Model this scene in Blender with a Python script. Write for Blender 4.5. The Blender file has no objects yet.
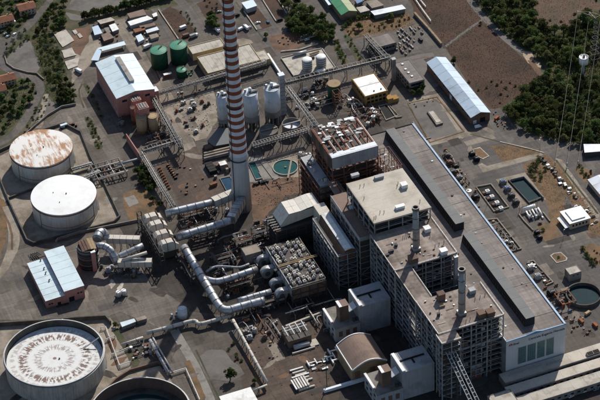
import bpy, bmesh, math, random
from mathutils import Matrix, Vector
random.seed(7)
sc = bpy.context.scene
col = sc.collection

# ------------------------------------------------------------------ camera
# world axes follow the plant grid: +x along the facade, +y along the turbine hall
FPX, TILT, ROLL, DIST, HEAD = 2300.0, math.radians(38), math.radians(-2.95), 1840.0, math.radians(20)
def rotz(v):
    c, s = math.cos(HEAD), math.sin(HEAD)
    return Vector((c*v[0]+s*v[1], -s*v[0]+c*v[1], v[2]))
_f = Vector((0, math.cos(TILT), -math.sin(TILT)))
_r0 = Vector((1, 0, 0)); _u0 = _r0.cross(_f)
FW = rotz(_f)
RT = rotz(_r0*math.cos(ROLL)+_u0*math.sin(ROLL))
UP = rotz(_u0*math.cos(ROLL)-_r0*math.sin(ROLL))
CAM = -FW*DIST
cd = bpy.data.cameras.new('camera')
cam = bpy.data.objects.new('camera', cd); col.objects.link(cam)
cam.matrix_world = Matrix(((RT.x, UP.x, -FW.x, CAM.x), (RT.y, UP.y, -FW.y, CAM.y), (RT.z, UP.z, -FW.z, CAM.z), (0, 0, 0, 1)))
cd.sensor_width = 36; cd.lens = 36*FPX/600; cd.clip_start = 10; cd.clip_end = 30000
sc.camera = cam

# ------------------------------------------------------------------ sky and sun
SUN_EL, SUN_AZ = math.radians(39), math.radians(50)       # azimuth from +x, counter-clockwise
w = bpy.data.worlds.new('World'); sc.world = w; w.use_nodes = True
nt = w.node_tree; nt.nodes.clear()
sky = nt.nodes.new('ShaderNodeTexSky'); sky.sky_type = 'NISHITA'; sky.sun_disc = False
sky.sun_elevation = SUN_EL; sky.sun_rotation = math.pi/2-SUN_AZ; sky.altitude = 200
bg = nt.nodes.new('ShaderNodeBackground'); bg.inputs[1].default_value = 0.078
wo = nt.nodes.new('ShaderNodeOutputWorld')
nt.links.new(sky.outputs[0], bg.inputs[0]); nt.links.new(bg.outputs[0], wo.inputs[0])
sl = bpy.data.lights.new('sun', 'SUN'); sl.energy = 3.9; sl.angle = math.radians(0.5); sl.color = (1, 0.95, 0.87)
so = bpy.data.objects.new('sun', sl); col.objects.link(so)
so.rotation_euler = Vector((-math.cos(SUN_AZ)*math.cos(SUN_EL), -math.sin(SUN_AZ)*math.cos(SUN_EL), -math.sin(SUN_EL))).to_track_quat('-Z', 'Y').to_euler()
so.location = (300, 360, 400)
sc.render.engine = 'CYCLES'
sc.view_settings.view_transform = 'Standard'; sc.view_settings.look = 'None'
sc.view_settings.exposure = 0.38; sc.view_settings.gamma = 1; sc.view_settings.use_curve_mapping = False
sc.cycles.max_bounces = 4; sc.cycles.diffuse_bounces = 2; sc.cycles.glossy_bounces = 2; sc.cycles.transparent_max_bounces = 4

# ------------------------------------------------------------------ photo pixel -> place on a level plane
def G(u, v, z=0.0):
    d = FW*FPX + RT*(u-300) - UP*(v-200)
    t = (z-CAM.z)/d.z
    return (CAM.x+d.x*t, CAM.y+d.y*t)
def GL(pts, z=0.0): return [G(u, v, z) for u, v in pts]
def RL(uL, vL, uR, vR, z):      # left and right corner pixels of a level rectangle -> x0,x1,y0,y1
    a, b = G(uL, vL, z), G(uR, vR, z); return a[0], b[0], b[1], a[1]
def RN(un, vn, uf, vf, z):      # near and far corner pixels
    a, b = G(un, vn, z), G(uf, vf, z); return a[0], b[0], a[1], b[1]

# ------------------------------------------------------------------ mesh builder
OFF = {}
class MB:
    def __init__(s): s.v = []; s.f = []
    def add(s, vs, fs):
        n = len(s.v); s.v += vs; s.f += [tuple(i+n for i in f) for f in fs]; return s
    def box(s, x0, x1, y0, y1, z0, z1):
        if x1 < x0: x0, x1 = x1, x0
        if y1 < y0: y0, y1 = y1, y0
        return s.add([(x0,y0,z0),(x1,y0,z0),(x1,y1,z0),(x0,y1,z0),(x0,y0,z1),(x1,y0,z1),(x1,y1,z1),(x0,y1,z1)],
                     [(3,2,1,0),(4,5,6,7),(0,1,5,4),(1,2,6,5),(2,3,7,6),(3,0,4,7)])
    def cbox(s, x, y, z0, wx, wy, h): return s.box(x-wx/2, x+wx/2, y-wy/2, y+wy/2, z0, z0+h)
    def prism(s, pts, z0, z1):
        a = sum(pts[i][0]*pts[(i+1)%len(pts)][1]-pts[(i+1)%len(pts)][0]*pts[i][1] for i in range(len(pts)))
        if a < 0: pts = pts[::-1]
        n = len(pts)
        return s.add([(x,y,z0) for x,y in pts]+[(x,y,z1) for x,y in pts],
                     [tuple(range(n-1,-1,-1)), tuple(range(n,2*n))]+[(i,(i+1)%n,n+(i+1)%n,n+i) for i in range(n)])
    def sheet(s, pts, z):
        a = sum(pts[i][0]*pts[(i+1)%len(pts)][1]-pts[(i+1)%len(pts)][0]*pts[i][1] for i in range(len(pts)))
        if a < 0: pts = pts[::-1]
        return s.add([(x,y,z) for x,y in pts], [tuple(range(len(pts)))])
    def cyl(s, x, y, z0, z1, r0, r1=None, n=32, cap=True, bot=True):
        r1 = r0 if r1 is None else r1
        vs = [(x+r0*math.cos(2*math.pi*i/n), y+r0*math.sin(2*math.pi*i/n), z0) for i in range(n)]
        vs += [(x+r1*math.cos(2*math.pi*i/n), y+r1*math.sin(2*math.pi*i/n), z1) for i in range(n)]
        fs = [(i,(i+1)%n,n+(i+1)%n,n+i) for i in range(n)]
        if cap: fs.append(tuple(range(n,2*n)))
        if bot: fs.append(tuple(range(n-1,-1,-1)))
        return s.add(vs, fs)
    def ring(s, x, y, z0, z1, ri, ro, n=40):
        vs = []
        for r, z in ((ri,z0),(ro,z0),(ro,z1),(ri,z1)):
            vs += [(x+r*math.cos(2*math.pi*i/n), y+r*math.sin(2*math.pi*i/n), z) for i in range(n)]
        fs = []
        for k in range(4):
            a, b = k*n, ((k+1)%4)*n
            fs += [(a+i, a+(i+1)%n, b+(i+1)%n, b+i) for i in range(n)]
        return s.add(vs, fs)
    def dome(s, x, y, z0, r, h, n=24, m=4):
        for k in range(m):
            a0, a1 = k*math.pi/2/m, (k+1)*math.pi/2/m
            s.cyl(x, y, z0+h*math.sin(a0), z0+h*math.sin(a1), r*math.cos(a0), max(r*math.cos(a1), 0.01), n, cap=(k==m-1), bot=(k==0))
        return s
    def beam(s, p, q, w=0.3, h=None):
        h = w if h is None else h
        p, q = Vector(p), Vector(q); d = (q-p)
        if d.length < 1e-6: return s
        d.normalize(); up = Vector((0,0,1)) if abs(d.z) < 0.95 else Vector((0,1,0))
        a = d.cross(up).normalized()*w/2; b = a.cross(d).normalized()*h/2
        vs = [tuple(c+sa*a+sb*b) for c in (p,q) for sa, sb in ((-1,-1),(1,-1),(1,1),(-1,1))]
        return s.add(vs, [(0,1,2,3),(7,6,5,4),(0,4,5,1),(1,5,6,2),(2,6,7,3),(3,7,4,0)])
    def tube(s, pts, r, n=12, cap=True):
        pts = [Vector(p) for p in pts]; m = len(pts); rings = []
        prev = None
        for i, p in enumerate(pts):
            t = (pts[min(i+1,m-1)]-pts[max(i-1,0)]).normalized()
            up = Vector((0,0,1)) if abs(t.z) < 0.95 else Vector((0,1,0))
            a = t.cross(up).normalized()
            if prev is not None:
                a = (prev - t*prev.dot(t)).normalized()
            prev = a; b = t.cross(a)
            rr = r[i] if isinstance(r, (list,tuple)) else r
            rings.append([tuple(p+rr*(math.cos(2*math.pi*k/n)*a+math.sin(2*math.pi*k/n)*b)) for k in range(n)])
        vs = [q for g in rings for q in g]; fs = []
        for i in range(m-1):
            fs += [(i*n+k, i*n+(k+1)%n, (i+1)*n+(k+1)%n, (i+1)*n+k) for k in range(n)]
        if cap: fs += [tuple(range(n-1,-1,-1)), tuple((m-1)*n+k for k in range(n))]
        return s.add(vs, fs)
    def gable(s, x0, x1, y0, y1, z0, ze, zr, axis='y', t=0.0):      # closed gabled volume
        if axis == 'y':
            xm = (x0+x1)/2
            vs = [(x0,y0,z0),(x1,y0,z0),(x1,y0,ze),(xm,y0,zr),(x0,y0,ze),(x0,y1,z0),(x1,y1,z0),(x1,y1,ze),(xm,y1,zr),(x0,y1,ze)]
        else:
            ym = (y0+y1)/2
            vs = [(x0,y1,z0),(x0,y0,z0),(x0,y0,ze),(x0,ym,zr),(x0,y1,ze),(x1,y1,z0),(x1,y0,z0),(x1,y0,ze),(x1,ym,zr),(x1,y1,ze)]
        return s.add(vs, [(0,1,2,3,4),(9,8,7,6,5),(0,5,6,1),(1,6,7,2),(2,7,8,3),(3,8,9,4),(4,9,5,0)])
    def slab(s, quad, t):            # thick quad: 4 points, thickness downwards
        q = [Vector(p) for p in quad]
        return s.add([tuple(p) for p in q]+[tuple(p-Vector((0,0,t))) for p in q],
                     [(0,1,2,3),(7,6,5,4),(0,4,5,1),(1,5,6,2),(2,6,7,3),(3,7,4,0)])
    def obj(s, name, mat, parent=None, origin=None, smooth=False):
        if parent is not None:
            o0 = OFF[parent.name]
        elif origin is not None: o0 = origin
        else:
            xs = [p[0] for p in s.v]; ys = [p[1] for p in s.v]; zs = [p[2] for p in s.v]
            o0 = ((min(xs)+max(xs))/2, (min(ys)+max(ys))/2, min(zs))
        me = bpy.data.meshes.new(name)
        me.from_pydata([(p[0]-o0[0], p[1]-o0[1], p[2]-o0[2]) for p in s.v], [], s.f)
        me.materials.append(M[mat] if isinstance(mat, str) else mat)
        if smooth:
            for p in me.polygons: p.use_smooth = len(p.vertices) <= 4
        me.update()
        o = bpy.data.objects.new(name, me); col.objects.link(o)
        if parent is not None: o.parent = parent
        else: o.location = o0
        OFF[o.name] = o0
        return o
def tag(o, label, cat, group=None, kind=None):
    o['label'] = label; o['category'] = cat
    if group: o['group'] = group
    if kind: o['kind'] = kind
    return o
def struct(o, kind='structure'):
    o['kind'] = kind; return o
def thing(name, label, cat, loc, group=None):
    o = bpy.data.objects.new(name, None); col.objects.link(o); o.empty_display_size = 2
    loc = tuple(loc) if len(loc) == 3 else (loc[0], loc[1], 0.0)
    o.location = loc; OFF[o.name] = loc
    return tag(o, label, cat, group)
def dup(root, loc, rz=0.0, scale=1.0, label=None, group=None):
    r = root.copy(); col.objects.link(r); r.location = loc; r.rotation_euler = (0, 0, rz)
    r.scale = (scale,)*3 if not isinstance(scale, (tuple, list)) else scale
    if label: r['label'] = label
    if group: r['group'] = group
    for ch in root.children:
        c = ch.copy(); col.objects.link(c); c.parent = r
        for g in ch.children:
            d = g.copy(); col.objects.link(d); d.parent = c
    return r
def place(root, first, loc, rz=0.0, scale=1.0, label=None, group=None):   # first use moves the prototype itself
    if first:
        root.location = loc; root.rotation_euler = (0, 0, rz); root.scale = (scale,)*3 if not isinstance(scale, (tuple, list)) else scale
        if label: root['label'] = label
        if group: root['group'] = group
        return root
    return dup(root, loc, rz, scale, label, group)

# ------------------------------------------------------------------ materials
M = {}
def mat(name, c, rough=0.85, metal=0.0, var=0.25, scale=0.15, c2=None, amt=0.5, scale2=0.03, streak=0.0, bump=0.0, rnd=0.0, obj=False, fine=1.2):
    """colour c, mottled by two noise fields; c2 = stain colour in larger patches; streak = vertical run-off marks"""
    m = bpy.data.materials.new(name); m.use_nodes = True; n = m.node_tree.nodes; l = m.node_tree.links
    b = n['Principled BSDF']; b.inputs['Roughness'].default_value = rough; b.inputs['Metallic'].default_value = metal
    b.inputs['Specular IOR Level'].default_value = 0.25
    tc = n.new('ShaderNodeTexCoord') if obj else n.new('ShaderNodeNewGeometry')
    P = tc.outputs['Object'] if obj else tc.outputs['Position']
    def noise(sc_, det=5, rough_=0.6, vec=P):
        t = n.new('ShaderNodeTexNoise'); t.inputs['Scale'].default_value = sc_; t.inputs['Detail'].default_value = det
        t.inputs['Roughness'].default_value = rough_; l.new(vec, t.inputs['Vector']); return t.outputs['Fac']
    def ramp(f, a, b_):
        r = n.new('ShaderNodeMapRange'); r.inputs[1].default_value = a; r.inputs[2].default_value = b_
        l.new(f, r.inputs[0]); return r.outputs[0]
    def mix(f, a, b_, mode='MIX'):
        x = n.new('ShaderNodeMix'); x.data_type = 'RGBA'; x.blend_type = mode; x.clamp_factor = True
        if isinstance(f, float): x.inputs[0].default_value = f
        else: l.new(f, x.inputs[0])
        for i, q in ((6, a), (7, b_)):
            if isinstance(q, tuple): x.inputs[i].default_value = (*q, 1)
            else: l.new(q, x.inputs[i])
        return x.outputs[2]
    lo = tuple(k*(1-var) for k in c); hi = tuple(min(k*(1+var), 0.95) for k in c)
    cc = mix(ramp(noise(scale), 0.3, 0.7), lo, hi)
    cc = mix(0.5*1.0, cc, mix(ramp(noise(fine, 3), 0.3, 0.7), lo, hi))
    if c2 is not None:
        cc = mix(ramp(noise(scale2, 6, 0.65), 0.62-0.34*amt, 0.72-0.2*amt), cc, c2)
    if streak > 0:
        mp = n.new('ShaderNodeMapping'); mp.inputs['Scale'].default_value = (1, 1, 0.06); l.new(P, mp.inputs['Vector'])
        f = ramp(noise(0.9, 4, 0.6, mp.outputs[0]), 0.42, 0.75)
        k = n.new('ShaderNodeMath'); k.operation = 'MULTIPLY'; k.inputs[1].default_value = streak; l.new(f, k.inputs[0])
        cc = mix(k.outputs[0], cc, (0.10, 0.065, 0.04))
    if rnd > 0:
        oi = n.new('ShaderNodeObjectInfo'); hs = n.new('ShaderNodeHueSaturation')
        v = n.new('ShaderNodeMapRange'); v.inputs[3].default_value = 1-rnd; v.inputs[4].default_value = 1+rnd
        l.new(oi.outputs['Random'], v.inputs[0]); l.new(v.outputs[0], hs.inputs['Value'])
        h = n.new('ShaderNodeMapRange'); h.inputs[3].default_value = 0.465; h.inputs[4].default_value = 0.52
        l.new(oi.outputs['Random'], h.inputs[0]); l.new(h.outputs[0], hs.inputs['Hue'])
        l.new(cc, hs.inputs['Color']); cc = hs.outputs[0]
    l.new(cc, b.inputs['Base Color'])
    if bump > 0:
        bp = n.new('ShaderNodeBump'); bp.inputs['Strength'].default_value = bump; bp.inputs['Distance'].default_value = 0.3
        l.new(noise(fine*1.5, 4), bp.inputs['Height']); l.new(bp.outputs[0], b.inputs['Normal'])
    M[name] = m; return m
mat('terrain', (0.075,0.06,0.042), c2=(0.035,0.045,0.02), amt=0.6, scale2=0.02, bump=0.6, var=0.35)
mat('yard', (0.104,0.087,0.073), c2=(0.062,0.050,0.041), amt=0.42, scale2=0.022, var=0.2, scale=0.09, bump=0.15)
mat('light_asphalt', (0.142,0.121,0.102), c2=(0.088,0.074,0.062), amt=0.4, scale2=0.03, var=0.16, scale=0.12, bump=0.1)
mat('asphalt', (0.092,0.081,0.073), c2=(0.125,0.108,0.094), amt=0.4, scale2=0.03, var=0.16, scale=0.12, bump=0.1)
mat('dark_asphalt', (0.048,0.039,0.033), c2=(0.075,0.06,0.048), amt=0.35, scale2=0.04, var=0.2)
mat('brown_yard', (0.082,0.058,0.044), c2=(0.05,0.036,0.028), amt=0.4, scale2=0.05, var=0.2, bump=0.2)
mat('concrete', (0.29,0.245,0.195), c2=(0.17,0.135,0.10), amt=0.45, scale2=0.06, var=0.15)
mat('pale_concrete', (0.46,0.42,0.36), c2=(0.30,0.26,0.21), amt=0.35, scale2=0.12, var=0.12)
mat('grey_concrete', (0.23,0.21,0.19), c2=(0.14,0.125,0.11), amt=0.4, scale2=0.1, var=0.15, streak=0.25)
mat('dark_concrete', (0.10,0.09,0.08), c2=(0.05,0.045,0.04), amt=0.5, scale2=0.1, var=0.25, streak=0.3)
mat('gravel', (0.135,0.122,0.11), c2=(0.085,0.075,0.066), amt=0.4, scale2=0.05, var=0.25, bump=0.3)
mat('dirt', (0.145,0.083,0.052), c2=(0.08,0.05,0.033), amt=0.45, scale2=0.06, var=0.3, bump=0.5)
mat('field', (0.064,0.034,0.021), c2=(0.038,0.022,0.014), amt=0.5, scale2=0.035, var=0.35, bump=0.8, fine=0.8)
mat('clearing', (0.10,0.060,0.038), c2=(0.06,0.05,0.03), amt=0.5, scale2=0.05, var=0.35, bump=0.7)
mat('dry_grass', (0.165,0.098,0.050), c2=(0.085,0.062,0.032), amt=0.45, scale2=0.09, var=0.3, bump=0.7)
mat('scrub', (0.045,0.05,0.022), c2=(0.10,0.078,0.045), amt=0.45, scale2=0.06, var=0.4, bump=0.9)
mat('sand', (0.36,0.27,0.19), c2=(0.22,0.16,0.11), amt=0.4, scale2=0.1, var=0.2)
mat('tank_dirty', (0.40,0.385,0.36), rough=0.7, var=0.12, c2=(0.24,0.22,0.20), amt=0.45, scale2=0.06, streak=0.55)
mat('white_paint', (0.74,0.74,0.72), rough=0.5, var=0.06, c2=(0.55,0.52,0.48), amt=0.25, scale2=0.12, streak=0.12)
mat('frame_grey', (0.34,0.34,0.345), rough=0.6, metal=0.2, var=0.2, c2=(0.2,0.16,0.13), amt=0.3, scale2=0.2)
mat('dust_road', (0.20,0.168,0.135), c2=(0.13,0.108,0.088), amt=0.4, scale2=0.04, var=0.18, bump=0.2)
mat('roof_clean', (0.76,0.76,0.74), rough=0.5, var=0.04, c2=(0.68,0.67,0.65), amt=0.3, scale2=0.08)
mat('white_metal', (0.62,0.66,0.70), rough=0.5, var=0.08, c2=(0.48,0.5,0.52), amt=0.3, scale2=0.1)
mat('tank_white', (0.60,0.60,0.59), rough=0.6, var=0.06, c2=(0.42,0.41,0.39), amt=0.35, scale2=0.05, streak=0.3)
mat('blue_roof', (0.44,0.54,0.64), rough=0.5, var=0.08, c2=(0.34,0.40,0.46), amt=0.3, scale2=0.05)
mat('pale_blue', (0.56,0.66,0.70), rough=0.5, var=0.07, c2=(0.46,0.55,0.58), amt=0.35, scale2=0.06)
mat('pink_wall', (0.45,0.215,0.185), var=0.12, c2=(0.36,0.165,0.14), amt=0.4, scale2=0.1, streak=0.3)
mat('beige_roof', (0.50,0.45,0.38), var=0.1, c2=(0.38,0.33,0.27), amt=0.4, scale2=0.05, scale=0.2)
mat('hall_roof', (0.225,0.195,0.178), var=0.16, c2=(0.165,0.14,0.125), amt=0.45, scale2=0.04, scale=0.25, fine=2)
mat('boiler_roof', (0.255,0.21,0.18), var=0.14, c2=(0.15,0.115,0.095), amt=0.4, scale2=0.06, scale=0.3)
mat('monitor', (0.10,0.105,0.11), rough=0.6, var=0.12, c2=(0.13,0.13,0.125), amt=0.3, scale2=0.05)
mat('monitor_dark', (0.03,0.03,0.033), var=0.2)
mat('facade', (0.54,0.54,0.56), var=0.05, c2=(0.5,0.49,0.48), amt=0.3, scale2=0.05, streak=0.1)
mat('edge_blue', (0.30,0.40,0.52), rough=0.5, var=0.15, c2=(0.2,0.25,0.3), amt=0.35, scale2=0.2)
mat('stain', (0.045,0.037,0.031), var=0.25, c2=(0.08,0.066,0.055), amt=0.4, scale2=0.15)
mat('blue_trim', (0.12,0.24,0.40), rough=0.5, var=0.1)
mat('glass_green', (0.075,0.15,0.145), rough=0.2, var=0.25, scale=0.4)
mat('dark_glass', (0.02,0.025,0.03), rough=0.15, var=0.3)
mat('steel_grey', (0.19,0.185,0.18), rough=0.6, metal=0.3, var=0.2, c2=(0.12,0.08,0.055), amt=0.3, scale2=0.2)
mat('steel_dark', (0.055,0.052,0.05), rough=0.7, var=0.3, c2=(0.08,0.05,0.035), amt=0.35, scale2=0.2)
mat('galvanised', (0.36,0.365,0.37), rough=0.5, metal=0.4, var=0.15, c2=(0.28,0.27,0.26), amt=0.3, scale2=0.15)
mat('duct_silver', (0.43,0.45,0.475), rough=0.42, metal=0.55, var=0.12, c2=(0.26,0.25,0.245), amt=0.45, scale2=0.2, streak=0.3)
mat('duct_white', (0.53,0.49,0.43), rough=0.6, var=0.08, c2=(0.42,0.37,0.31), amt=0.35, scale2=0.15, streak=0.2)
mat('panel_pale', (0.66,0.62,0.55), rough=0.6, var=0.07, c2=(0.5,0.45,0.38), amt=0.3, scale2=0.15, streak=0.1)
mat('rust', (0.20,0.085,0.045), var=0.35, c2=(0.10,0.05,0.03), amt=0.4, scale2=0.2)
mat('rust_red', (0.205,0.092,0.062), var=0.3, c2=(0.14,0.06,0.04), amt=0.35, scale2=0.15)
mat('brown_clad', (0.16,0.10,0.075), var=0.15, c2=(0.1,0.065,0.05), amt=0.35, scale2=0.1, streak=0.3)
mat('brown_roof', (0.215,0.15,0.12), var=0.14, c2=(0.14,0.10,0.08), amt=0.35, scale2=0.06)
mat('tan_wall', (0.30,0.22,0.13), var=0.15, c2=(0.2,0.14,0.08), amt=0.35, scale2=0.15, streak=0.3)
mat('tan_silo', (0.40,0.29,0.17), var=0.12, c2=(0.3,0.2,0.12), amt=0.3, scale2=0.15, streak=0.35)
mat('grey_clad', (0.36,0.365,0.38), rough=0.6, var=0.08, c2=(0.27,0.265,0.26), amt=0.35, scale2=0.08, streak=0.25)
mat('silo_white', (0.56,0.60,0.64), rough=0.55, var=0.07, c2=(0.44,0.46,0.47), amt=0.3, scale2=0.15, streak=0.2)
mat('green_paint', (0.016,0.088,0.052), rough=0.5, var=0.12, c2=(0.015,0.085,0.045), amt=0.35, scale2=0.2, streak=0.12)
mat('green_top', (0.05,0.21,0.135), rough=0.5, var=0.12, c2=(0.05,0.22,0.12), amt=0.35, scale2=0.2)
mat('green_roof', (0.07,0.25,0.13), rough=0.6, var=0.15)
mat('green_pale', (0.28,0.31,0.18), rough=0.6, var=0.15)
mat('yellow_wall', (0.33,0.19,0.06), var=0.15, c2=(0.35,0.18,0.04), amt=0.35, scale2=0.2, streak=0.2)
mat('cream_wall', (0.50,0.40,0.24), var=0.12, c2=(0.38,0.29,0.17), amt=0.3, scale2=0.15, streak=0.2)
mat('terracotta', (0.25,0.105,0.06), var=0.3, c2=(0.16,0.07,0.045), amt=0.4, scale2=0.3)
mat('plaster', (0.50,0.38,0.28), var=0.1, streak=0.1)
mat('chimney_white', (0.64,0.66,0.70), var=0.06, c2=(0.5,0.51,0.53), amt=0.35, scale2=0.1, streak=0.15)
mat('chimney_red', (0.235,0.075,0.046), var=0.12, c2=(0.20,0.055,0.03), amt=0.35, scale2=0.15, streak=0.1)
mat('chimney_concrete', (0.48,0.50,0.53), var=0.1, c2=(0.40,0.42,0.45), amt=0.4, scale2=0.05, streak=0.2)
mat('teal_water', (0.010,0.066,0.068), rough=0.04, var=0.25, scale=0.15, c2=(0.02,0.078,0.070), amt=0.4, scale2=0.12)
mat('blue_water', (0.016,0.055,0.10), rough=0.04, var=0.2, c2=(0.02,0.035,0.05), amt=0.45, scale2=0.08)
mat('dark_water', (0.008,0.03,0.035), rough=0.03, var=0.3)
mat('black', (0.012,0.012,0.013), var=0.3)
mat('orange_paint', (0.26,0.088,0.035), var=0.2)
mat('blue_paint', (0.05,0.14,0.30), rough=0.5, var=0.2)
mat('red_paint', (0.35,0.05,0.03), rough=0.5, var=0.2)
mat('car_white', (0.75,0.75,0.75), rough=0.3, var=0.03)
mat('car_black', (0.015,0.016,0.02), rough=0.25, var=0.1)
mat('car_grey', (0.25,0.26,0.28), rough=0.3, var=0.1)
mat('car_blue', (0.04,0.10,0.22), rough=0.3, var=0.1)
mat('car_red', (0.3,0.03,0.025), rough=0.3, var=0.1)
mat('tyre', (0.015,0.015,0.015), var=0.2)
mat('bark', (0.09,0.065,0.045), var=0.3)
def leafmat(name, c, rnd=0.5):
    m = mat(name, c, var=0.45, rnd=rnd, obj=True, scale=0.5, fine=2); n = m.node_tree.nodes; l = m.node_tree.links
    b = n['Principled BSDF']; src = b.inputs['Base Color'].links[0].from_socket; out = n['Material Output']
    b.inputs['Specular IOR Level'].default_value = 0.15
    tr = n.new('ShaderNodeBsdfTranslucent'); l.new(src, tr.inputs[0]); mx = n.new('ShaderNodeMixShader'); mx.inputs[0].default_value = 0.35
    l.new(b.outputs[0], mx.inputs[1]); l.new(tr.outputs[0], mx.inputs[2]); l.new(mx.outputs[0], out.inputs[0])
for nm_, c_ in (('leaf_dark',(0.056,0.078,0.024)), ('leaf_mid',(0.086,0.112,0.032)), ('leaf_olive',(0.118,0.118,0.042)), ('leaf_bright',(0.085,0.13,0.032)), ('leaf_grey',(0.10,0.13,0.085)), ('leaf_dry',(0.10,0.052,0.026))): leafmat(nm_, c_)
mat('sign_dark', (0.03,0.03,0.04), var=0.1)
mat('sign_red', (0.35,0.10,0.09), var=0.1)

def add_joints(name, w, h, dark, mort=0.012):
    """expansion joints between cast slabs"""
    m = M[name]; n = m.node_tree.nodes; l = m.node_tree.links; b = n['Principled BSDF']; src = b.inputs['Base Color'].links[0].from_socket
    ge = n.new('ShaderNodeNewGeometry'); br = n.new('ShaderNodeTexBrick'); br.offset = 0.5; br.inputs['Scale'].default_value = 1.0
    br.inputs['Brick Width'].default_value = w; br.inputs['Row Height'].default_value = h; br.inputs['Mortar Size'].default_value = mort*w; br.inputs['Mortar Smooth'].default_value = 0.3
    br.inputs['Color1'].default_value = (1,1,1,1); br.inputs['Color2'].default_value = (.86,.86,.86,1); br.inputs['Mortar'].default_value = (dark,dark,dark,1)
    l.new(ge.outputs['Position'], br.inputs['Vector']); x = n.new('ShaderNodeMix'); x.data_type = 'RGBA'; x.blend_type = 'MULTIPLY'; x.inputs[0].default_value = 1
    l.new(src, x.inputs[6]); l.new(br.outputs['Color'], x.inputs[7]); l.new(x.outputs[2], b.inputs['Base Color'])
def add_cracks(name, sc_, dark, width=0.012, patchy=True):
    """tar-sealed cracks, resurfaced rectangles and wheel-worn bands"""
    m = M[name]; n = m.node_tree.nodes; l = m.node_tree.links; b = n['Principled BSDF']; src = b.inputs['Base Color'].links[0].from_socket
    ge = n.new('ShaderNodeNewGeometry')
    dn = n.new('ShaderNodeTexNoise'); dn.inputs['Scale'].default_value = 0.15; l.new(ge.outputs['Position'], dn.inputs['Vector'])
    av = n.new('ShaderNodeMix'); av.data_type = 'RGBA'; av.blend_type = 'LINEAR_LIGHT'; av.inputs[0].default_value = 1.0; av.clamp_result = False
    vs = n.new('ShaderNodeVectorMath'); vs.operation = 'MULTIPLY_ADD'; vs.inputs[1].default_value = (6,6,0); l.new(dn.outputs['Color'], vs.inputs[0]); l.new(ge.outputs['Position'], vs.inputs[2])
    vo = n.new('ShaderNodeTexVoronoi'); vo.feature = 'DISTANCE_TO_EDGE'; vo.inputs['Scale'].default_value = sc_; l.new(vs.outputs[0], vo.inputs['Vector'])
    r = n.new('ShaderNodeMapRange'); r.inputs[1].default_value = 0; r.inputs[2].default_value = width; r.inputs[3].default_value = dark; r.inputs[4].default_value = 1; l.new(vo.outputs['Distance'], r.inputs[0])
    x = n.new('ShaderNodeMix'); x.data_type = 'RGBA'; x.blend_type = 'MULTIPLY'; x.inputs[0].default_value = 1; l.new(src, x.inputs[6]); l.new(r.outputs[0], x.inputs[7]); cur = x.outputs[2]
    if patchy:
        v2 = n.new('ShaderNodeTexVoronoi'); v2.distance = 'CHEBYCHEV'; v2.inputs['Scale'].default_value = 0.055; l.new(ge.outputs['Position'], v2.inputs['Vector'])
        sp = n.new('ShaderNodeSeparateColor'); l.new(v2.outputs['Color'], sp.inputs[0]); r2 = n.new('ShaderNodeMapRange'); r2.inputs[3].default_value = 0.72; r2.inputs[4].default_value = 1.22; l.new(sp.outputs[0], r2.inputs[0])
        x2 = n.new('ShaderNodeMix'); x2.data_type = 'RGBA'; x2.blend_type = 'MULTIPLY'; x2.inputs[0].default_value = 0.75; l.new(cur, x2.inputs[6]); l.new(r2.outputs[0], x2.inputs[7]); cur = x2.outputs[2]
        # wheel tracks: noise drawn out along the roads
        for rot in (0.0, 0.35):
            mp = n.new('ShaderNodeMapping'); mp.inputs['Rotation'].default_value = (0,0,rot); mp.inputs['Scale'].default_value = (0.5,0.02,1) if rot == 0 else (0.03,0.45,1); l.new(ge.outputs['Position'], mp.inputs[0])
            tn = n.new('ShaderNodeTexNoise'); tn.inputs['Scale'].default_value = 1; tn.inputs['Detail'].default_value = 3; l.new(mp.outputs[0], tn.inputs['Vector'])
            r3 = n.new('ShaderNodeMapRange'); r3.inputs[1].default_value = .35; r3.inputs[2].default_value = .65; r3.inputs[3].default_value = .88; r3.inputs[4].default_value = 1.1; l.new(tn.outputs[0], r3.inputs[0])
            x3 = n.new('ShaderNodeMix'); x3.data_type = 'RGBA'; x3.blend_type = 'MULTIPLY'; x3.inputs[0].default_value = 1; l.new(cur, x3.inputs[6]); l.new(r3.outputs[0], x3.inputs[7]); cur = x3.outputs[2]
    l.new(cur, b.inputs['Base Color'])
add_joints('concrete', 6.0, 5.0, .6); add_joints('pale_concrete', 5.0, 5.0, .75, .008)
for nm_ in ('yard', 'asphalt', 'light_asphalt', 'dark_asphalt', 'brown_yard', 'dust_road'): add_cracks(nm_, 0.07, .72, .02)
add_cracks('hall_roof', 0.05, .8, .012); add_cracks('boiler_roof', 0.08, .8, .02); add_cracks('beige_roof', 0.08, .86, .02, False)
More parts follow.
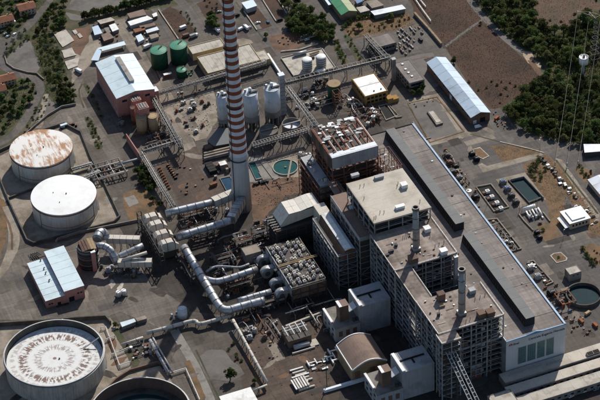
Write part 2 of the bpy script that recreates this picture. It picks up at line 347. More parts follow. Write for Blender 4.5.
# ------------------------------------------------------------------ special materials
def rust_roof_mat():
    m = bpy.data.materials.new('rusty_roof'); m.use_nodes = True; n = m.node_tree.nodes; l = m.node_tree.links
    b = n['Principled BSDF']; b.inputs['Roughness'].default_value = 0.7
    tc = n.new('ShaderNodeTexCoord'); mp = n.new('ShaderNodeMapping')
    mp.inputs['Rotation'].default_value = (0, 0, 0.0); mp.inputs['Scale'].default_value = (1.0, 0.22, 1); l.new(tc.outputs['Object'], mp.inputs[0])
    a = n.new('ShaderNodeTexNoise'); a.inputs['Scale'].default_value = 0.42; a.inputs['Detail'].default_value = 6; a.inputs['Roughness'].default_value = 0.65; l.new(mp.outputs[0], a.inputs[0])
    g = n.new('ShaderNodeTexNoise'); g.inputs['Scale'].default_value = 0.05; g.inputs['Detail'].default_value = 4; l.new(tc.outputs['Object'], g.inputs[0])
    f = n.new('ShaderNodeTexNoise'); f.inputs['Scale'].default_value = 1.1; f.inputs['Detail'].default_value = 3; l.new(tc.outputs['Object'], f.inputs[0])
    ad = n.new('ShaderNodeMath'); ad.operation = 'ADD'; l.new(a.outputs[0], ad.inputs[0]); l.new(g.outputs[0], ad.inputs[1])
    r = n.new('ShaderNodeMapRange'); r.inputs[1].default_value = 0.94; r.inputs[2].default_value = 1.12; l.new(ad.outputs[0], r.inputs[0])
    rc = n.new('ShaderNodeMix'); rc.data_type = 'RGBA'; rc.inputs[6].default_value = (0.44,0.21,0.08,1); rc.inputs[7].default_value = (0.20,0.095,0.045,1); l.new(f.outputs[0], rc.inputs[0])
    x = n.new('ShaderNodeMix'); x.data_type = 'RGBA'; x.inputs[6].default_value = (0.66,0.64,0.60,1); l.new(r.outputs[0], x.inputs[0]); l.new(rc.outputs[2], x.inputs[7])
    l.new(x.outputs[2], b.inputs['Base Color']); M['rusty_roof'] = m
def float_roof_mat():
    m = bpy.data.materials.new('floating_roof'); m.use_nodes = True; n = m.node_tree.nodes; l = m.node_tree.links
    b = n['Principled BSDF']; b.inputs['Roughness'].default_value = 0.7
    def math_(op, a, c=None):
        k = n.new('ShaderNodeMath'); k.operation = op
        for i, q in enumerate((a, c)):
            if q is None: continue
            if isinstance(q, (int, float)): k.inputs[i].default_value = q
            else: l.new(q, k.inputs[i])
        return k.outputs[0]
    def mr(v, a, c, lo=0.0, hi=1.0):
        r = n.new('ShaderNodeMapRange'); r.inputs[1].default_value = a; r.inputs[2].default_value = c; r.inputs[3].default_value = lo; r.inputs[4].default_value = hi; l.new(v, r.inputs[0]); return r.outputs[0]
    tc = n.new('ShaderNodeTexCoord'); sp = n.new('ShaderNodeSeparateXYZ'); l.new(tc.outputs['Object'], sp.inputs[0])
    rad = math_('SQRT', math_('ADD', math_('MULTIPLY', sp.outputs[0], sp.outputs[0]), math_('MULTIPLY', sp.outputs[1], sp.outputs[1])))
    ang = math_('ARCTAN2', sp.outputs[1], sp.outputs[0])
    # radial dashes: noise in (angle, radius)
    cb = n.new('ShaderNodeCombineXYZ'); l.new(math_('MULTIPLY', ang, 9.0), cb.inputs[0]); l.new(math_('MULTIPLY', rad, 0.10), cb.inputs[1])
    ns = n.new('ShaderNodeTexNoise'); ns.inputs['Scale'].default_value = 1.5; ns.inputs['Detail'].default_value = 3; ns.inputs['Roughness'].default_value = 0.6; l.new(cb.outputs[0], ns.inputs[0])
    iso = n.new('ShaderNodeTexNoise'); iso.inputs['Scale'].default_value = 0.35; iso.inputs['Detail'].default_value = 5; l.new(tc.outputs['Object'], iso.inputs[0])
    big = n.new('ShaderNodeTexNoise'); big.inputs['Scale'].default_value = 0.05; big.inputs['Detail'].default_value = 2; l.new(tc.outputs['Object'], big.inputs[0])
    def ringf(c, wd): return mr(math_('ABSOLUTE', math_('SUBTRACT', rad, c)), wd, wd*0.5)
    rings = math_('ADD', ringf(23.5, 4.4), math_('MULTIPLY', ringf(12.5, 3.4), 0.7))
    rings = math_('ADD', rings, math_('MULTIPLY', ringf(31, 2.5), 0.45))
    d = math_('ADD', ns.outputs[0], math_('MULTIPLY', math_('SUBTRACT', iso.outputs[0], 0.5), 0.5))
    dash = mr(d, 0.485, 0.515)
    rust = math_('MULTIPLY', dash, rings)
    thin = mr(ns.outputs[0], 0.61, 0.68)
    thin = math_('MULTIPLY', thin, mr(rad, 22, 2, 0.2, 0.9))
    rust = math_('MAXIMUM', rust, thin)
    rust = math_('MAXIMUM', rust, mr(rad, 1.8, 1.0))
    blot = math_('MULTIPLY', mr(iso.outputs[0], 0.56, 0.68), mr(big.outputs[0], 0.52, 0.68))
    rust = math_('MAXIMUM', rust, math_('MULTIPLY', blot, 0.8))
    x = n.new('ShaderNodeMix'); x.data_type = 'RGBA'; x.inputs[6].default_value = (0.62,0.62,0.60,1); x.inputs[7].default_value = (0.125,0.055,0.035,1)
    l.new(math_('MULTIPLY', rust, 0.92), x.inputs[0]); l.new(x.outputs[2], b.inputs['Base Color']); M['floating_roof'] = m
rust_roof_mat(); float_roof_mat()

# ------------------------------------------------------------------ ground
def strip(pts, wl, wr=None):
    """left and right offset lines of a polyline, mitred"""
    wr = wl if wr is None else wr; L = []; Rr = []
    n = len(pts)
    for i, p in enumerate(pts):
        a = pts[max(i-1,0)]; b = pts[min(i+1,n-1)]
        def nd(p_, q_):
            d = Vector((q_[0]-p_[0], q_[1]-p_[1])); d.normalize(); return Vector((-d.y, d.x))
        n1 = nd(a, p) if i > 0 else nd(p, b); n2 = nd(p, b) if i < n-1 else n1
        m = (n1+n2); m.normalize(); k = 1/max(m.dot(n1), 0.5)
        L.append((p[0]+m.x*wl*k, p[1]+m.y*wl*k)); Rr.append((p[0]-m.x*wr*k, p[1]-m.y*wr*k))
    return L, Rr
def smooth(pts, k=2):
    for _ in range(k):
        q = [pts[0]]
        for a, b in zip(pts, pts[1:]):
            q += [(a[0]*.75+b[0]*.25, a[1]*.75+b[1]*.25), (a[0]*.25+b[0]*.75, a[1]*.25+b[1]*.75)]
        pts = q+[pts[-1]]
    return pts
def ragged(pts, amp, step=3.0):
    out = []
    n = len(pts)
    for i in range(n):
        a, b = pts[i], pts[(i+1)%n]; L = math.hypot(b[0]-a[0], b[1]-a[1]); k = max(1, int(L/step))
        for j in range(k):
            t = j/k; out.append((a[0]+(b[0]-a[0])*t+random.uniform(-amp,amp), a[1]+(b[1]-a[1])*t+random.uniform(-amp,amp)))
    return out
LAYERS = []
def layer_z(pts):                 # each ground sheet lies just above the sheets it overlaps
    xs = [p[0] for p in pts]; ys = [p[1] for p in pts]; bb = (min(xs), max(xs), min(ys), max(ys)); z = 0.012
    for q, h in LAYERS:
        if q[0] < bb[1] and q[1] > bb[0] and q[2] < bb[3] and q[3] > bb[2]: z = max(z, h+0.006)
    LAYERS.append((bb, z)); return z
def patch(name, px, m, amp=0.0):
    pts = GL(px)
    if amp: pts = ragged(pts, amp)
    o = MB().sheet(pts, layer_z(pts)).obj(name, m); return struct(o)
def road(name, px, w, m, sm=2):
    pts = smooth(GL(px), sm) if sm else GL(px); L, R_ = strip(pts, w/2)
    b = MB(); z = layer_z(L+R_)
    b.v = [(x,y,z) for x,y in L]+[(x,y,z) for x,y in R_]; n = len(L)
    b.f = [(i, n+i, n+i+1, i+1) for i in range(n-1)]
    return struct(b.obj(name, m))
def wall(name, label, cat, px, h, w, m, group=None, sm=0, closed=False, z=0.0):
    pts = GL(px, z) if not sm else smooth(GL(px, z), sm)
    if closed: pts = pts+[pts[0]]
    L, R_ = strip(pts, w/2); n = len(L); b = MB()
    for i in range(n-1):
        b.prism([L[i], R_[i], R_[i+1], L[i+1]], z, z+h) if False else None
    b.v = [(x,y,z) for x,y in L]+[(x,y,z) for x,y in R_]+[(x,y,z+h) for x,y in L]+[(x,y,z+h) for x,y in R_]
    for i in range(n-1):
        b.f += [(2*n+i, 3*n+i, 3*n+i+1, 2*n+i+1), (i, 2*n+i, 2*n+i+1, i+1), (n+i, n+i+1, 3*n+i+1, 3*n+i)]
    b.f += [(0, n, 3*n, 2*n), (n-1, 3*n-1, 4*n-1, 2*n-1)]
    return tag(b.obj(name, m), label, cat, group)

g = MB(); N = 24; S = 9000.0
g.v = [(-S+2*S*i/N, -S+2*S*j/N, 0) for j in range(N+1) for i in range(N+1)]
g.f = [(j*(N+1)+i, j*(N+1)+i+1, (j+1)*(N+1)+i+1, (j+1)*(N+1)+i) for j in range(N) for i in range(N)]
struct(g.obj('ground', 'terrain', origin=(0,0,0)))
patch('plant_yard', [(66,14),(150,-20),(330,-40),(400,-10),(416,10),(444,46),(470,86),(500,108),(545,140),(600,150),(680,170),(680,430),(300,470),(-60,450),(-60,160),(0,150),(20,140),(42,108),(60,110),(78,106),(70,70),(60,30)], 'yard')
patch('scrub_ground', [(-60,-20),(64,-20),(66,9),(64,30),(52,34),(66,66),(72,88),(77,106),(60,109),(48,120),(30,128),(10,150),(-60,175)], 'scrub', 0.8)
patch('scrub_ground', [(60,10),(86,12),(100,16),(160,-2),(190,-14),(190,2),(158,9),(128,16),(92,24),(80,30),(64,30)], 'scrub', 0.8)
patch('gravel_lot', [(66,9),(98,13.5),(150,-2),(160,-14),(80,-14)], 'gravel', 0.3)
patch('gravel_lot', [(64,11.5),(86,17),(80,20.5),(70,19.5)], 'gravel', 0.4)
patch('bare_lot', [(24,40),(31,41),(37,54),(42,66),(36,73),(24,73),(9,68),(5,62),(12,52)], 'gravel', 0.9)
patch('bare_lot', [(45,94),(57,106),(50,113),(36,120),(30,126),(38,108)], 'gravel', 0.8)
patch('dirt_strip', [(44,94),(49,94),(42,128),(35,128)], 'concrete', 0.7)
# public road on the left and the lane beside it
road('road', [(56,-10),(51,0),(40,13),(28,26),(17,36),(6,45),(0,55),(2,66),(12,71.5),(26,76),(38,80),(41.5,88),(37,98),(28,115),(18,130),(7,140),(-6,146),(-40,158)], 7.5, 'asphalt')
patch('parking_lot', [(-8,34),(6,39),(12,42),(2,50),(-8,56)], 'asphalt', 0.2)
road('plant_road', [(100,60),(88,68),(77,79),(74,88),(78,102),(84,116),(98,134),(110,150),(120,168)], 9.5, 'light_asphalt')
patch('plant_road_junction', [(60,113),(75,106),(84,106),(93,122),(104,140),(98,148),(86,142),(80,128),(62,124),(48,124)], 'light_asphalt', 0.4)
patch('grass_verge', [(83,84),(86,82),(104,116),(101,121)], 'scrub', 0.4)
patch('grass_verge', [(84,117),(91,118),(103,147),(97,152)], 'scrub', 0.5)
patch('concrete_yard', [(79,36),(100,34),(101,50),(92,62),(82,72),(72,84),(72,74)], 'concrete', 0.6)
patch('dirt_lot', [(74,29),(90,27),(89,40),(80,56),(70,50)], 'dirt', 0.7)
road('plant_road', [(118,20),(124,30),(137,52),(152,74),(168,100),(186,140),(200,176),(216,204)], 12, 'dust_road')
road('plant_road', [(155,8),(166,26),(176,42)], 8, 'asphalt')
road('plant_road', [(173,-6),(186,6),(196,22),(205,36)], 9, 'asphalt')
patch('soil_lot', [(161,12),(170,6),(180,12),(199,35),(194,39),(180,40),(174,32)], 'field', 0.6)
patch('soil_lot', [(197,4),(214,-6),(222,6),(222,20),(212,24),(204,16)], 'field', 0.8)
road('plant_road', [(228,-12),(238,2),(252,22),(266,40),(278,58),(288,76),(294,88)], 10, 'asphalt')
road('plant_road', [(252,-8),(262,8),(273,24),(277,33),(262,38)], 6.5, 'asphalt')
patch('soil_lot', [(244.5,12.5),(257,7),(272,26),(257,30.5)], 'field', 0.4)
patch('soil_lot', [(259,-6),(276,-10),(285,17),(276,21)], 'field', 0.4)
patch('soil_lot', [(268,37),(300,28),(304,44),(284,53),(275,51)], 'dirt', 0.7)
patch('plaza', [(233,40),(243,38),(251,40),(253,43),(236,47)], 'concrete', 0.2)
road('access_road', [(304,-20),(312,2),(328,20),(339,34),(348,52),(358,70)], 10, 'asphalt')
patch('road_apron', [(300,-10),(322,-6),(336,14),(341,26),(330,26),(318,14)], 'asphalt', 0.2)
patch('grass_verge', [(332,42),(338,40),(349,62),(344,67),(338,60)], 'scrub', 0.5)
patch('grass_verge', [(343,36),(349,32),(362,60),(357,63)], 'scrub', 0.4)
patch('grass_bank', [(341,27),(350,19),(378,15),(406,11),(414,20),(402,30),(352,37),(346,34)], 'dry_grass', 0.6)
patch('grass_bank', [(300,14),(322,18),(334,34),(326,42),(300,38)], 'scrub', 0.8)
patch('hardstand', [(351,39),(402,27.5),(424,23),(443,48),(392,58),(366,63)], 'asphalt', 0.15)
patch('hardstand', [(392,60),(432,52),(446,66),(470,100),(455,106),(440,84),(425,95)], 'gravel', 0.4)
patch('field', [(407,-14),(462,-14),(484,18),(444,46),(424,24),(414,12)], 'field', 0.4)
patch('field', [(485,19),(500,38),(528,62),(546,78),(512,100),(494,112),(476,94),(446,48)], 'field', 0.4)
road('field_track', [(444.5,47),(464,32),(484.5,18)], 2.4, 'gravel')
road('gravel_track', [(458,-20),(468,-2),(482,16),(500,34),(516,48),(527,54)], 6, 'gravel')
patch('sand_patch', [(522,51),(532,52),(534,60),(544,64),(540,68),(528,63),(524,58)], 'sand', 0.7)
road('sand_track', [(530,60),(540,74),(550,84)], 5, 'dirt')
patch('forest_floor', [(466,-20),(472,-4),(486,14),(502,31),(520,46),(533,51),(548,76),(516,98),(496,112),(510,124),(524,138),(560,146),(600,148),(700,160),(700,-40),(480,-40)], 'scrub', 1.0)
patch('clearing', [(528,-16),(600,-22),(640,-10),(590,14),(572,28),(552,30),(536,20)], 'clearing', 1.2)
patch('clearing', [(560,64),(576,66),(574,76),(566,78)], 'dirt', 0.8)
patch('clearing', [(578,66),(600,62),(604,74),(584,76)], 'clearing', 0.8)
patch('grey_margin', [(480,110),(500,108),(520,126),(560,140),(600,148),(600,162),(560,160),(530,150),(500,142)], 'asphalt', 0.5)
# right-hand yard
patch('yard_road', [(440,140),(520,128),(560,150),(600,158),(640,166),(640,340),(560,320),(420,142)], 'asphalt', 0.2)
patch('planting_bed', [(490,146),(515,144.5),(541,150),(540,153),(503,162)], 'dry_grass', 0.3)
patch('concrete_path', [(478,165),(482,163),(487,166),(540,152.5),(545,156),(483,172.5)], 'concrete', 0.1)
patch('slope', [(522,166),(545,154),(556,162),(580,190),(600,214),(600,236),(592,238),(578,210),(566,196),(558,214),(548,206)], 'dry_grass', 0.6)
patch('slope', [(548,206),(560,196),(570,212),(556,232),(549,222)], 'dry_grass', 0.5)
patch('kerb_path', [(555,158),(562,160),(600,214),(600,222),(588,208)], 'concrete', 0.3)
patch('planting_bed', [(577,163),(592,172),(592,180),(584,182),(575,172)], 'dry_grass', 0.5)
patch('planting_bed', [(536,226),(549,222),(562,236),(545,242),(540,236)], 'dry_grass', 0.4)
patch('planting_bed', [(581,248),(590,243),(600,246),(610,262),(594,266)], 'dry_grass', 0.3)
patch('paved_garden', [(409,104),(437,97.5),(463,131),(430,142)], 'gravel', 0.2)
patch('garden_path', [(406,100),(440,93),(470,134),(462,139),(437,99),(411,104)], 'concrete', 0.1)
patch('garden_path', [(424,141),(468,131),(474,135),(426,147)], 'concrete', 0.1)
# plant centre
patch('dirt_yard', [(164,110),(180,100),(214,88),(218,120),(206,138),(196,141),(186,132)], 'concrete', 0.8)
patch('dirt_yard', [(158,165),(196,146),(226,190),(226,206),(180,206),(172,190)], 'brown_yard', 0.6)
patch('basin_apron', [(262,158),(302,148),(314,166),(300,182),(276,180)], 'concrete', 0.2)
patch('basin_apron', [(245,158),(262,154),(280,176),(262,182),(250,182)], 'grey_concrete', 0.2)
patch('process_floor', [(262,186),(300,190),(310,120),(372,110),(400,160),(345,182),(368,236),(394,304),(440,345),(450,400),(330,400),(320,330),(330,300),(262,320),(180,310),(176,240),(240,214)], 'dark_asphalt', 0.4)
patch('process_floor', [(66,250),(104,228),(150,222),(200,250),(212,308),(172,300),(150,284),(112,280),(86,290)], 'dark_asphalt', 0.4)  # dark colour here also stands in for the shadow of hoods and chimney
patch('dirt_mound_ground', [(250,184),(282,178),(306,176),(308,190),(286,196),(270,212),(259,229),(253,224)], 'dirt', 0.8)
patch('soil_bed', [(123,194),(134,190),(147,190),(160,206),(155,216),(130,221),(124,208)], 'dry_grass', 0.5)
patch('concrete_pad', [(124,198),(134,195),(139,203),(129,207)], 'grey_concrete', 0.2)
patch('brown_yard', [(262,316),(320,305),(345,352),(338,400),(350,420),(246,420),(240,360)], 'brown_yard', 0.5)
patch('concrete_yard', [(198,357),(206,351),(222,350),(238,366),(244,374),(232,381),(207,379)], 'gravel', 1.0)
road('concrete_path', [(174,330),(187,352),(198,372),(212,404),(218,420)], 7, 'grey_concrete', 1)
# tank farm floors
patch('tank_yard', [(-30,170),(0,156),(64,124),(82,134),(92,160),(102,178),(121,218),(113,224),(34,245),(26,240),(8,200),(-10,210)], 'concrete', 0.0)
patch('verge', [(-20,185),(4,200),(9,216),(6,240),(0,258),(-10,270)], 'dry_grass', 0.5)
road('concrete_path', [(8,206),(14,228),(14,246),(6,268),(-8,292)], 9, 'concrete', 1)
patch('yard_asphalt', [(18,250),(30,247),(70,240),(120,228),(150,282),(190,310),(170,332),(120,312),(100,320),(0,320),(-20,300),(8,270)], 'light_asphalt', 0.3)
patch('tank_yard', [(-30,323),(110,318),(120,330),(132,372),(160,366),(200,420),(-30,430)], 'concrete', 0.0)
patch('verge', [(113,332),(118,328),(140,362),(135,370)], 'scrub', 0.3)
patch('verge', [(184,362),(190,360),(206,398),(200,402)], 'dry_grass', 0.3)

# worn patches: resurfaced asphalt, dust, oil stains, dry weeds along the edges
prng = random.Random(88)
def blot(name, u, v, r, m, k=11, st=1.0):
    x, y = G(u, v, 0); a0 = prng.uniform(0, 3.14); c, s_ = math.cos(a0), math.sin(a0); pts = []
    for i in range(k):
        a = 2*math.pi*i/k; q = r*prng.uniform(.55, 1.15); px_, py_ = q*math.cos(a)*st, q*math.sin(a)/st
        pts.append((x+px_*c-py_*s_, y+px_*s_+py_*c))
    pts = smooth(pts+[pts[0]], 1)[:-1]
    return struct(MB().sheet(pts, layer_z(pts)).obj(name, m))
def cut(name, u, v, lx, ly, m):
    x, y = G(u, v, 0); pts = [(x-lx/2, y-ly/2), (x+lx/2, y-ly/2), (x+lx/2, y+ly/2), (x-lx/2, y+ly/2)]
    return struct(MB().sheet(ragged(pts, .12, 2), layer_z(pts)).obj(name, m))
for u, v, lx, ly, m in [(505,222,9,22,'dark_asphalt'),(520,240,16,7,'light_asphalt'),(470,172,7,18,'light_asphalt'),(560,240,22,6,'dark_asphalt'),(545,270,9,14,'dust_road'),(480,140,26,7,'dust_road'),(455,142,10,9,'dark_asphalt'),(60,300,10,16,'dark_asphalt'),(20,282,8,20,'asphalt'),(110,306,18,7,'asphalt'),(150,300,9,9,'light_asphalt'),(88,102,6,16,'dark_asphalt'),(190,120,7,24,'light_asphalt'),(205,170,6,14,'asphalt'),(270,52,7,16,'dark_asphalt'),(256,26,7,12,'light_asphalt'),(348,52,5,12,'dark_asphalt'),(310,6,8,12,'light_asphalt'),(136,56,7,14,'dark_asphalt'),(166,84,8,12,'light_asphalt'),(300,372,14,8,'dark_asphalt'),(276,352,7,20,'dust_road'),(320,390,18,6,'dark_asphalt'),(430,60,9,7,'dark_asphalt'),(572,212,7,20,'dark_asphalt'),(528,140,20,6,'light_asphalt')]: cut('asphalt_repair', u, v, lx, ly, m)
for u, v, r, m, st in [(500,228,3,'stain',1.6),(514,236,2.4,'stain',1.2),(550,246,3,'dust_road',1.8),(470,150,4,'dust_road',1.8),(440,146,3,'stain',1.2),(462,160,2.5,'stain',1.3),(40,296,6,'dust_road',1.7),(86,300,5,'dust_road',2.0),(120,288,4,'pale_concrete',1.6),(112,284,4,'pale_concrete',1.5),(134,300,4,'stain',1.5),(30,268,4,'stain',1.6),(70,120,5,'dust_road',1.8),(96,140,5,'dust_road',1.5),(194,156,6,'dust_road',1.8),(178,120,4,'stain',1.5),(168,106,4,'dust_road',1.4),(200,196,5,'dirt',1.5),(184,186,5,'dirt',1.4),(176,178,3,'stain',1.2),(290,350,5,'stain',1.5),(284,376,4,'dirt',1.6),(306,360,5,'dirt',1.5),(330,372,4,'stain',1.3),(270,364,4,'dust_road',1.8),(312,344,3,'pale_concrete',1.3),(262,334,5,'dirt',1.4),(222,300,6,'stain',1.4),(240,256,5,'dirt',1.5),(228,240,5,'dirt',1.3),(216,262,5,'stain',1.4),(232,286,5,'dirt',1.4),(206,226,5,'dirt',1.5),(160,292,7,'stain',1.4),(330,96,5,'dust_road',1.6),(310,104,5,'dust_road',1.5),(346,110,4,'stain',1.3),(300,120,4,'dust_road',1.4),(392,112,5,'dust_road',1.6),(404,128,4,'stain',1.3),(430,90,4,'dust_road',1.6),(450,110,5,'dust_road',2.0),(488,130,5,'dust_road',1.8),(540,136,5,'sand',1.6),(560,150,5,'dust_road',1.8),(580,200,4,'dirt',1.8),(572,236,4,'dust_road',1.8),(592,236,4,'dirt',1.3),(560,276,4,'stain',1.3),(576,316,5,'dust_road',1.6),(590,334,5,'stain',1.4),(20,170,7,'grey_concrete',1.5),(110,200,5,'grey_concrete',1.4),(60,246,6,'dust_road',2.2),(112,344,6,'dirt',1.6),(118,362,6,'dirt',1.5),(108,374,6,'stain',1.5),(20,395,7,'stain',1.5),(150,352,5,'dirt',1.4),(176,348,4,'stain',1.5),(190,376,4,'dust_road',1.8)]:
    blot({'stain':'oil_stain','dust_road':'dust_patch','dirt':'soil_patch','sand':'sand_patch','pale_concrete':'cement_spill','grey_concrete':'damp_patch'}[m], u, v, r, m, 11, st)
for px_, w_ in (([(446,148),(470,190)],1.2),([(520,216),(534,232)],1.4),([(556,160),(598,214)],1.6),([(470,134),(500,142),(530,150)],1.4),([(412,60),(430,56),(446,68)],1.2),([(236,2),(252,24),(266,42)],1.3),([(176,42),(168,26),(158,10)],1.2),([(128,20),(150,60),(160,80)],1.0),([(82,84),(78,92),(84,108)],1.4),([(28,247),(60,240),(116,227)],1.2),([(4,322),(60,319),(104,316)],1.4),([(0,206),(12,230),(12,250)],1.8),([(262,318),(246,350),(262,392)],1.4),([(196,350),(212,384),(222,404)],1.2),([(352,40),(400,29),(424,24)],1.2),([(414,102),(438,97),(462,130)],1.2),([(300,48),(330,44)],1.4),([(150,100),(180,150)],1.2)): road('weedy_edge', px_, w_, prng.choice(['dry_grass','dirt','scrub']), 1)
# ------------------------------------------------------------------ storage tanks
def ladder_stair(b, cx, cy, r, z1, a0, a1, n=40):
    for i in range(n):
        t0, t1 = i/n, (i+1)/n
        p = [(cx+(r+0.6)*math.cos(a0+(a1-a0)*t), cy+(r+0.6)*math.sin(a0+(a1-a0)*t), 0.3+(z1-0.3)*t) for t in (t0, t1)]
        b.beam(p[0], p[1], 0.9, 0.25)
    return b
def storage_tank(cx, cy, r, h, roofmat, label, floating=False, wallmat='tank_white'):
    t = thing('storage_tank', label, 'tank', (cx, cy, 0))
    if not floating:
        MB().cyl(cx, cy, 0, h, r, n=96, cap=False).obj('wall', wallmat, t, smooth=True)
        rf = MB(); n = 96
        rf.cyl(cx, cy, h+0.05, h+0.55, r+0.25, n=n, cap=False); rf.cyl(cx, cy, h+0.55, h+1.6, r+0.25, 0.5, n=n, bot=False)
        ro = rf.obj('roof', roofmat, t, smooth=True)
        ro.location = (0, 0, 0)
        MB().ring(cx, cy, h-1.6, h-0.9, r+0.02, r+0.5, 96).obj('rim_band', 'rust', t)
        MB().ring(cx, cy, 0, 0.5, r+0.02, r+1.2, 96).obj('foundation_ring', 'concrete', t)
        b = MB(); b.cyl(cx+2, cy-1, h+1.3, h+2.3, 0.5, n=12); b.cyl(cx-7, cy+5, h+1.0, h+1.8, 0.35, n=10); b.cyl(cx-6, cy-9, h+0.9, h+1.8, 0.35, n=10); b.obj('roof_vents', 'steel_dark', t)
        for a in (3.6, 5.5):
            x, y = cx+(r+0.1)*math.cos(a), cy+(r+0.1)*math.sin(a)
            MB().cyl(x, y, 0, h-1, 0.22, n=8).obj('pipe', 'rust', t)
        b = MB()
        for i in range(30):
            a0, a1 = 3.6+1.9*i/30, 3.6+1.9*(i+1)/30
            b.beam((cx+(r+.1)*math.cos(a0), cy+(r+.1)*math.sin(a0), 4.0), (cx+(r+.1)*math.cos(a1), cy+(r+.1)*math.sin(a1), 4.0), 0.3)
        b.obj('spray_pipe', 'rust', t)
    else:
        b = MB(); n = 96
        b.ring(cx, cy, 0, h, r-0.25, r, n); b.obj('wall', wallmat, t, smooth=False)
        MB().ring(cx, cy, h-1.0, h-0.75, r+0.01, r+1.0, 96).obj('wind_girder', 'galvanised', t)
        MB().ring(cx, cy, h+0.02, h+0.25, r-0.4, r+0.3, 96).obj('rim_edge', 'galvanised', t)
    s = ladder_stair(MB(), cx, cy, r, h, 5.9, 7.4); s.obj('stairway', 'steel_grey', t)
    return t
def ell(u0, v0, u1, v1, z):
    a, b = G(u0, v0, z), G(u1, v1, z)
    return (a[0]+b[0])/2, (a[1]+b[1])/2, math.hypot(a[0]-b[0], a[1]-b[1])/2
c1 = ell(9.7,151,72.4,146,17); storage_tank(*c1, 17, 'rusty_roof', 'white oil tank with orange rust streaked roof')
c2 = ell(31,197.7,96.2,192.6,17); storage_tank(*c2, 17, 'roof_clean', 'white oil tank with clean white roof')
c3 = ell(4,357,103.6,348,17); t3 = storage_tank(*c3, 17, 'white_paint', 'large open tank with sunken white roof patterned by rings of rust', True, 'tank_dirty')
o = MB().cyl(c3[0], c3[1], 10.4, 11.2, c3[2]-1.0, n=96).obj('floating_roof', 'floating_roof', t3)
o.data.transform(Matrix.Translation((0,0,-11.2))); o.location = (0,0,11.2)
MB().cyl(c3[0]+3, c3[1]-2, 11.21, 12, 0.6, n=12).obj('roof_vent', 'steel_dark', t3)
MB().beam((c3[0]+c3[2]-1, c3[1]+2, 17), (c3[0]+c3[2]-14, c3[1]+1, 11.6), 1.0, 0.3).obj('roof_ladder', 'galvanised', t3)
MB().ring(c3[0], c3[1], .6, 16.6, c3[2]-.42, c3[2]-.3, 96).obj('inner_tone_ring', 'dark_concrete', t3)  # dark ring paints in the shade on the far inner wall
x4, y4 = G(139.5, 412, 15); r4 = 36.0
t4 = storage_tank(x4, y4, r4, 15, 'rust', 'large open tank with rusty brown inner wall and dark water', True, 'tank_dirty')
MB().ring(x4, y4, 0.6, 14.6, r4-0.42, r4-0.3, 96).obj('inner_tone_ring', 'brown_clad', t4)
MB().cyl(x4, y4, 4.4, 5.0, r4-0.6, n=96).obj('sunken_roof', 'dark_concrete', t4)
MB().cyl(x4, y4-1, 5.0, 5.12, r4-6, n=64).obj('standing_water', 'dark_water', t4)
MB().cyl(x4-1, y4-2, 5.12, 5.3, r4-11, n=48).obj('sludge', 'black', t4)
# bund walls
wall('bund_wall', 'dark concrete bund wall around the two white roofed tanks', 'wall', [(-20,162),(0,151.5),(12,146),(40,132),(64,124.5),(81,133.5),(91,159),(101,177),(120,217.5),(114,223),(34,244.5),(27,241),(8,200),(-8,160)], 2.4, 1.0, 'dark_concrete')
wall('bund_wall', 'short concrete bund wall between the rusty roofed and clean roofed tanks', 'wall', [(9,199),(33,190)], 2.0, 0.9, 'dark_concrete')
wall('bund_wall', 'dark bund wall behind the rust ringed open tank', 'wall', [(-20,327.5),(30,324.5),(70,321.5),(106,319),(111,325)], 4.0, 1.0, 'dark_concrete')
wall('bund_wall', 'brown bund wall behind the rusty open tank', 'wall', [(100,398),(116,381),(130,372),(158,364),(170,368)], 2.6, 1.0, 'brown_clad')
wall('site_wall', 'long low concrete wall beside the pipe ducts and clean roofed tank', 'wall', [(56,243),(58,240),(80,233),(150,219)], 2.2, 0.8, 'grey_concrete')
# white pipe frames and railings between the open tanks
def railing(label, px, h=1.2, z=0, m='galvanised', w=0.35, group=None, step=8.0):
    pts = GL(px, z); b = MB()
    for p, q in zip(pts, pts[1:]):
        L = math.hypot(q[0]-p[0], q[1]-p[1]); k = max(1, int(L/step))
        b.beam((*p, z+h), (*q, z+h), w); b.beam((*p, z+h*.5), (*q, z+h*.5), w*.6)
        for j in range(k+1):
            t = j/k; x, y = p[0]+(q[0]-p[0])*t, p[1]+(q[1]-p[1])*t
            b.beam((x, y, z), (x, y, z+h), w*.7)
    return tag(b.obj('railing', m), label, 'railing', group)
railing('white pipe railing in two bays beside the rust ringed tank', [(101,330),(106,329),(120,368),(131,364)], 2.6, 0, 'galvanised', 0.5)
railing('white cross rail nearer the rust ringed tank', [(106,342),(115,338)], 2.6, 0, 'galvanised', 0.5)
railing('white cross rail farther from the rust ringed tank', [(112,357),(129,350)], 2.6, 0, 'galvanised', 0.5)
railing('long white railing beside the concrete path and rusty open tank', [(168,376),(186,370.5),(200,402)], 2.4, 0, 'galvanised', 0.5)

# ------------------------------------------------------------------ low sheds and houses: helpers
def windows(t, face, x0, x1, y0, y1, zs, n, w, h, m='dark_glass', margin=1.5, frame='grey_clad'):
    """a row of n windows at heights zs on one outer face; each its own part"""
    for z in zs:
        for i in range(n):
            f = (i+0.5)/n
            b = MB(); s = MB()
            if face in '-y+y':
                y = y0 if face == '-y' else y1; sg = -1 if face == '-y' else 1
                x = x0+margin+(x1-x0-2*margin)*f
                b.box(x-w/2, x+w/2, y+sg*0.02, y+sg*0.10, z, z+h); s.box(x-w/2-.15, x+w/2+.15, y+sg*0.02, y+sg*0.25, z-.25, z-.02)
            else:
                x = x0 if face == '-x' else x1; sg = -1 if face == '-x' else 1
                y = y0+margin+(y1-y0-2*margin)*f
                b.box(x+sg*0.02, x+sg*0.10, y-w/2, y+w/2, z, z+h); s.box(x+sg*0.02, x+sg*0.25, y-w/2-.15, y+w/2+.15, z-.25, z-.02)
            o = b.obj('window', m, t); s.obj('sill', frame, o)
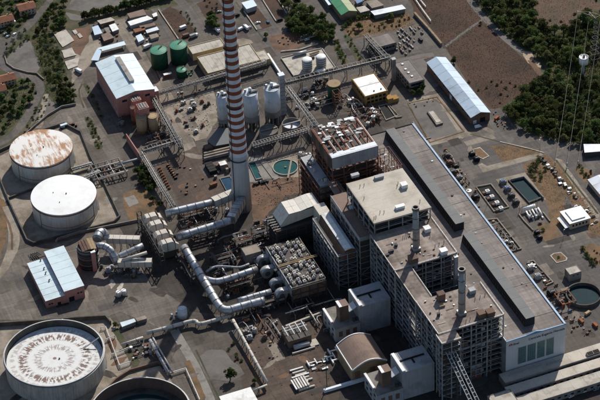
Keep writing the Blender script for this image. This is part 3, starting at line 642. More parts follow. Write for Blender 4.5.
def door(t, face, x0, x1, y0, y1, pos, w, h, m='steel_dark'):
    b = MB()
    if face == '-y': b.box(pos-w/2, pos+w/2, y0-0.12, y0-0.02, 0.05, h)
    else: b.box(x0-0.12, x0-0.02, pos-w/2, pos+w/2, 0.05, h)
    return b.obj('door', m, t)
def flat(label, r, h, wm, rm, name='building', cat='building', par=0.5, eave=0.0, group=None, z0=0.0):
    x0, x1, y0, y1 = r
    if x1 < x0: x0, x1 = x1, x0
    if y1 < y0: y0, y1 = y1, y0
    t = thing(name, label, cat, ((x0+x1)/2, (y0+y1)/2, z0), group)
    MB().box(x0, x1, y0, y1, z0, h).obj('wall', wm, t)
    if par > 0:
        MB().box(x0+.32, x1-.32, y0+.32, y1-.32, h+.02, h+.12).obj('roof', rm, t)
        b = MB(); k = 0.3
        b.box(x0-.03, x1+.03, y0-.03, y0+k, h-.2, h+par); b.box(x0-.03, x1+.03, y1-k, y1+.03, h-.2, h+par)
        b.box(x0-.03, x0+k, y0+k, y1-k, h-.2, h+par); b.box(x1-k, x1+.03, y0+k, y1-k, h-.2, h+par)
        b.obj('parapet', wm, t)
    else:
        MB().box(x0-eave, x1+eave, y0-eave, y1+eave, h+.02, h+.3).obj('roof', rm, t)
    t['rect'] = (x0, x1, y0, y1); return t
def R4(t):
    q = tuple(t['rect']); return q
def clean(t):
    if 'rect' in t.keys(): del t['rect']
def gabled(label, r, he, hr, wm, rm, axis='y', name='building', cat='building', panels=0, eave=0.5, group=None, rm2=None):
    x0, x1, y0, y1 = r
    if x1 < x0: x0, x1 = x1, x0
    if y1 < y0: y0, y1 = y1, y0
    t = thing(name, label, cat, ((x0+x1)/2, (y0+y1)/2, 0), group)
    MB().gable(x0, x1, y0, y1, 0, he, hr, axis).obj('wall', wm, t)
    k = max(1, panels); e = eave; th = 0.25
    for side in (0, 1):
        for i in range(k):
            b = MB()
            if axis == 'y':
                ya, yb = y0-e+(y1-y0+2*e)*i/k, y0-e+(y1-y0+2*e)*(i+1)/k-(0.25 if k > 1 else 0)
                xm = (x0+x1)/2; sl = (hr-he)/(xm-x0)
                if side == 0: q = [(x0-e, ya, he-e*sl+.3), (xm-.02, ya, hr+.3), (xm-.02, yb, hr+.3), (x0-e, yb, he-e*sl+.3)]
                else: q = [(xm+.02, ya, hr+.3), (x1+e, ya, he-e*sl+.3), (x1+e, yb, he-e*sl+.3), (xm+.02, yb, hr+.3)]
            else:
                xa, xb = x0-e+(x1-x0+2*e)*i/k, x0-e+(x1-x0+2*e)*(i+1)/k-(0.25 if k > 1 else 0)
                ym = (y0+y1)/2; sl = (hr-he)/(ym-y0)
                if side == 0: q = [(xa, y0-e, he-e*sl+.3), (xb, y0-e, he-e*sl+.3), (xb, ym-.02, hr+.3), (xa, ym-.02, hr+.3)]
                else: q = [(xa, ym+.02, hr+.3), (xb, ym+.02, hr+.3), (xb, y1+e, he-e*sl+.3), (xa, y1+e, he-e*sl+.3)]
            b.slab(q, th).obj('roof_panel' if k > 1 else 'roof', rm2 if (side == 1 and rm2) else rm, t)
    t['rect'] = (x0, x1, y0, y1); return t
def polyshed(label, px, h, rm, wm='grey_concrete', name='shed', cat='shed', open_=False, group=None, th=0.35, ov=0.0):
    pts = GL(px, h); cx = sum(p[0] for p in pts)/len(pts); cy = sum(p[1] for p in pts)/len(pts)
    t = thing(name, label, cat, (cx, cy, 0), group)
    MB().prism(pts, h-th, h).obj('roof', rm, t)
    if open_:
        for p in pts:
            x, y = cx+(p[0]-cx)*.92, cy+(p[1]-cy)*.92
            MB().cbox(x, y, 0, .35, .35, h-th-.01).obj('post', 'steel_grey', t)
    else:
        MB().prism([(cx+(p[0]-cx)*.95, cy+(p[1]-cy)*.95) for p in pts], 0, h-th-.01).obj('wall', wm, t)
    return t

# ------------------------------------------------------------------ workshop beside the tanks (two bays)
x0, x1, y0, y1 = RL(28.4,262.4, 46+18.2,297.2, 8)
b = G(46,303.5,8)
x0 = (G(28.4,262.4,8)[0]+b[0])/2; y1 = G(28.4,262.4,8)[1]; y0 = b[1]
xa = G(64.2,291,12)[0]; xb = G(83.5,285,12)[0]; yt = G(46.8,250.5,12)[1]; yn = G(64.2,291,12)[1]
t = thing('workshop', 'two bay workshop with white sheet roofs and pink walls beside the oil tanks', 'workshop', ((x0+xb)/2, (y0+y1)/2, 0))
MB().box(x0, xa-.05, yn+.01, y1, 0, 7.4).obj('wall', 'pink_wall', t)
MB().box(xa, xb, yn, yt, 0, 11.3).obj('wall', 'pink_wall', t)
k = 7
for i in range(k):
    ya, yb = yn-.4+(y1-yn+.6)*i/k, yn-.4+(y1-yn+.6)*(i+1)/k-.3
    MB().slab([(x0-.4, ya, 7.5), (xa-.1, ya, 8.1), (xa-.1, yb, 8.1), (x0-.4, yb, 7.5)], .2).obj('roof_panel', 'pale_blue', t)
k = 6
for i in range(k):
    ya, yb = yn-.4+(yt-yn+.8)*i/k, yn-.4+(yt-yn+.8)*(i+1)/k-.22
    MB().slab([(xa-.3, ya, 11.6), (xb+.3, ya, 12.2), (xb+.3, yb, 12.2), (xa-.3, yb, 11.6)], .2).obj('roof_panel', 'pale_blue', t)
for (u, v) in [(40.5,260.5),(43.8,269),(45.5,273.5),(49,281)]:
    x, y = G(u, v, 8.2); b = MB(); b.tube([(x,y,7.7),(x,y,8.9),(x+.5,y+.3,9.3),(x+1.1,y+.6,9.0)], .45, 8); b.obj('roof_vent', 'steel_grey', t, smooth=True)
door(t, '-y', xa, xb, yn, yt, xa+5, 4.2, 4.5, 'black'); door(t, '-y', x0, xa, yn, y1, xa-5, 2.6, 2.8, 'black')
windows(t, '-y', xa+8, xb, yn, yt, (5.5,), 2, 1.6, 1.4); windows(t, '-y', x0, xa-8, yn, y1, (2.5,), 2, 1.5, 1.4)
b = MB(); px = G(34,256,0)
for i in range(4):
    b.tube([(px[0]-2+i*1.6, px[1]+1, .3), (px[0]-2+i*1.6, px[1]+1, 2.2), (px[0]+i*1.6, px[1]-4, 2.6)], .35, 8)
b.box(px[0]-4, px[0]+9, px[1]-4, px[1]+3, 0, .5)
tag(b.obj('pump_skid', 'steel_dark'), 'dark pump skid with bent pipes behind the workshop', 'pump')

# ------------------------------------------------------------------ pink walled building with pale blue roof
x0 = G(95.5,62.5,20)[0]; xr = G(151.5,84.5,20)[0]; yn = G(115.5,98.5,20)[1]; yf = G(95.5,62.5,20)[1]
x1 = x0+33.5
t = gabled('large pink walled industrial building with pale blue panelled roof', (x0, x1, yn, yf), 19.5, 22.5, 'pink_wall', 'pale_blue', 'y', 'coal_building', 'building', 5, 0.4)
clean(t)
xm = (x0+x1)/2
MB().box(xm-0.2, xm+3.4, yn+13, yf-6, 22.2, 24.0).obj('ridge_monitor', 'grey_clad', t)
MB().box(xm-0.5, xm+3.7, yn+13, yf-6, 24.02, 24.3).obj('ridge_monitor_roof', 'steel_grey', t)
b = MB()
for i in range(14): b.box(xm-0.3, xm-0.22, yn+13.5+i*1.9, yn+14.9+i*1.9, 22.6, 23.8)
b.obj('ridge_louvres', 'black', t)
windows(t, '-x', x0, x1, yn, yf, (2.2,), 9, 3.2, 2.0, 'grey_clad')
windows(t, '-y', x0, x1, yn, yf, (14.2,), 3, 4.2, 2.2); door(t, '-y', x0, x1, yn, yf, xm+4, 5, 6)
MB().box(x1+.02, x1+4, yn+2, yn+9, 0, 15).obj('side_annex', 'pink_wall', t)
MB().box(x1+.02, x1+4.2, yn+1.8, yn+9.2, 15.02, 15.4).obj('annex_roof', 'white_metal', t)
# pink bunker towers in front of it and tan silos
for (u, v, z, hw, lab) in [(135.5,98.5,18,3.9,'pink square bunker tower with grey roof close to the pink building'), (142.5,106,22,4.3,'pink square bunker tower standing over the tan silos')]:
    x, y = G(u, v, z); t = thing('bunker_tower', lab, 'tower', (x, y, 0))
    MB().box(x-hw, x+hw, y-hw, y+hw, 0, z).obj('wall', 'pink_wall', t)
    MB().box(x-hw-.1, x+hw+.1, y-hw-.1, y+hw+.1, z+.02, z+.4).obj('roof', 'pink_wall', t)
    MB().box(x-hw+.7, x+hw-.7, y-hw+.7, y+hw-.7, z+.42, z+.6).obj('roof_deck', 'gravel', t)
    b = MB()
    for i in range(3): b.box(x-hw+1+i*2.2, x-hw+2+i*2.2, y-hw+.8, y+hw-.8, z+.62, z+.9)
    b.obj('roof_hatch', 'steel_grey', t)
def silo(label, x, y, r, z1, m, top='flat', base=None, name='silo', group=None, n=32):
    t = thing(name, label, 'silo', (x, y, 0), group)
    z0 = 0
    if base:
        z0 = base
        k = 8
        for i in range(k):
            a = 2*math.pi*(i+.5)/k
            MB().cbox(x+(r-.6)*math.cos(a), y+(r-.6)*math.sin(a), 0, 1.1, 1.1, base*.62).obj('leg', 'grey_concrete', t)
        MB().cyl(x, y, base*.62+.01, base, r+.25, n=n).obj('base_ring', 'grey_concrete', t)
        MB().cyl(x, y, .05, base*.6, r*.35, r*.6, n=16).obj('hopper', 'steel_dark', t)
    MB().cyl(x, y, z0+.02, z1, r, n=n).obj('shell', m, t, smooth=True)
    for i in range(1, 4):
        z = z0+(z1-z0)*i/4; MB().ring(x, y, z-.08, z+.08, r+.01, r+.1, n).obj('hoop', m, t)
    if top == 'cone': MB().cyl(x, y, z1+.02, z1+r*.18, r+.15, r*.2, n=n).obj('roof', m, t)
    else: MB().cyl(x, y, z1+.02, z1+.3, r+.2, n=n).obj('roof', m, t)
    b = MB()
    for i in range(24):
        a0, a1 = 2*math.pi*i/24, 2*math.pi*(i+1)/24
        p0 = (x+(r-.1)*math.cos(a0), y+(r-.1)*math.sin(a0)); p1 = (x+(r-.1)*math.cos(a1), y+(r-.1)*math.sin(a1))
        b.beam((*p0, z1+1.3), (*p1, z1+1.3), .12); b.beam((*p0, z1+.3), (*p0, z1+1.3), .1)
    b.obj('railing', 'steel_grey', t)
    return t
xs_, ys_ = G(141,116,16); silo('tall tan silo under the pink bunker tower', xs_, ys_, 4.6, 15.5, 'tan_silo')
xs_, ys_ = G(152,116,15); silo('tan silo at the right of the pink bunker tower', xs_+.5, ys_, 4.2, 15, 'tan_silo')
xs_, ys_ = G(132.5,108,16); silo('narrow rust brown silo left of the tan silos', xs_, ys_, 2.0, 16, 'rust_red', n=20)
wall('screen_wall', 'tall leaning rust pink wall in front of the tan silos', 'wall', [(127,141),(141,162)], 7.5, .8, 'pink_wall')

# ------------------------------------------------------------------ green tanks
def green_tank(u, v, z, r, label):
    x, y = G(u, v, z); t = thing('green_tank', label, 'tank', (x, y, 0))
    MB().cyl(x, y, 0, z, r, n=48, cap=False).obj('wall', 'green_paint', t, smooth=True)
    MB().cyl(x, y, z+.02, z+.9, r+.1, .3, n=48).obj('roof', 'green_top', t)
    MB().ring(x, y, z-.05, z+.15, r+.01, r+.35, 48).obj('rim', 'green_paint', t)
    MB().beam((x, y, z+1.5), (x+r*.75, y+r*.65, z+1.4), 1.0, .25).obj('walkway', 'steel_dark', t)
    b = MB()
    for i in range(24):
        a0, a1 = 2*math.pi*i/24, 2*math.pi*(i+1)/24
        b.beam((x+r*math.cos(a0), y+r*math.sin(a0), z+1.2), (x+r*math.cos(a1), y+r*math.sin(a1), z+1.2), .12)
        b.beam((x+r*math.cos(a0), y+r*math.sin(a0), z+.1), (x+r*math.cos(a0), y+r*math.sin(a0), z+1.2), .1)
    b.obj('railing', 'green_paint', t)
    ladder_stair(MB(), x, y, r, z, 3.6, 5.6, 30).obj('stairway', 'green_paint', t)
green_tank(158.5,49.8,17,7.3,'left of the two big green tanks')
green_tank(178.2,44.8,17,7.5,'right of the two big green tanks')
green_tank(181.5,69.5,7,4.3,'small low green tank below the two big ones')
flat('small white equipment cabin between the green tanks and pipe rack', RL(163.5,74,171.5,73.5,3.2), 3.2, 'rust_red', 'white_paint', 'cabin', 'cabin', 0, .3)
b = MB(); x, y = G(187,74,0)
for i in range(9): b.cbox(x+random.uniform(-5,6), y+random.uniform(-4,4), 0, random.uniform(.8,2), random.uniform(.8,2), random.uniform(.8,2.6))
b.tube([(x-5,y-1,1.2),(x+6,y-1,1.2)], .3, 8); b.tube([(x-5,y+1,1.8),(x+6,y+1.5,1.8)], .25, 8)
tag(b.obj('pump_group', 'green_paint'), 'green pump group right of the small low green tank', 'pumps')
# ------------------------------------------------------------------ chimney
cx, cy = G(242.4, 208, 0)
def cr(z): return 7.75-3.45*min(z, 205)/205
t = thing('chimney', 'very tall red and white banded concrete chimney', 'chimney', (cx, cy, 0))
MB().cyl(cx, cy, 0, 55.2, cr(0), cr(55.2), n=64, cap=False).obj('shaft', 'chimney_concrete', t, smooth=True)
z = 55.2; k = 0
while z < 219:
    m = 'chimney_red' if k % 2 else 'chimney_white'; h = 3.45
    MB().cyl(cx, cy, z+.01, z+h, cr(z), cr(z+h), n=64, cap=(z+h > 219), bot=False).obj('painted_band', m, t, smooth=True)
    z += h; k += 1
for z in (50.5, 101.0, 155.0):
    MB().ring(cx, cy, z, z+.5, cr(z)+.02, cr(z)+.9, 64).obj('gallery_ring', 'steel_dark', t)
    b = MB()
    for i in range(32):
        a0, a1 = 2*math.pi*i/32, 2*math.pi*(i+1)/32; r = cr(z)+.8
        b.beam((cx+r*math.cos(a0), cy+r*math.sin(a0), z+1.6), (cx+r*math.cos(a1), cy+r*math.sin(a1), z+1.6), .12)
        b.beam((cx+r*math.cos(a0), cy+r*math.sin(a0), z+.5), (cx+r*math.cos(a0), cy+r*math.sin(a0), z+1.6), .1)
    b.obj('gallery_rail', 'steel_dark', t)
b = MB(); a = math.radians(205)
b.beam((cx+(cr(0)+.25)*math.cos(a), cy+(cr(0)+.25)*math.sin(a), 1), (cx+(cr(210)+.25)*math.cos(a), cy+(cr(210)+.25)*math.sin(a), 210), .45)
b.obj('ladder', 'steel_dark', t)
MB().cyl(cx, cy, 219.7, 221, cr(205)+.15, n=64).obj('cap', 'chimney_concrete', t)

# ------------------------------------------------------------------ ducts and pipes
def P3(l): return [(*G(u, v, z), z) for u, v, z in l]
def rounded(pts, k=2):
    pts = [Vector(p) for p in pts]
    for _ in range(k):
        q = [pts[0]]
        for i, (a, b) in enumerate(zip(pts, pts[1:])):
            if i > 0: q.append(a*.75+b*.25)
            if i < len(pts)-2: q.append(a*.25+b*.75)
        q.append(pts[-1]); pts = q
    return [tuple(p) for p in pts]
def duct(label, px, r, m='duct_silver', rings=6.0, legs=10.0, name='duct', cat='duct', k=3, legm='steel_dark', site=False, n=16, group=None):
    pts = px if site else P3(px)
    c = rounded(pts, k) if len(pts) > 2 else pts
    t = thing(name, label, cat, (pts[0][0], pts[0][1], 0), group)
    MB().tube(c, r, n).obj('shell', m, t, smooth=True)
    # flange rings and legs spaced along the run
    if rings:
        acc = rings*.5; lacc = legs*.5 if legs else 0
        for a, b in zip(c, c[1:]):
            a, b = Vector(a), Vector(b); L = (b-a).length; d = (b-a)/max(L, 1e-6); s = 0
            while acc < L:
                p = a+d*acc; MB().tube([tuple(p-d*.2), tuple(p+d*.2)], r*1.1+.05, n).obj('flange', 'steel_grey', t)
                acc += rings
            acc -= L
            if legs:
                while lacc < L:
                    p = a+d*lacc
                    if abs(d.z) < .7 and p.z-r > 1:
                        q = Vector((-d.y, d.x, 0)).normalized()*r*.8
                        bb = MB()
                        bb.beam((p.x+q.x, p.y+q.y, 0), (p.x+q.x, p.y+q.y, p.z), .4); bb.beam((p.x-q.x, p.y-q.y, 0), (p.x-q.x, p.y-q.y, p.z), .4)
                        bb.beam((p.x+q.x, p.y+q.y, p.z-r-.2), (p.x-q.x, p.y-q.y, p.z-r-.2), .4)
                        bb.obj('support', legm, t)
                    lacc += legs
                lacc -= L
    return t
def boxduct(label, p, q, w, h, m='duct_white', legs=True, name='duct', cat='duct', taper=None):
    p, q = Vector(p), Vector(q); t = thing(name, label, cat, (p.x, p.y, 0))
    d = (q-p).normalized(); a = Vector((-d.y, d.x, 0)).normalized(); vs = []
    for c, s in ((p, 1.0), (q, taper or 1.0)):
        for sa, sb in ((-1,-1),(1,-1),(1,1),(-1,1)): vs.append(tuple(c+a*sa*w/2*s+Vector((0,0,sb*h/2*s))))
    MB().add(vs, [(0,1,2,3),(7,6,5,4),(0,4,5,1),(1,5,6,2),(2,6,7,3),(3,7,4,0)]).obj('casing', m, t)
    L = (q-p).length; k = max(2, int(L/5))
    for i in range(k+1):
        c = p+(q-p)*(i/k); s = 1+((taper or 1)-1)*i/k
        b = MB()
        for sa in (-1, 1): b.beam(tuple(c+a*sa*(w/2*s+.1)-Vector((0,0,h/2*s))), tuple(c+a*sa*(w/2*s+.1)+Vector((0,0,h/2*s))), .25)
        b.beam(tuple(c-a*(w/2*s+.2)+Vector((0,0,h/2*s+.1))), tuple(c+a*(w/2*s+.2)+Vector((0,0,h/2*s+.1))), .25)
        b.obj('stiffener', 'steel_grey', t)
        if legs and c.z-h/2 > 1:
            b = MB()
            for sa in (-1, 1): b.beam((c.x+a.x*sa*w/2*s*.9, c.y+a.y*sa*w/2*s*.9, 0), (c.x+a.x*sa*w/2*s*.9, c.y+a.y*sa*w/2*s*.9, c.z-h/2*s-.01), .4)
            b.obj('support', 'steel_dark', t)
    return t
# flue ducts into the chimney
duct('upper silver flue duct running from the hoods to the chimney', [(166,213.5,15),(190,207.5,15),(214,202,15)], 2.9, 'duct_silver', 7, 20)
boxduct('brown box transition of the upper flue duct at the chimney', (*G(213,202.5,15),15), (cx-6.3, cy+1.5, 15), 6.2, 6.5, 'duct_white')
duct('lower silver flue duct running from the hoods to the chimney foot', [(177,237,15),(200,230,15),(222,223.5,15),(232,219.5,15)], 3.0, 'duct_silver', 7, 20)
boxduct('bluish box transition of the lower flue duct at the chimney foot', (*G(231,220,15),15), (cx-2.5, cy-7.9, 14.5), 6.4, 7.0, 'duct_silver')
# four hoods over the gas cleaning units
def hood(u, v, label):
    x, y = G(u, v, 18); t = thing('hood', label, 'hood', (x, y, 0))
    lx, ly = 15.0, 6.6
    b = MB(); z0, z1 = 9.0, 17.0
    b.add([(x-lx/2,y-ly/2,z0),(x+lx/2,y-ly/2,z0),(x+lx/2,y+ly/2,z0),(x-lx/2,y+ly/2,z0),
           (x-lx/2,y-ly/2,z1-2),(x+lx/2,y-ly/2,z1-3.5),(x+lx/2,y+ly/2,z1-3.5),(x-lx/2,y+ly/2,z1-2),
           (x-lx/2+2.5,y-ly/2+.6,z1),(x+lx/2-5,y-ly/2+.6,z1),(x+lx/2-5,y+ly/2-.6,z1),(x-lx/2+2.5,y+ly/2-.6,z1)],
          [(3,2,1,0),(0,1,5,4),(1,2,6,5),(2,3,7,6),(3,0,4,7),(4,5,9,8),(5,6,10,9),(6,7,11,10),(7,4,8,11),(8,9,10,11)])
    b.obj('casing', 'duct_white', t)
    for sx in (-.12, .3): MB().box(x+lx*sx-.2, x+lx*sx+.2, y-ly/2-.15, y+ly/2+.15, 9, 17.3).obj('stiffener', 'brown_clad', t)
    for sx in (-1, 1):
        for sy in (-1, 1): MB().cbox(x+sx*(lx/2-1), y+sy*(ly/2-.8), 0, .7, .7, 8.99).obj('leg', 'steel_dark', t)
    MB().box(x-lx/2+1.5, x+lx/2-1.5, y-ly/2+.8, y+ly/2-.8, 2, 8.9).obj('hopper', 'steel_dark', t)
for u, v, l in [(151.5,213.5,'farthest of the four pale flue gas hoods'), (156.5,221,'second pale flue gas hood from the far end'), (162.5,230.5,'third pale flue gas hood from the far end'), (168,239.5,'nearest of the four pale flue gas hoods')]: hood(u, v, l)
def steel_frame(t, x0, x1, y0, y1, z0, z1, nx, ny, dz, m='steel_grey', cw=.7, bw=.45, brace=True, faces='-x-y', floors=None, inset=None):
    for i in range(nx+1):
        for j in range(ny+1):
            if 0 < i < nx and 0 < j < ny: continue
            x, y = x0+(x1-x0)*i/nx, y0+(y1-y0)*j/ny
            MB().cbox(x, y, z0, cw, cw, z1-z0).obj('column', m, t)
    k = max(1, int(round((z1-z0)/dz)))
    for q in range(1, k+1):
        z = z0+(z1-z0)*q/k-bw; b = MB(); c = cw/2+.01
        for i in range(nx):
            xa, xb = x0+(x1-x0)*i/nx+c, x0+(x1-x0)*(i+1)/nx-c
            for y in (y0, y1): b.box(xa, xb, y-bw/2, y+bw/2, z, z+bw)
        for j in range(ny):
            ya, yb = y0+(y1-y0)*j/ny+c, y0+(y1-y0)*(j+1)/ny-c
            for x in (x0, x1): b.box(x-bw/2, x+bw/2, ya, yb, z, z+bw)
        b.obj('floor_beams', m, t)
        if floors:
            d = MB(); w_ = inset or 3.5; e = .3
            d.box(x0+e, x1-e, y0+e, y0+w_, z+.05, z+.2); d.box(x0+e, x0+w_, y0+w_, y1-e, z+.05, z+.2)
            d.obj('walkway', floors, t)
            r = MB(); r.beam((x0, y0, z+1.6), (x1, y0, z+1.6), .14); r.beam((x0, y0, z+1.6), (x0, y1, z+1.6), .14)
            r.obj('handrail', m, t)
    if brace:
        rng = random.Random(int(x0*7+y0*3))
        for q in range(k):
            za, zb = z0+(z1-z0)*q/k, z0+(z1-z0)*(q+1)/k
            b = MB()
            for i in range(nx):
                if '-y' in faces and rng.random() < .4:
                    xa, xb = x0+(x1-x0)*i/nx, x0+(x1-x0)*(i+1)/nx
                    if rng.random() < .5: xa, xb = xb, xa
                    b.beam((xa, y0-.1, za), (xb, y0-.1, zb), .28)
            for j in range(ny):
                if '-x' in faces and rng.random() < .5:
                    ya, yb = y0+(y1-y0)*j/ny, y0+(y1-y0)*(j+1)/ny
                    if rng.random() < .5: ya, yb = yb, ya
                    b.beam((x0-.1, ya, za), (x0-.1, yb, zb), .28)
            if b.v: struct(b.obj('brace', m, t), 'stuff')
def openframe(label, r, z1, nx, ny, dz, m='steel_dark', name='steel_frame', cat='frame', core=None, cm='steel_dark', **kw):
    x0, x1, y0, y1 = r; t = thing(name, label, cat, ((x0+x1)/2, (y0+y1)/2, 0))
    steel_frame(t, x0, x1, y0, y1, 0, z1, nx, ny, dz, m, **kw)
    if core: MB().box(x0+core, x1-core, y0+core, y1-core, 0, z1-1).obj('casing', cm, t)
    return t
a = G(143,222,12); b_ = G(178,262,8)
openframe('dark steel frame carrying the pale hoods', (a[0]-2, a[0]+1.5, b_[1]+6, a[1]+8), 17, 1, 6, 4.5, 'steel_dark')
# round scrubber with striped cap by the workshop
x, y = G(87, 245, 20); t = thing('scrubber', 'dark ribbed round scrubber with tan striped cap beside the workshop', 'scrubber', (x, y, 0))
MB().cyl(x, y, 0, 19, 7.6, n=40).obj('shell', 'steel_dark', t, smooth=True)
for i in range(6): MB().ring(x, y, 2+i*3, 2.6+i*3, 7.62, 8.4, 40).obj('rib', 'steel_grey' if i % 2 else 'steel_dark', t)
for i in range(5):
    xa = x-5.5+i*2.3
    MB().slab([(xa, y-5.6, 20.2+abs(i-2)*-.5), (xa+2.1, y-5.6, 20.2+abs(i-1.6)*-.5), (xa+2.1, y+5.6, 22.2-abs(i-2)*.4), (xa, y+5.6, 22.2-abs(i-2)*.4)], 1.6).obj('cap_panel', 'tan_silo' if i > 2 else 'brown_clad', t)
xp, yp = G(92.5, 251, 19); t = thing('pink_column', 'tall pink column in front of the round scrubber', 'column', (xp, yp, 0))
MB().box(xp-1.7, xp+1.7, yp-1.7, yp+1.7, 0, 18.5).obj('shaft', 'pink_wall', t); MB().box(xp-1.9, xp+1.9, yp-1.9, yp+1.9, 18.52, 19).obj('cap', 'white_paint', t)
duct('short fat silver elbow behind the round scrubber', [(97,240,17),(99,233,18.5),(104,232,16),(106,240,11)], 3.6, 'duct_silver', 4, 0, k=3)
duct('curved silver elbow right of the pink column', [(97,246,18),(104,245.5,18),(111,250,17),(115,257,12),(116,262,8)], 2.7, 'duct_silver', 4, 0, k=3)
boxduct('farthest white box duct between scrubber and hoods', (*G(107,239,11),11), (*G(140,240,11),11), 5, 5, 'duct_white')
duct('middle round silver duct between scrubber and hoods', [(115,258,9),(128,252.5,11),(143,245.5,13)], 2.4, 'duct_silver', 7, 9)
boxduct('nearest white box duct between scrubber and hoods', (*G(118,263,8),8), (*G(152,262.5,8),8), 5.2, 5, 'duct_white')
duct('thin white diagonal duct crossing above the nearest box duct', [(122,260.5,11),(147,252.5,14)], 1.3, 'duct_white', 0, 0)
x, y = G(121,293,3); t = thing('mixing_tank', 'small white twin mixing tank standing in the yard', 'tank', (x, y, 0))
for dx in (-2, 2.2): MB().cyl(x+dx, y, .8, 5.2, 1.9, n=20).obj('vessel', 'white_paint', t, smooth=True)
MB().box(x-4.4, x+4.4, y-2.4, y+2.4, 0, .78).obj('skid', 'steel_dark', t)
for i in range(5): MB().beam((x-4+i*2, y-2.8, .8), (x-4+i*2+random.uniform(-1,1), y-2.8, 6.5), .18).obj('post', 'steel_grey', t)
MB().beam((x-5, y-2.8, 6.4), (x+5, y+2.5, 6.6), .3).obj('beam', 'steel_grey', t)
# big silver pipe along the road and its branches to the fans
duct('big silver pipe descending toward the camera with a rounded bend', [(184,247,13),(193,262,11),(203,279,10),(212,294,10),(219,306.5,9),(226,311,9),(236,308,9),(256,302.5,9),(264,300.5,9)], 3.1, 'duct_silver', 8, 14)
duct('silver branch pipe leaving the big pipe toward the fans', [(205,279,10),(214,281.5,10),(221,281,10),(235,276.5,10),(257,269,10)], 2.5, 'duct_silver', 6, 9)
duct('lower silver branch pipe toward the nearest fan', [(238,301,9),(250,297.5,9),(271,291.5,9)], 2.3, 'duct_silver', 5, 9)
duct('thin blue grey pipe winding above the branch pipe', [(206,272,9),(214,266.5,9),(226,266.5,9),(240,268,9),(249,264,9)], .9, 'grey_clad', 6, 9)
for i, (u, v) in enumerate([(262.5,260),(266.5,271),(275.5,283),(281,293)]):
    x, y = G(u, v, 10)
    t = thing('fan', ['farthest of the four round fan housings', 'second round fan housing from the far end', 'third round fan housing from the far end', 'nearest of the four round fan housings'][i], 'fan', (x, y, 0))
    MB().tube([(x, y-2.3, 9), (x, y+2.3, 9)], 4.6, 24).obj('scroll', 'duct_silver' if i != 1 else 'galvanised', t, smooth=True)
    MB().tube([(x, y-2.7, 9), (x, y-2.32, 9)], 2.0, 16).obj('inlet', 'steel_dark', t)
    MB().box(x, x+6, y-2.2, y+2.2, 9.4, 13.4).obj('outlet', 'galvanised', t)
    for dx in (-3, 3): MB().box(x+dx-.5, x+dx+.5, y-2, y+2, 0, 7).obj('support', 'steel_dark', t)
# electrostatic precipitator with rows of white boxes on its roof
x0, x1, y0, y1 = -53.3, -26.5, -119.6, -65
t = thing('precipitator', 'dark precipitator building with rows of white boxes on its roof', 'precipitator', ((x0+x1)/2, (y0+y1)/2, 0))
MB().box(x0, x1, y0, -93.8, 7, 17.5).obj('casing', 'brown_clad', t); MB().box(x0, x1, -91.2, y1, 7, 17.5).obj('casing', 'brown_clad', t)
MB().box(x0+2, x1-2, y0+2, y1-2, 0, 6.9).obj('hopper_row', 'steel_dark', t)
steel_frame(t, x0-.5, x1+.5, y0-.5, y1+.5, 0, 17.4, 4, 7, 5.8, 'steel_dark', cw=.6, bw=.45)
MB().box(x0+.4, x1-.4, y0+.4, -94.2, 17.52, 17.9).obj('roof', 'dark_concrete', t); MB().box(x0+.4, x1-.4, -90.8, y1-.4, 17.52, 17.9).obj('roof', 'dark_concrete', t)
MB().box(x0-.6, x0-.02, y0, y1, 10, 18.6).obj('side_plate', 'grey_clad', t)
rng = random.Random(3)
for ya, yb in ((y0+2, -95), (-90, y1-2)):
    ny = 7
    for j in range(ny):
        for i in range(6):
            if rng.random() < .16: continue
            x = x0+2.6+(x1-x0-5.2)*i/5+rng.uniform(-.9,.9); y = ya+(yb-ya)*(j+.5)/ny+rng.uniform(-.8,.8); s = rng.uniform(1.5,2.6); h = rng.uniform(.9,2.6)
            b = MB(); b.cbox(x, y, 18.2, s, s, h); b.cbox(x+.3, y+.2, 18.2+h, s*.5, s*.5, .7); o = b.obj('transformer_box', rng.choice(['duct_white','duct_white','panel_pale','grey_clad']), t)
            MB().tube([(x+s*.6, y-s*.3, 17.95), (x+s*.6, y-s*.3, 18.2+h*.8)], .3, 8).obj('insulator', 'brown_clad', o)
for i in range(22):
    xa, ya_ = rng.uniform(x0+1, x1-4), rng.uniform(y0+2, y1-3); L_ = rng.uniform(2,6)
    q = (xa+L_, ya_, 19) if rng.random() < .5 else (xa, ya_+L_, 19)
    MB().tube([(xa, ya_, 18), (xa, ya_, 19), q, (q[0], q[1], 18)], .16, 6).obj('roof_conduit', rng.choice(['steel_grey','brown_clad','steel_dark']), t)
b = MB()
for dy in (-.8, .8): b.beam((x0-1, -92.5+dy, 19.6), (x1+4, -92.5+dy, 19.6), .6)
b.obj('crane_beam', 'tan_silo', t)
MB().box(x0-4, x1+1, -93.7, -91.3, 16, 17).obj('gap_walkway', 'steel_dark', t)
r = MB()
for z in (18.8, 19.4): r.beam((x1+.2, y0, z), (x1+.2, y1, z), .15); r.beam((x0, y0-.2, z), (x1, y0-.2, z), .15)
r.obj('handrail', 'steel_grey', t)
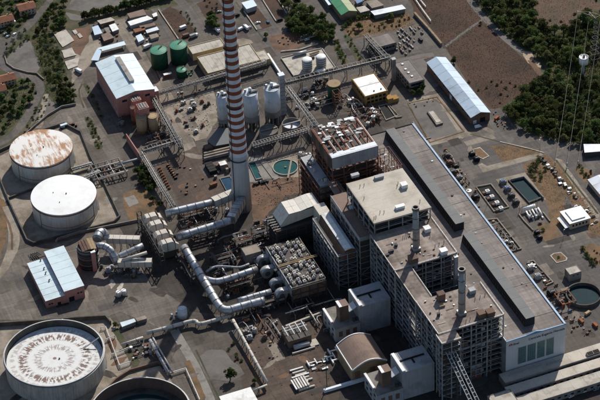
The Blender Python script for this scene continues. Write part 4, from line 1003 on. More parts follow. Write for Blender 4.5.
for l_, (u_, v_), (lx_, ly_), h_, nn in (('dark steel platform frame between the big pipe and the thin blue grey pipe', (222,262), (15,11), 8, (3,2)), ('dark steel platform frame between the two branch pipes', (238,288), (16,9), 7, (3,2)), ('dark steel frame under the lower flue duct', (206,236), (22,8), 10, (4,1)), ('dark steel frame under the upper flue duct', (196,216), (22,7), 9, (4,1)), ('dark pipe bridge frame left of the low beige roofed block', (243,246), (12,12), 9, (2,2)), ('dark steel frame along the left side of the big pipe', (188,272), (6,34), 8, (1,5)), ('dark steel frame below the nearest fan', (270,306), (22,8), 8, (4,1)), ('dark steel frame below the air duct at the chimney side', (262,236), (14,9), 8, (2,1))):
    x, y = G(u_, v_, 0); f_ = openframe(l_, (x-lx_/2, x+lx_/2, y-ly_/2, y+ly_/2), h_, nn[0], nn[1], 3.6, 'steel_dark', floors='steel_dark', inset=2.2, cw=.45, bw=.35)
    q_ = random.Random(int(u_*7))
    for i in range(9): MB().cbox(x+q_.uniform(-.4,.4)*lx_, y+q_.uniform(-.4,.4)*ly_, q_.choice([.05, .05, h_*.5]), q_.uniform(.8,2.4), q_.uniform(.8,2.4), q_.uniform(.8,2.6)).obj('plant_item', q_.choice(['steel_dark','brown_clad','steel_grey','rust','grey_clad']), f_)
    for i in range(4): yy = y+q_.uniform(-.4,.4)*ly_; zz = q_.uniform(1.5, h_); MB().tube([(x-lx_*.6, yy, zz), (x+lx_*.6, yy, zz)], q_.uniform(.2,.45), 8).obj('pipe', q_.choice(['galvanised','steel_grey','rust','steel_dark']), f_)
x, y = G(257,250,8)
flat('low beige roofed block behind the farthest fan', (-68,-55,-58,-48), 9, 'grey_concrete', 'concrete', 'block', 'block', .3)

# ------------------------------------------------------------------ panelled air duct and long barrel roofed duct
t = thing('air_duct', 'white panelled air duct with sloping end beside the dirt yard', 'duct', (-17, -44.5, 0)); OFF[t.name] = (-14, -36, -7)      # local frame 7 m above the ground
ya, yb = -44, -27.2
n = 5
for i in range(n):           # top panels, two rows
    xa, xb = -25.8+26*i/n, -25.8+26*(i+1)/n-.15
    za = 26 if i < 3 else 26+(.9 if i == 3 else 1.4); zb = 26 if i < 2 else (26.9 if i == 2 else 27.4)
    za = [26, 26, 26, 26.9, 27.4][i]; zb = [26, 26, 26.9, 27.4, 27.0][i]
    for j in range(2):
        y_a, y_b = ya+(yb-ya)*j/2, ya+(yb-ya)*(j+1)/2-.15
        MB().slab([(xa, y_a, za), (xb, y_a, zb), (xb, y_b, zb), (xa, y_b, za)], .25).obj('top_panel', 'panel_pale', t)
for i in range(2):
    for j in range(4):
        y_a, y_b = ya+(yb-ya)*j/4, ya+(yb-ya)*(j+1)/4-.15
        f = lambda s: (-33.2+7.4*s, 17+9*s)
        (xa, za), (xb, zb) = f(i/2), f((i+1)/2-.015)
        MB().slab([(xa, y_a, za), (xb, y_a, zb), (xb, y_b, zb), (xa, y_b, za)], .25).obj('slope_panel', 'panel_pale', t)
MB().add([(-33,ya+.1,16.6),(-25.8,ya+.1,25.6),(-10,ya+.1,25.6),(0,ya+.1,26.6),(0,ya+.1,19),(-33,ya+.1,15),(-33,yb-.2,16.6),(-25.8,yb-.2,25.6),(-10,yb-.2,25.6),(0,yb-.2,26.6),(0,yb-.2,19),(-33,yb-.2,15)],
         [(0,5,4,3,2,1),(6,7,8,9,10,11),(5,11,10,4),(0,6,11,5),(3,4,10,9)]).obj('casing', 'duct_white', t)
MB().box(-35.5, 1, -46.5, -26, -4, 14.8).obj('lower_casing', 'steel_dark', t)
steel_frame(t, -38, 2, -48, -25.5, -7, 15.5, 5, 3, 3.8, 'steel_dark', cw=.6, floors='steel_dark', inset=2)
b = MB()
for i in range(6): b.beam((-40, -46+i*3.2, 15.8), (-34, -46+i*3.2, 15.8), .8, .5)
b.obj('platform_grating', 'steel_grey', t)
t = thing('duct_housing', 'long housing with curved white roof and brown side beside the boiler', 'housing', (-4.3, -89.5, 0)); OFF[t.name] = (0, -78, -10)      # local frame 10 m above the ground
n = 6; xL, xR = -3.4, 4.6
prof = [(xL-2.2, 20.5), (xL, 25.4), (xL+2.6, 26.0), (xL+5.4, 26.2), (xR, 25.0)]
for k in range(7):
    y_a, y_b = -103+48*k/7, -103+48*(k+1)/7-.2
    for i, (p, q) in enumerate(zip(prof, prof[1:])):
        if i == 0: continue
        MB().slab([(p[0], y_a, p[1]), (q[0]-.03, y_a, q[1]), (q[0]-.03, y_b, q[1]), (p[0], y_b, p[1])], .3).obj('roof_panel', 'white_paint' if i < 3 else 'pale_blue', t)  # white for the sunlit panels, bluer on the shaded side: light put into colour
MB().add([(xL-2.6,-103,17),(xL-.05,-103,25.3),(xL-.05,-55,25.3),(xL-2.6,-55,17)], [(0,1,2,3)]).obj('side_cladding', 'brown_clad', t)
MB().box(xL-2.5, xR, -102.9, -55.1, -6, 16.9).obj('lower_casing', 'steel_dark', t)
MB().add([(xL-2.5,-103,17),(xR,-103,17),(xR,-103,24.8),(xL+5.4,-103,26),(xL+2.6,-103,25.8),(xL,-103,25.1)], [(0,1,2,3,4,5)]).obj('end_wall', 'rust', t)
MB().box(xL-1, xR, -54.9, -41.2, -6, 25.4).obj('junction_box', 'duct_white', t)
steel_frame(t, xL-6.5, xR+1, -104.5, -54, -10, 23, 2, 7, 4.6, 'frame_grey', cw=.55, bw=.35, floors='steel_dark', inset=2)
# ------------------------------------------------------------------ turbine hall
x0, x1, y0, y1, H = 58.2, 105.2, -256.2, 13.2, 34.0
t = thing('turbine_hall', 'long turbine hall with brown grey roof, blue edge and white sign facade', 'building', ((x0+x1)/2, (y0+y1)/2, 0))
hall = t
MB().box(x0, x1, y0+.6, y1, 0, H).obj('wall', 'grey_clad', t)
n = 18
for k in range(n):
    ya, yb = y0+.7+(y1-y0-.7)*k/n, y0+.7+(y1-y0-.7)*(k+1)/n-.12
    MB().box(x0+.3, 78.2, ya, yb, H+.02, H+.35).obj('roof_panel', 'hall_roof', t)
    MB().box(85.2, x1-1.2, ya, yb, H+.02, H+.35).obj('roof_panel', 'hall_roof', t)
MB().box(78.3, 85.1, -139.2, -128, H+.02, H+.35).obj('roof_panel', 'hall_roof', t); MB().box(78.3, 85.1, y0+.7, -247.3, H+.02, H+.35).obj('roof_panel', 'hall_roof', t)
MB().box(78.3, 85.1, 6.2, y1, H+.02, H+.35).obj('roof_panel', 'hall_roof', t)
MB().box(x1-.95, x1+.35, y0, y1+.3, H-.6, H+.9).obj('edge_trim', 'edge_blue', t)
MB().box(x1-1.18, x1-.97, y0, y1+.3, H-.3, H+1.0).obj('edge_gutter', 'blue_trim', t)
MB().box(x1-.1, x1+.25, y0+1, y1, 26, H-.7).obj('side_fascia', 'blue_trim', t)
MB().box(x0-.3, x1-1.3, y1-.4, y1+.3, H-.5, H+.9).obj('end_parapet', 'monitor_dark', t)
MB().box(x0-.25, x0+.2, y0+1, y1-.5, H-.3, H+.6).obj('left_parapet', 'white_metal', t)
for ya, yb in ((-127, 6.0), (-247, -139.6)):
    b = MB(); zt = 41.2
    b.add([(77.0,ya,H+.3),(85.0,ya,H+.3),(85.0,ya,zt),(78.4,ya,zt),(77.0,yb,H+.3),(85.0,yb,H+.3),(85.0,yb,zt),(78.4,yb,zt)],
          [(0,1,2,3),(7,6,5,4),(1,5,6,2),(3,7,4,0)])
    o = b.obj('roof_monitor', 'monitor_dark', t)
    k = int((yb-ya)/11)
    for i in range(k):
        a_, b_ = ya+(yb-ya)*i/k, ya+(yb-ya)*(i+1)/k-.12
        MB().box(78.0, 85.6, a_, b_, zt+.02, zt+.3).obj('monitor_roof', 'monitor', o)
    c = MB()
    for i in range(k*3): c.box(77.2, 77.45, ya+1+(yb-ya-2)*i/(k*3), ya+(yb-ya-2)*(i+.7)/(k*3), H+1.5, H+4)
    struct(c.obj('louvre_row', 'steel_dark', o), 'stuff')
# sign facade on the near end
MB().box(x0-.2, x1+.3, y0, y0+.55, 0, H).obj('facade', 'facade', t)
xm = (x0+x1)/2
MB().add([(x0-.4,y0-.4,H),(x1+.5,y0-.4,H),(x1+.5,y0-.4,H+.7),(xm+5,y0-.4,H+.9),(xm,y0-.4,H+2.2),(xm-8,y0-.4,H+.8),(x0-.4,y0-.4,H+.5),
          (x0-.4,y0+.5,H),(x1+.5,y0+.5,H),(x1+.5,y0+.5,H+.7),(xm+5,y0+.5,H+.9),(xm,y0+.5,H+2.2),(xm-8,y0+.5,H+.8),(x0-.4,y0+.5,H+.5)],
         [(0,1,2,3,4,5,6),(13,12,11,10,9,8,7)]+[(i,7+i,7+(i+1)%7,(i+1)%7) for i in range(7)]).obj('cornice', 'blue_trim', t)
W_ = x1-x0
for a, c in ((.204,.333),(.361,.496),(.527,.653),(.684,.806)):
    xa, xb = x0+W_*a, x0+W_*c; za, zb = 9.3, 24.8
    o = MB().box(xa-.35, xb+.35, y0-.10, y0-.02, za-.35, zb+.35).obj('window', 'grey_clad', t)
    for i in range(4):
        for j in range(8):
            w1, h1 = (xb-xa)/4, (zb-za)/8
            MB().box(xa+w1*i+.08, xa+w1*(i+1)-.08, y0-.18, y0-.11, za+h1*j+.08, za+h1*(j+1)-.08).obj('pane', 'glass_green', o)
def lettering(txt, x, y, z, size, m, parent, name='lettering', spacing=1.0):
    cu = bpy.data.curves.new(name, 'FONT'); cu.body = txt; cu.size = size; cu.extrude = .06; cu.space_character = spacing; cu.resolution_u = 3
    tmp = bpy.data.objects.new(name, cu); col.objects.link(tmp)
    dg = bpy.context.evaluated_depsgraph_get(); me = bpy.data.meshes.new_from_object(tmp.evaluated_get(dg))
    bpy.data.objects.remove(tmp); me.materials.clear(); me.materials.append(M[m])
    me.transform(Matrix.Rotation(math.pi/2, 4, 'X')); o0 = OFF[parent.name]
    me.transform(Matrix.Translation((x-o0[0], y-o0[1], z-o0[2])))
    o = bpy.data.objects.new(name, me); col.objects.link(o); o.parent = parent; OFF[o.name] = o0; return o
lettering('Centrale Eugenio Montale', x0+W_*.372, y0-.12, 29.3, 2.75, 'sign_dark', t)
lettering('Enel', x0+W_*.115, y0-.12, 28.9, 2.7, 'sign_dark', t)
b = MB(); sx, sz = x0+W_*.07, 29.8
for i in range(9):
    a = math.pi*(i/8)*1.0; b.beam((sx+.5*math.cos(a), y0-.1, sz+.5*math.sin(a)), (sx+1.5*math.cos(a), y0-.1, sz+1.3*math.sin(a)), .22, .12)
b.box(sx-1.6, sx+1.6, y0-.14, y0-.03, sz-.55, sz-.25)
b.obj('logo', 'sign_red', t)
rng = random.Random(55)
for i in range(26):
    xx, yy = rng.choice([rng.uniform(60,75), rng.uniform(88,102)]), rng.uniform(-250,8); s_ = rng.uniform(.6,1.6)
    MB().cbox(xx, yy, 34.36, s_, s_, rng.uniform(.3,1.0)).obj('roof_fitting', rng.choice(['grey_clad','steel_dark','white_metal','brown_clad']), hall)
for i in range(7):
    yy = -240+i*36; MB().box(86.0, 103.6, yy, yy+.25, 34.36, 34.6).obj('roof_seam', 'steel_grey', hall)
# ------------------------------------------------------------------ low annexes in front of the facade
def strip_roof(label, x0, x1, y0, y1, h, rm, wm='grey_concrete', panels=8):
    t = thing('annex', label, 'annex', ((x0+x1)/2, (y0+y1)/2, 0))
    MB().box(x0, x1, y0, y1, 0, h).obj('wall', wm, t)
    for i in range(panels):
        xa, xb = x0+(x1-x0)*i/panels, x0+(x1-x0)*(i+1)/panels-.08
        MB().box(xa, xb, y0-.2, y1+.0, h+.02, h+.3).obj('roof_panel', rm, t)
    MB().box(x0-.2, x1+.2, y0-.6, y0-.22, h-.3, h+.8).obj('parapet', wm, t)
    windows(t, '-y', x0, x1, y0, y1, (h*.35,), panels*2, 2.2, 1.6)
    return t
a = strip_roof('low grey annex directly below the sign facade', 52, 180, -268, -257.2, 6, 'beige_roof', panels=12)
b = MB(); b.box(58,84,-262.6,-261.8,6.35,7.3); b.obj('roof_duct', 'grey_clad', a)
b = MB(); b.box(88,100,-263.2,-262.2,6.35,7.2); b.obj('roof_duct', 'grey_clad', a)
strip_roof('second pale annex strip in front of the sign facade', 50, 180, -279.5, -270.4, 5, 'beige_roof', panels=12)
strip_roof('third pale annex strip nearest the lower right corner', 52, 180, -294, -283.5, 5.5, 'pale_concrete', panels=12)
t = flat('pale flat roofed block at the left end of the annex strips', (33, 51, -300, -277.5), 9, 'grey_concrete', 'pale_concrete', 'block', 'block', .4)
for px in ((590,354),(596,352)):
    x, y = G(*px, 7); t = thing('roof_unit', 'beige ventilation unit on the annex roof at the right picture edge' if px[0] > 592 else 'beige ventilation unit left of the edge one on the annex roof', 'vent', (x, y, 6.32))
    MB().cbox(x, y, 6.32, 5, 3.4, 1.6).obj('casing', 'concrete', t); MB().cbox(x, y, 7.94, 4, 2.6, .3).obj('grille', 'black', t)
for u, v in ((576,369),(569,355),(546,372),(534,388)):
    x, y = G(u, v, 6); b = MB(); b.cbox(x, y, 5.8, 1.2, 1.2, 1.4)
# ------------------------------------------------------------------ boiler houses
def roof_pipes(t, pts, z, m='steel_dark'):
    for u, v in pts:
        x, y = G(u, v, z); b = MB(); b.tube([(x,y,z),(x,y,z+1.8),(x+.3,y,z+2.3)], .22, 8); b.obj('vent_pipe', m, t)
def unit(t, u, v, z, wx, wy, h, m='white_paint', name='roof_unit'):
    x, y = G(u, v, z); o = MB().cbox(x, y, z, wx, wy, h).obj(name, m, t)
    MB().cbox(x, y, z+h+.01, wx+.4, wy+.4, .2).obj('lid', m, o)
# U2: tall block with the pale roof
x0, x1, y0, y1, H = 12.2, 57.6, -125.8, -73.5, 63.5
t = thing('boiler_house', 'boiler house with large pale beige roof and small white vents', 'boiler house', ((x0+x1)/2, (y0+y1)/2, 0))
MB().box(x0+3, x1-.5, y0+3, y1-1, 0, H-.2).obj('casing', 'steel_dark', t)
n = 8
for k in range(n):
    ya, yb = y0-.5+(y1-y0+1)*k/n, y0-.5+(y1-y0+1)*(k+1)/n-.06
    MB().box(x0-.5, x1+.5, ya, yb, H+.02, H+.6).obj('roof_panel', 'beige_roof', t)
MB().box(x0-.7, x1+.7, y0-.9, y0-.52, H-.6, H+.8).obj('roof_edge', 'beige_roof', t); MB().box(x0-.9, x0-.52, y0-.5, y1+.5, H-.6, H+.8).obj('roof_edge', 'beige_roof', t)
steel_frame(t, x0, x1, y0, y1, 0, H, 4, 5, 6.3, 'frame_grey', floors='steel_dark', inset=2.5)
unit(t, 355,176.5,H+.62, 6,3,2.2, 'grey_clad'); unit(t, 379,178,H+.62, 7,3,2,'grey_clad'); unit(t, 404,187,H+.62, 4.5,4.5,3.2); unit(t, 400,208,H+.62,7,3,2.2)
roof_pipes(t, [(360,187),(364,186),(364,199),(376,218),(380,213),(384,213),(397,187),(398,184),(420,202),(374,219)], H+.62)
# brown lower step on its left
x0b, x1b, y0b, y1b, h2 = 3.0, 11.6, -118, -61.5, 46.0
MB().box(x0b+.6, 15, y0b, y1b, 0, h2).obj('side_bay', 'steel_dark', t)
MB().box(x0b, 15.2, y0b-.3, y1b+.3, h2+.02, h2+.4).obj('side_bay_roof', 'brown_roof', t)
MB().box(x0b-.2, x0b+.1, y0b-.5, y1b+.5, h2-2.2, h2+1.0).obj('side_bay_edge', 'grey_clad', t)
MB().box(x0b+.12, 15.2, y0b-.7, y0b-.32, h2-2.2, h2+1.0).obj('side_bay_edge', 'grey_clad', t)
steel_frame(t, x0b, 11.4, y0b, y1b, 0, h2-2.3, 1, 6, 5.5, 'frame_grey', cw=.6, bw=.4)
unit(t, 352,208,h2+.42, 4,2.5,1.5,'pale_blue'); unit(t, 358,214,h2+.42, 5,2.5,1.5,'rust_red')
# U3 and U4 with the two steel stacks
def stack(u, v, z, zt, label):
    x, y = G(u, v, z); t = thing('stack', label, 'stack', (x, y, z))
    MB().cbox(x, y, z, 5.6, 5.6, 2.2).obj('base', 'galvanised', t)
    MB().cyl(x, y, z+2.2, zt-2.4, 2.45, 2.15, n=28).obj('shell', 'frame_grey', t, smooth=True)
    MB().ring(x, y, zt-2.38, zt, 1.9, 2.75, 28).obj('crown', 'steel_grey', t)
    MB().cyl(x, y, zt-2.3, zt-1.6, 1.88, n=28).obj('throat', 'black', t)
    for f in (.25, .5, .75): MB().ring(x, y, z+(zt-z)*f, z+(zt-z)*f+.25, 2.4, 2.6, 28).obj('band', 'steel_dark', t)
    MB().box(x+2.4, x+2.9, y-.3, y+.3, z+2.3, zt-2).obj('ladder', 'steel_dark', t)
    return t
def boiler(x0, x1, y0, y1, H, label, units, pipes, nxy):
    t = thing('boiler_house', label, 'boiler house', ((x0+x1)/2, (y0+y1)/2, 0))
    MB().box(x0+4, x1-1, y0+4, y1-1, 0, H-.5).obj('casing', 'steel_dark', t)
    MB().box(x0-.3, x1+.3, y0-.3, y1, H+.02, H+.5).obj('roof', 'boiler_roof', t)
    b = MB()
    for p, q in (((x0-.3,y0-.3),(x1+.3,y0-.3)), ((x1+.3,y0-.3),(x1+.3,y1)), ((x0-.3,y0-.3),(x0-.3,y1))):
        for z in (H+1.1, H+1.7): b.beam((*p, z), (*q, z), .18)
        L = math.hypot(q[0]-p[0], q[1]-p[1]); k = int(L/3)
        for i in range(k+1): b.beam((p[0]+(q[0]-p[0])*i/k, p[1]+(q[1]-p[1])*i/k, H+.5), (p[0]+(q[0]-p[0])*i/k, p[1]+(q[1]-p[1])*i/k, H+1.7), .12)
    b.obj('railing', 'galvanised', t)
    steel_frame(t, x0, x1, y0, y1, 0, H, nxy[0], nxy[1], 5.0, 'frame_grey', floors='steel_dark', inset=3)
    rng = random.Random(int(y0)); q = 10
    nx_, ny_ = nxy; kz = int(round(H/5.0)); dz_ = H/kz
    for i in range(34):          # odd cladding sheets and plant casings set into the bays
        k_ = rng.randrange(kz); d_ = rng.uniform(.6, 3.2); hz_ = rng.choice([1, 1, 2])*dz_-.8; z_ = k_*dz_+.3
        if z_+hz_ > H-.6: continue
        m_ = rng.choice(['steel_dark','steel_dark','brown_clad','grey_clad','dark_concrete','rust'])
        if rng.random() < .5:
            c_ = rng.randrange(nx_); w0 = (x1-x0)/nx_; MB().box(x0+w0*c_+.6, x0+w0*(c_+rng.uniform(.4,1))-.6, y0+d_, y0+d_+.25, z_, z_+hz_).obj('cladding_sheet', m_, t)
        else:
            c_ = rng.randrange(ny_); w0 = (y1-y0)/ny_; MB().box(x0+d_, x0+d_+.25, y0+w0*c_+.6, y0+w0*(c_+rng.uniform(.4,1))-.6, z_, z_+hz_).obj('cladding_sheet', m_, t)
    for i in range(60):
        z = .05+rng.randrange(11)*4.9
        if rng.random() < .6: MB().cbox(rng.uniform(x0+2, x1-2), y0+2, z, rng.uniform(1,4), 2, rng.uniform(1.2,3)).obj('equipment', rng.choice(['steel_grey','grey_clad','galvanised','brown_clad']), t)
        else: MB().cbox(x0+2, rng.uniform(y0+2, y1-2), z, 2, rng.uniform(1,4), rng.uniform(1.2,3)).obj('equipment', rng.choice(['steel_grey','grey_clad','galvanised','brown_clad']), t)
    for i in range(5):
        y = rng.uniform(y0+2, y1-2); MB().tube([(x0+1.2, y, 2), (x0+1.2, y, H-2)], rng.uniform(.25,.6), 8).obj('riser_pipe', 'galvanised', t)
        z = 6+rng.random()*40; MB().tube([(x0+1, y0+1.6, z), (x1-1, y0+1.6, z)], rng.uniform(.2,.45), 8).obj('header_pipe', rng.choice(['galvanised','brown_clad','grey_clad']), t)
    for i in range(16):
        xx, yy = rng.uniform(x0+2, x1-2), rng.uniform(y0+2, y1-2); MB().cbox(xx, yy, H+.52, rng.uniform(.5,1.6), rng.uniform(.5,1.6), rng.uniform(.4,1.3)).obj('roof_fitting', rng.choice(['steel_dark','grey_clad','brown_clad','galvanised']), t)
    for i in range(5):
        xx, yy = rng.uniform(x0+3, x1-12), rng.uniform(y0+3, y1-3); L_ = rng.uniform(4,10); q = (xx+L_, yy) if rng.random() < .6 else (xx, min(yy+L_, y1-2)); MB().tube([(xx, yy, H+.9), (*q, H+.9)], .18, 6).obj('roof_pipe', rng.choice(['galvanised','steel_dark','rust']), t)
    for i in range(7):
        x = rng.uniform(x0+2, x1-2); MB().tube([(x, y0+1.2, 2), (x, y0+1.2, H-2)], rng.uniform(.25,.6), 8).obj('riser_pipe', 'galvanised', t)
    for u, v, a, b_, c, m in units: unit(t, u, v, H+.52, a, b_, c, m)
    roof_pipes(t, pipes, H+.52)
    return t
boiler(8, 57.6, -172.4, -127.0, 54, 'farther boiler house with brown grey roof and one steel stack', [(427,231,4.5,4.5,3.4,'white_paint'),(443.5,253.5,5,4.5,3.6,'white_paint'),(391,252,4,1.6,1.6,'steel_dark'),(396,246,1.6,2.4,1.8,'steel_dark'),(387,255.5,3,1.4,1,'steel_dark'),(413,262,6,6,5,'brown_clad')], [(403,238),(405,237.5),(407,237),(435,247),(439,245),(444,243),(430,237)], (4, 4))
boiler(8, 58.6, -249.5, -210.5, 54, 'nearer boiler house with brown grey roof and one steel stack', [(472,292.5,4.5,4,3.2,'grey_clad'),(441,300,5,4.5,6.5,'brown_clad'),(442,306.5,4,2,1.4,'tan_silo'),(481,317,5,5,4.5,'brown_clad'),(490,315,5.5,5,4,'brown_clad'),(438.5,316,2,1.4,2.6,'steel_dark')], [(475,300),(480,298),(485,295.5),(439,312),(466,322),(470,320)], (4, 4))
t = thing('boiler_bay', 'narrow projecting bay at the near left corner of the nearer boiler house', 'bay', (13, -255, 0))
MB().box(7.5, 19.5, -258.5, -250.4, 0, 53).obj('casing', 'steel_dark', t); MB().box(5.8, 20.6, -260, -249.9, 54.02, 54.5).obj('roof', 'boiler_roof', t)
b = MB()
for z in (55.1, 55.7): b.beam((5.8,-260,z),(20.6,-260,z),.18); b.beam((5.8,-260,z),(5.8,-249.9,z),.18)
b.obj('railing', 'galvanised', t)
steel_frame(t, 6, 20.4, -259.8, -250.2, 0, 54, 2, 2, 5.0, 'frame_grey', floors='steel_dark', inset=2)
# the stacks stand on the roofs
stack(416,249,54.52,94,'farther of the two steel stacks on the boiler house roofs')
stack(461.5,313.5,54.52,96,'nearer of the two steel stacks on the boiler house roofs')
# walkway roof linking them along the left side, and the frame in the gap
t = thing('link_bridge', 'brown roofed link bridge between the two boiler houses', 'bridge', (14, -191, 0))
MB().box(8, 20.5, -210.0, -172.9, 50, 53.6).obj('deck', 'steel_dark', t); MB().box(7.7, 20.7, -210.0, -172.9, 53.62, 54.0).obj('roof', 'boiler_roof', t)
for x in (7.7, 20.7):
    b = MB(); b.beam((x, -210, 55.1), (x, -172.9, 55.1), .2); b.beam((x, -210, 54.6), (x, -172.9, 54.6), .15); b.obj('railing', 'galvanised', t)
steel_frame(t, 8, 20.5, -209.5, -173.4, 0, 50, 1, 3, 5.0, 'frame_grey', floors='steel_dark', inset=2)
t = thing('steel_frame', 'grey open steel frame in the gap between the two boiler houses', 'frame', (38, -191, 0))
steel_frame(t, 21.5, 57.5, -209.6, -180, 0, 30, 4, 3, 5.0, 'frame_grey', floors='steel_dark', inset=3)
MB().box(24, 56, -200, -180.5, 0, 28).obj('casing', 'steel_dark', t)
xd, yd = G(445.5,262,50); d = thing('drain_column', 'tall pale vertical duct on the near face of the farther boiler house', 'duct', (56, -174.6, 0))
MB().box(54.6, 57.4, -176, -173.2, 0, 53).obj('shaft', 'grey_clad', d); MB().box(54.4, 57.6, -176.2, -173.0, 53.02, 53.5).obj('cap', 'galvanised', d)
# U1: boiler house being dismantled
x0, x1, y0, y1, H = 15.8, 54.5, -33.5, 8.5, 59.5
t = thing('boiler_house', 'half dismantled boiler house with open rusty roof beams', 'boiler house', ((x0+x1)/2, (y0+y1)/2, 0))
MB().box(x0+2, x1-2, y0+3, y1-2, 0, 46).obj('casing', 'steel_dark', t)
steel_frame(t, x0, x1, y0, y1, 0, H, 4, 4, 6, 'rust_red', cw=.7, floors='steel_dark', inset=2)
for i in range(5):
    xa, xb = x0+(x1-x0)*i/5, x0+(x1-x0)*(i+1)/5-.15
    MB().box(xa, xb, y0-.45, y0-.3, H-10.5, H+.5).obj('wall_panel', 'grey_clad', t)
for j in range(5):
    ya, yb = y0+(y1-y0)*j/5, y0+(y1-y0)*(j+1)/5-.15
    MB().box(x0-.5, x0-.36, ya, yb, H-10.5, H-.5).obj('wall_panel', 'brown_clad' if j % 2 else 'steel_dark', t)
MB().box(x0, x1, y0-.25, y0+6.0, H+.02, H+.5).obj('roof_strip', 'white_metal', t)
for i in range(8):
    x = x0+1+(x1-x0-2)*i/7
    b = MB(); b.box(x-.55, x+.55, y0+6.1, y1, H-1.2, H+.2); b.obj('roof_beam', 'rust_red', t)
    if i % 2: MB().box(x+.6, x+.95, y0+6.1, y1-2, H-.3, H+.25).obj('roof_beam_flange', 'white_paint', t)
rng = random.Random(11)
for i in range(46):
    x, y = rng.uniform(x0+1, x1-1), y0+3+(y1-y0-2)*rng.random()**.8
    if rng.random() < .45: y = rng.uniform(y1-9, y1)
    s = rng.uniform(1, 3.2); b = MB(); b.slab([(x-s, y-s*.5, H+.7+rng.uniform(0,1)), (x+s, y-s*.4, H+.7), (x+s*.7, y+s*.6, H+.8), (x-s*.8, y+s*.5, H+.7+rng.uniform(0,.8))], .3)
    b.obj('loose_sheet', rng.choice(['white_paint','white_metal','rust','grey_clad','grey_clad','pale_blue','steel_dark']), t)
MB().box(x0+2, x1-2, y0+6.2, y1, H-9, H-8.7).obj('inner_floor', 'steel_dark', t)  # dark colour puts deep shade into the gaps between roof beams
# rusty outer scaffolding on its right and behind
t = thing('scaffold', 'rust red scaffold tower right of the dismantled boiler house', 'scaffold', (60, -38, 34))
steel_frame(t, 55.5, 67, -52, -26, 34.4, 50, 3, 5, 3.4, 'rust_red', cw=.4, bw=.3)
for i in range(10):
    b = MB(); x, y, z = rng.uniform(56,66), rng.uniform(-52,-27), 34.5+rng.uniform(0,12); b.slab([(x-1.5,y-1,z),(x+1.5,y-1,z+.3),(x+1.5,y+1,z),(x-1.5,y+1,z)], .25); b.obj('board', rng.choice(['rust','white_paint','grey_clad','steel_dark']), t)
t = thing('boiler_annex', 'low blue grey block left of the dismantled boiler house', 'annex', (11, -10, 0))
MB().box(6, 15.2, -32, 9, 0, 34).obj('casing', 'steel_dark', t); MB().box(5.6, 15.2, -32.4, 9.4, 34.02, 34.5).obj('roof', 'grey_clad', t)
MB().box(5.5, 15.2, -32.6, -32.1, 22, 33.9).obj('near_panel', 'grey_clad', t)
steel_frame(t, 3.5, 15, -34, 9, 0, 33, 2, 6, 5.5, 'rust_red', cw=.5, floors='steel_dark', inset=2)
for i in range(9):
    x, y = rng.uniform(7,14), rng.uniform(-30,8); MB().cbox(x, y, 34.52, rng.uniform(1,3), rng.uniform(1,4), rng.uniform(.6,2.2)).obj('roof_equipment', rng.choice(['white_paint','grey_clad','steel_dark','beige_roof']), t)
t = thing('steel_frame', 'dark steel bay between the dismantled boiler house and the pale roofed one', 'frame', (34, -53, 0))
MB().box(17, 56, -70, -38, 0, 30).obj('casing', 'steel_dark', t); steel_frame(t, 16, 57, -72.6, -35, 0, 40, 4, 4, 6.5, 'rust', floors='steel_dark', inset=3)
for i in range(16):
    x, y = rng.uniform(18,54), rng.uniform(-70,-38); MB().cbox(x, y, 30.02, rng.uniform(1.5,5), rng.uniform(1.5,5), rng.uniform(1,5)).obj('equipment', rng.choice(['rust','steel_dark','grey_clad','brown_clad']), t)
b = MB(); b.slab([(10,-60,38),(15.5,-60,38),(15.5,-36,40),(10,-36,40)], .5); tag(b.obj('inclined_walkway', 'brown_roof'), 'narrow brown inclined walkway between the two farther boiler houses', 'walkway')

# ------------------------------------------------------------------ grey fan houses and barrel roofed shed
def fan_house(dy, label, tw):
    t = thing('fan_house', label, 'building', (-17, -158+dy, 0))
    x0, x1, y0, y1 = -19.5, 5.5, -169+dy, -148+dy
    MB().box(x0, x1, y0, y1, 0, 26).obj('wall', 'grey_clad', t)
    MB().box(x0-.2, x1+.2, y0-.2, y1+.2, 26.02, 26.5).obj('roof', 'grey_clad', t)
    b = MB(); b.box(x0+3, x1-3, -158+dy, -157+dy, 26.52, 27.4); b.box(-8, -6.8, -163+dy, -158.1+dy, 26.52, 27.2); b.obj('roof_rail', 'black', t)
    MB().box(x0+.2, x0+2.6, y0+.2, y1-.2, 26.52, 27.6).obj('roof_kerb', 'white_paint', t)
    xa, xb = -39.5, x0-.02
    MB().box(xa, xb, y0-1, y1+2, 0, 12.5).obj('low_wall', 'grey_clad', t)
    MB().box(xa-.2, xb, y0-1.2, y1+2.2, 12.52, 13).obj('low_roof', 'grey_concrete', t)
    MB().box(xa-.4, xa+1.4, y0+6, y1+2, 13.02, 14.4).obj('low_kerb', 'white_paint', t)
    MB().box(-33, -26, y0+5, y0+12, 13.02, 27).obj('brown_tower', 'brown_clad', t)
    MB().slab([(-33.4, y0+4.6, 27.6), (-31.2, y0+4.6, 27.6), (-31.2, y0+12.4, 27.6), (-33.4, y0+12.4, 27.6)], .5).obj('tower_edge', 'white_paint', t)
    MB().box(-31.1, -25.6, y0+4.6, y0+12.4, 27.02, 27.3).obj('tower_roof', 'brown_roof', t)
    MB().slab([(-25.9, y0+4, 21), (-20, y0+4, 24), (-20, y0+11, 24), (-25.9, y0+11, 21)], .6).obj('inclined_duct', 'white_metal', t)
    for i in range(2): MB().box(-24+i*2.3, -22.4+i*2.3, y0+1, y0+3.5, 13.02, 15).obj('motor', 'steel_dark', t)
    windows(t, '-y', xa, xb, y0-1, y1, (4,), 3, 3, 5, 'brown_clad')
    windows(t, '-x', xa, xb, y0-1, y1+2, (3, 8), 3, 2.5, 2, 'dark_glass')
fan_house(0, 'grey block with brown tower farther from the camera', 0)
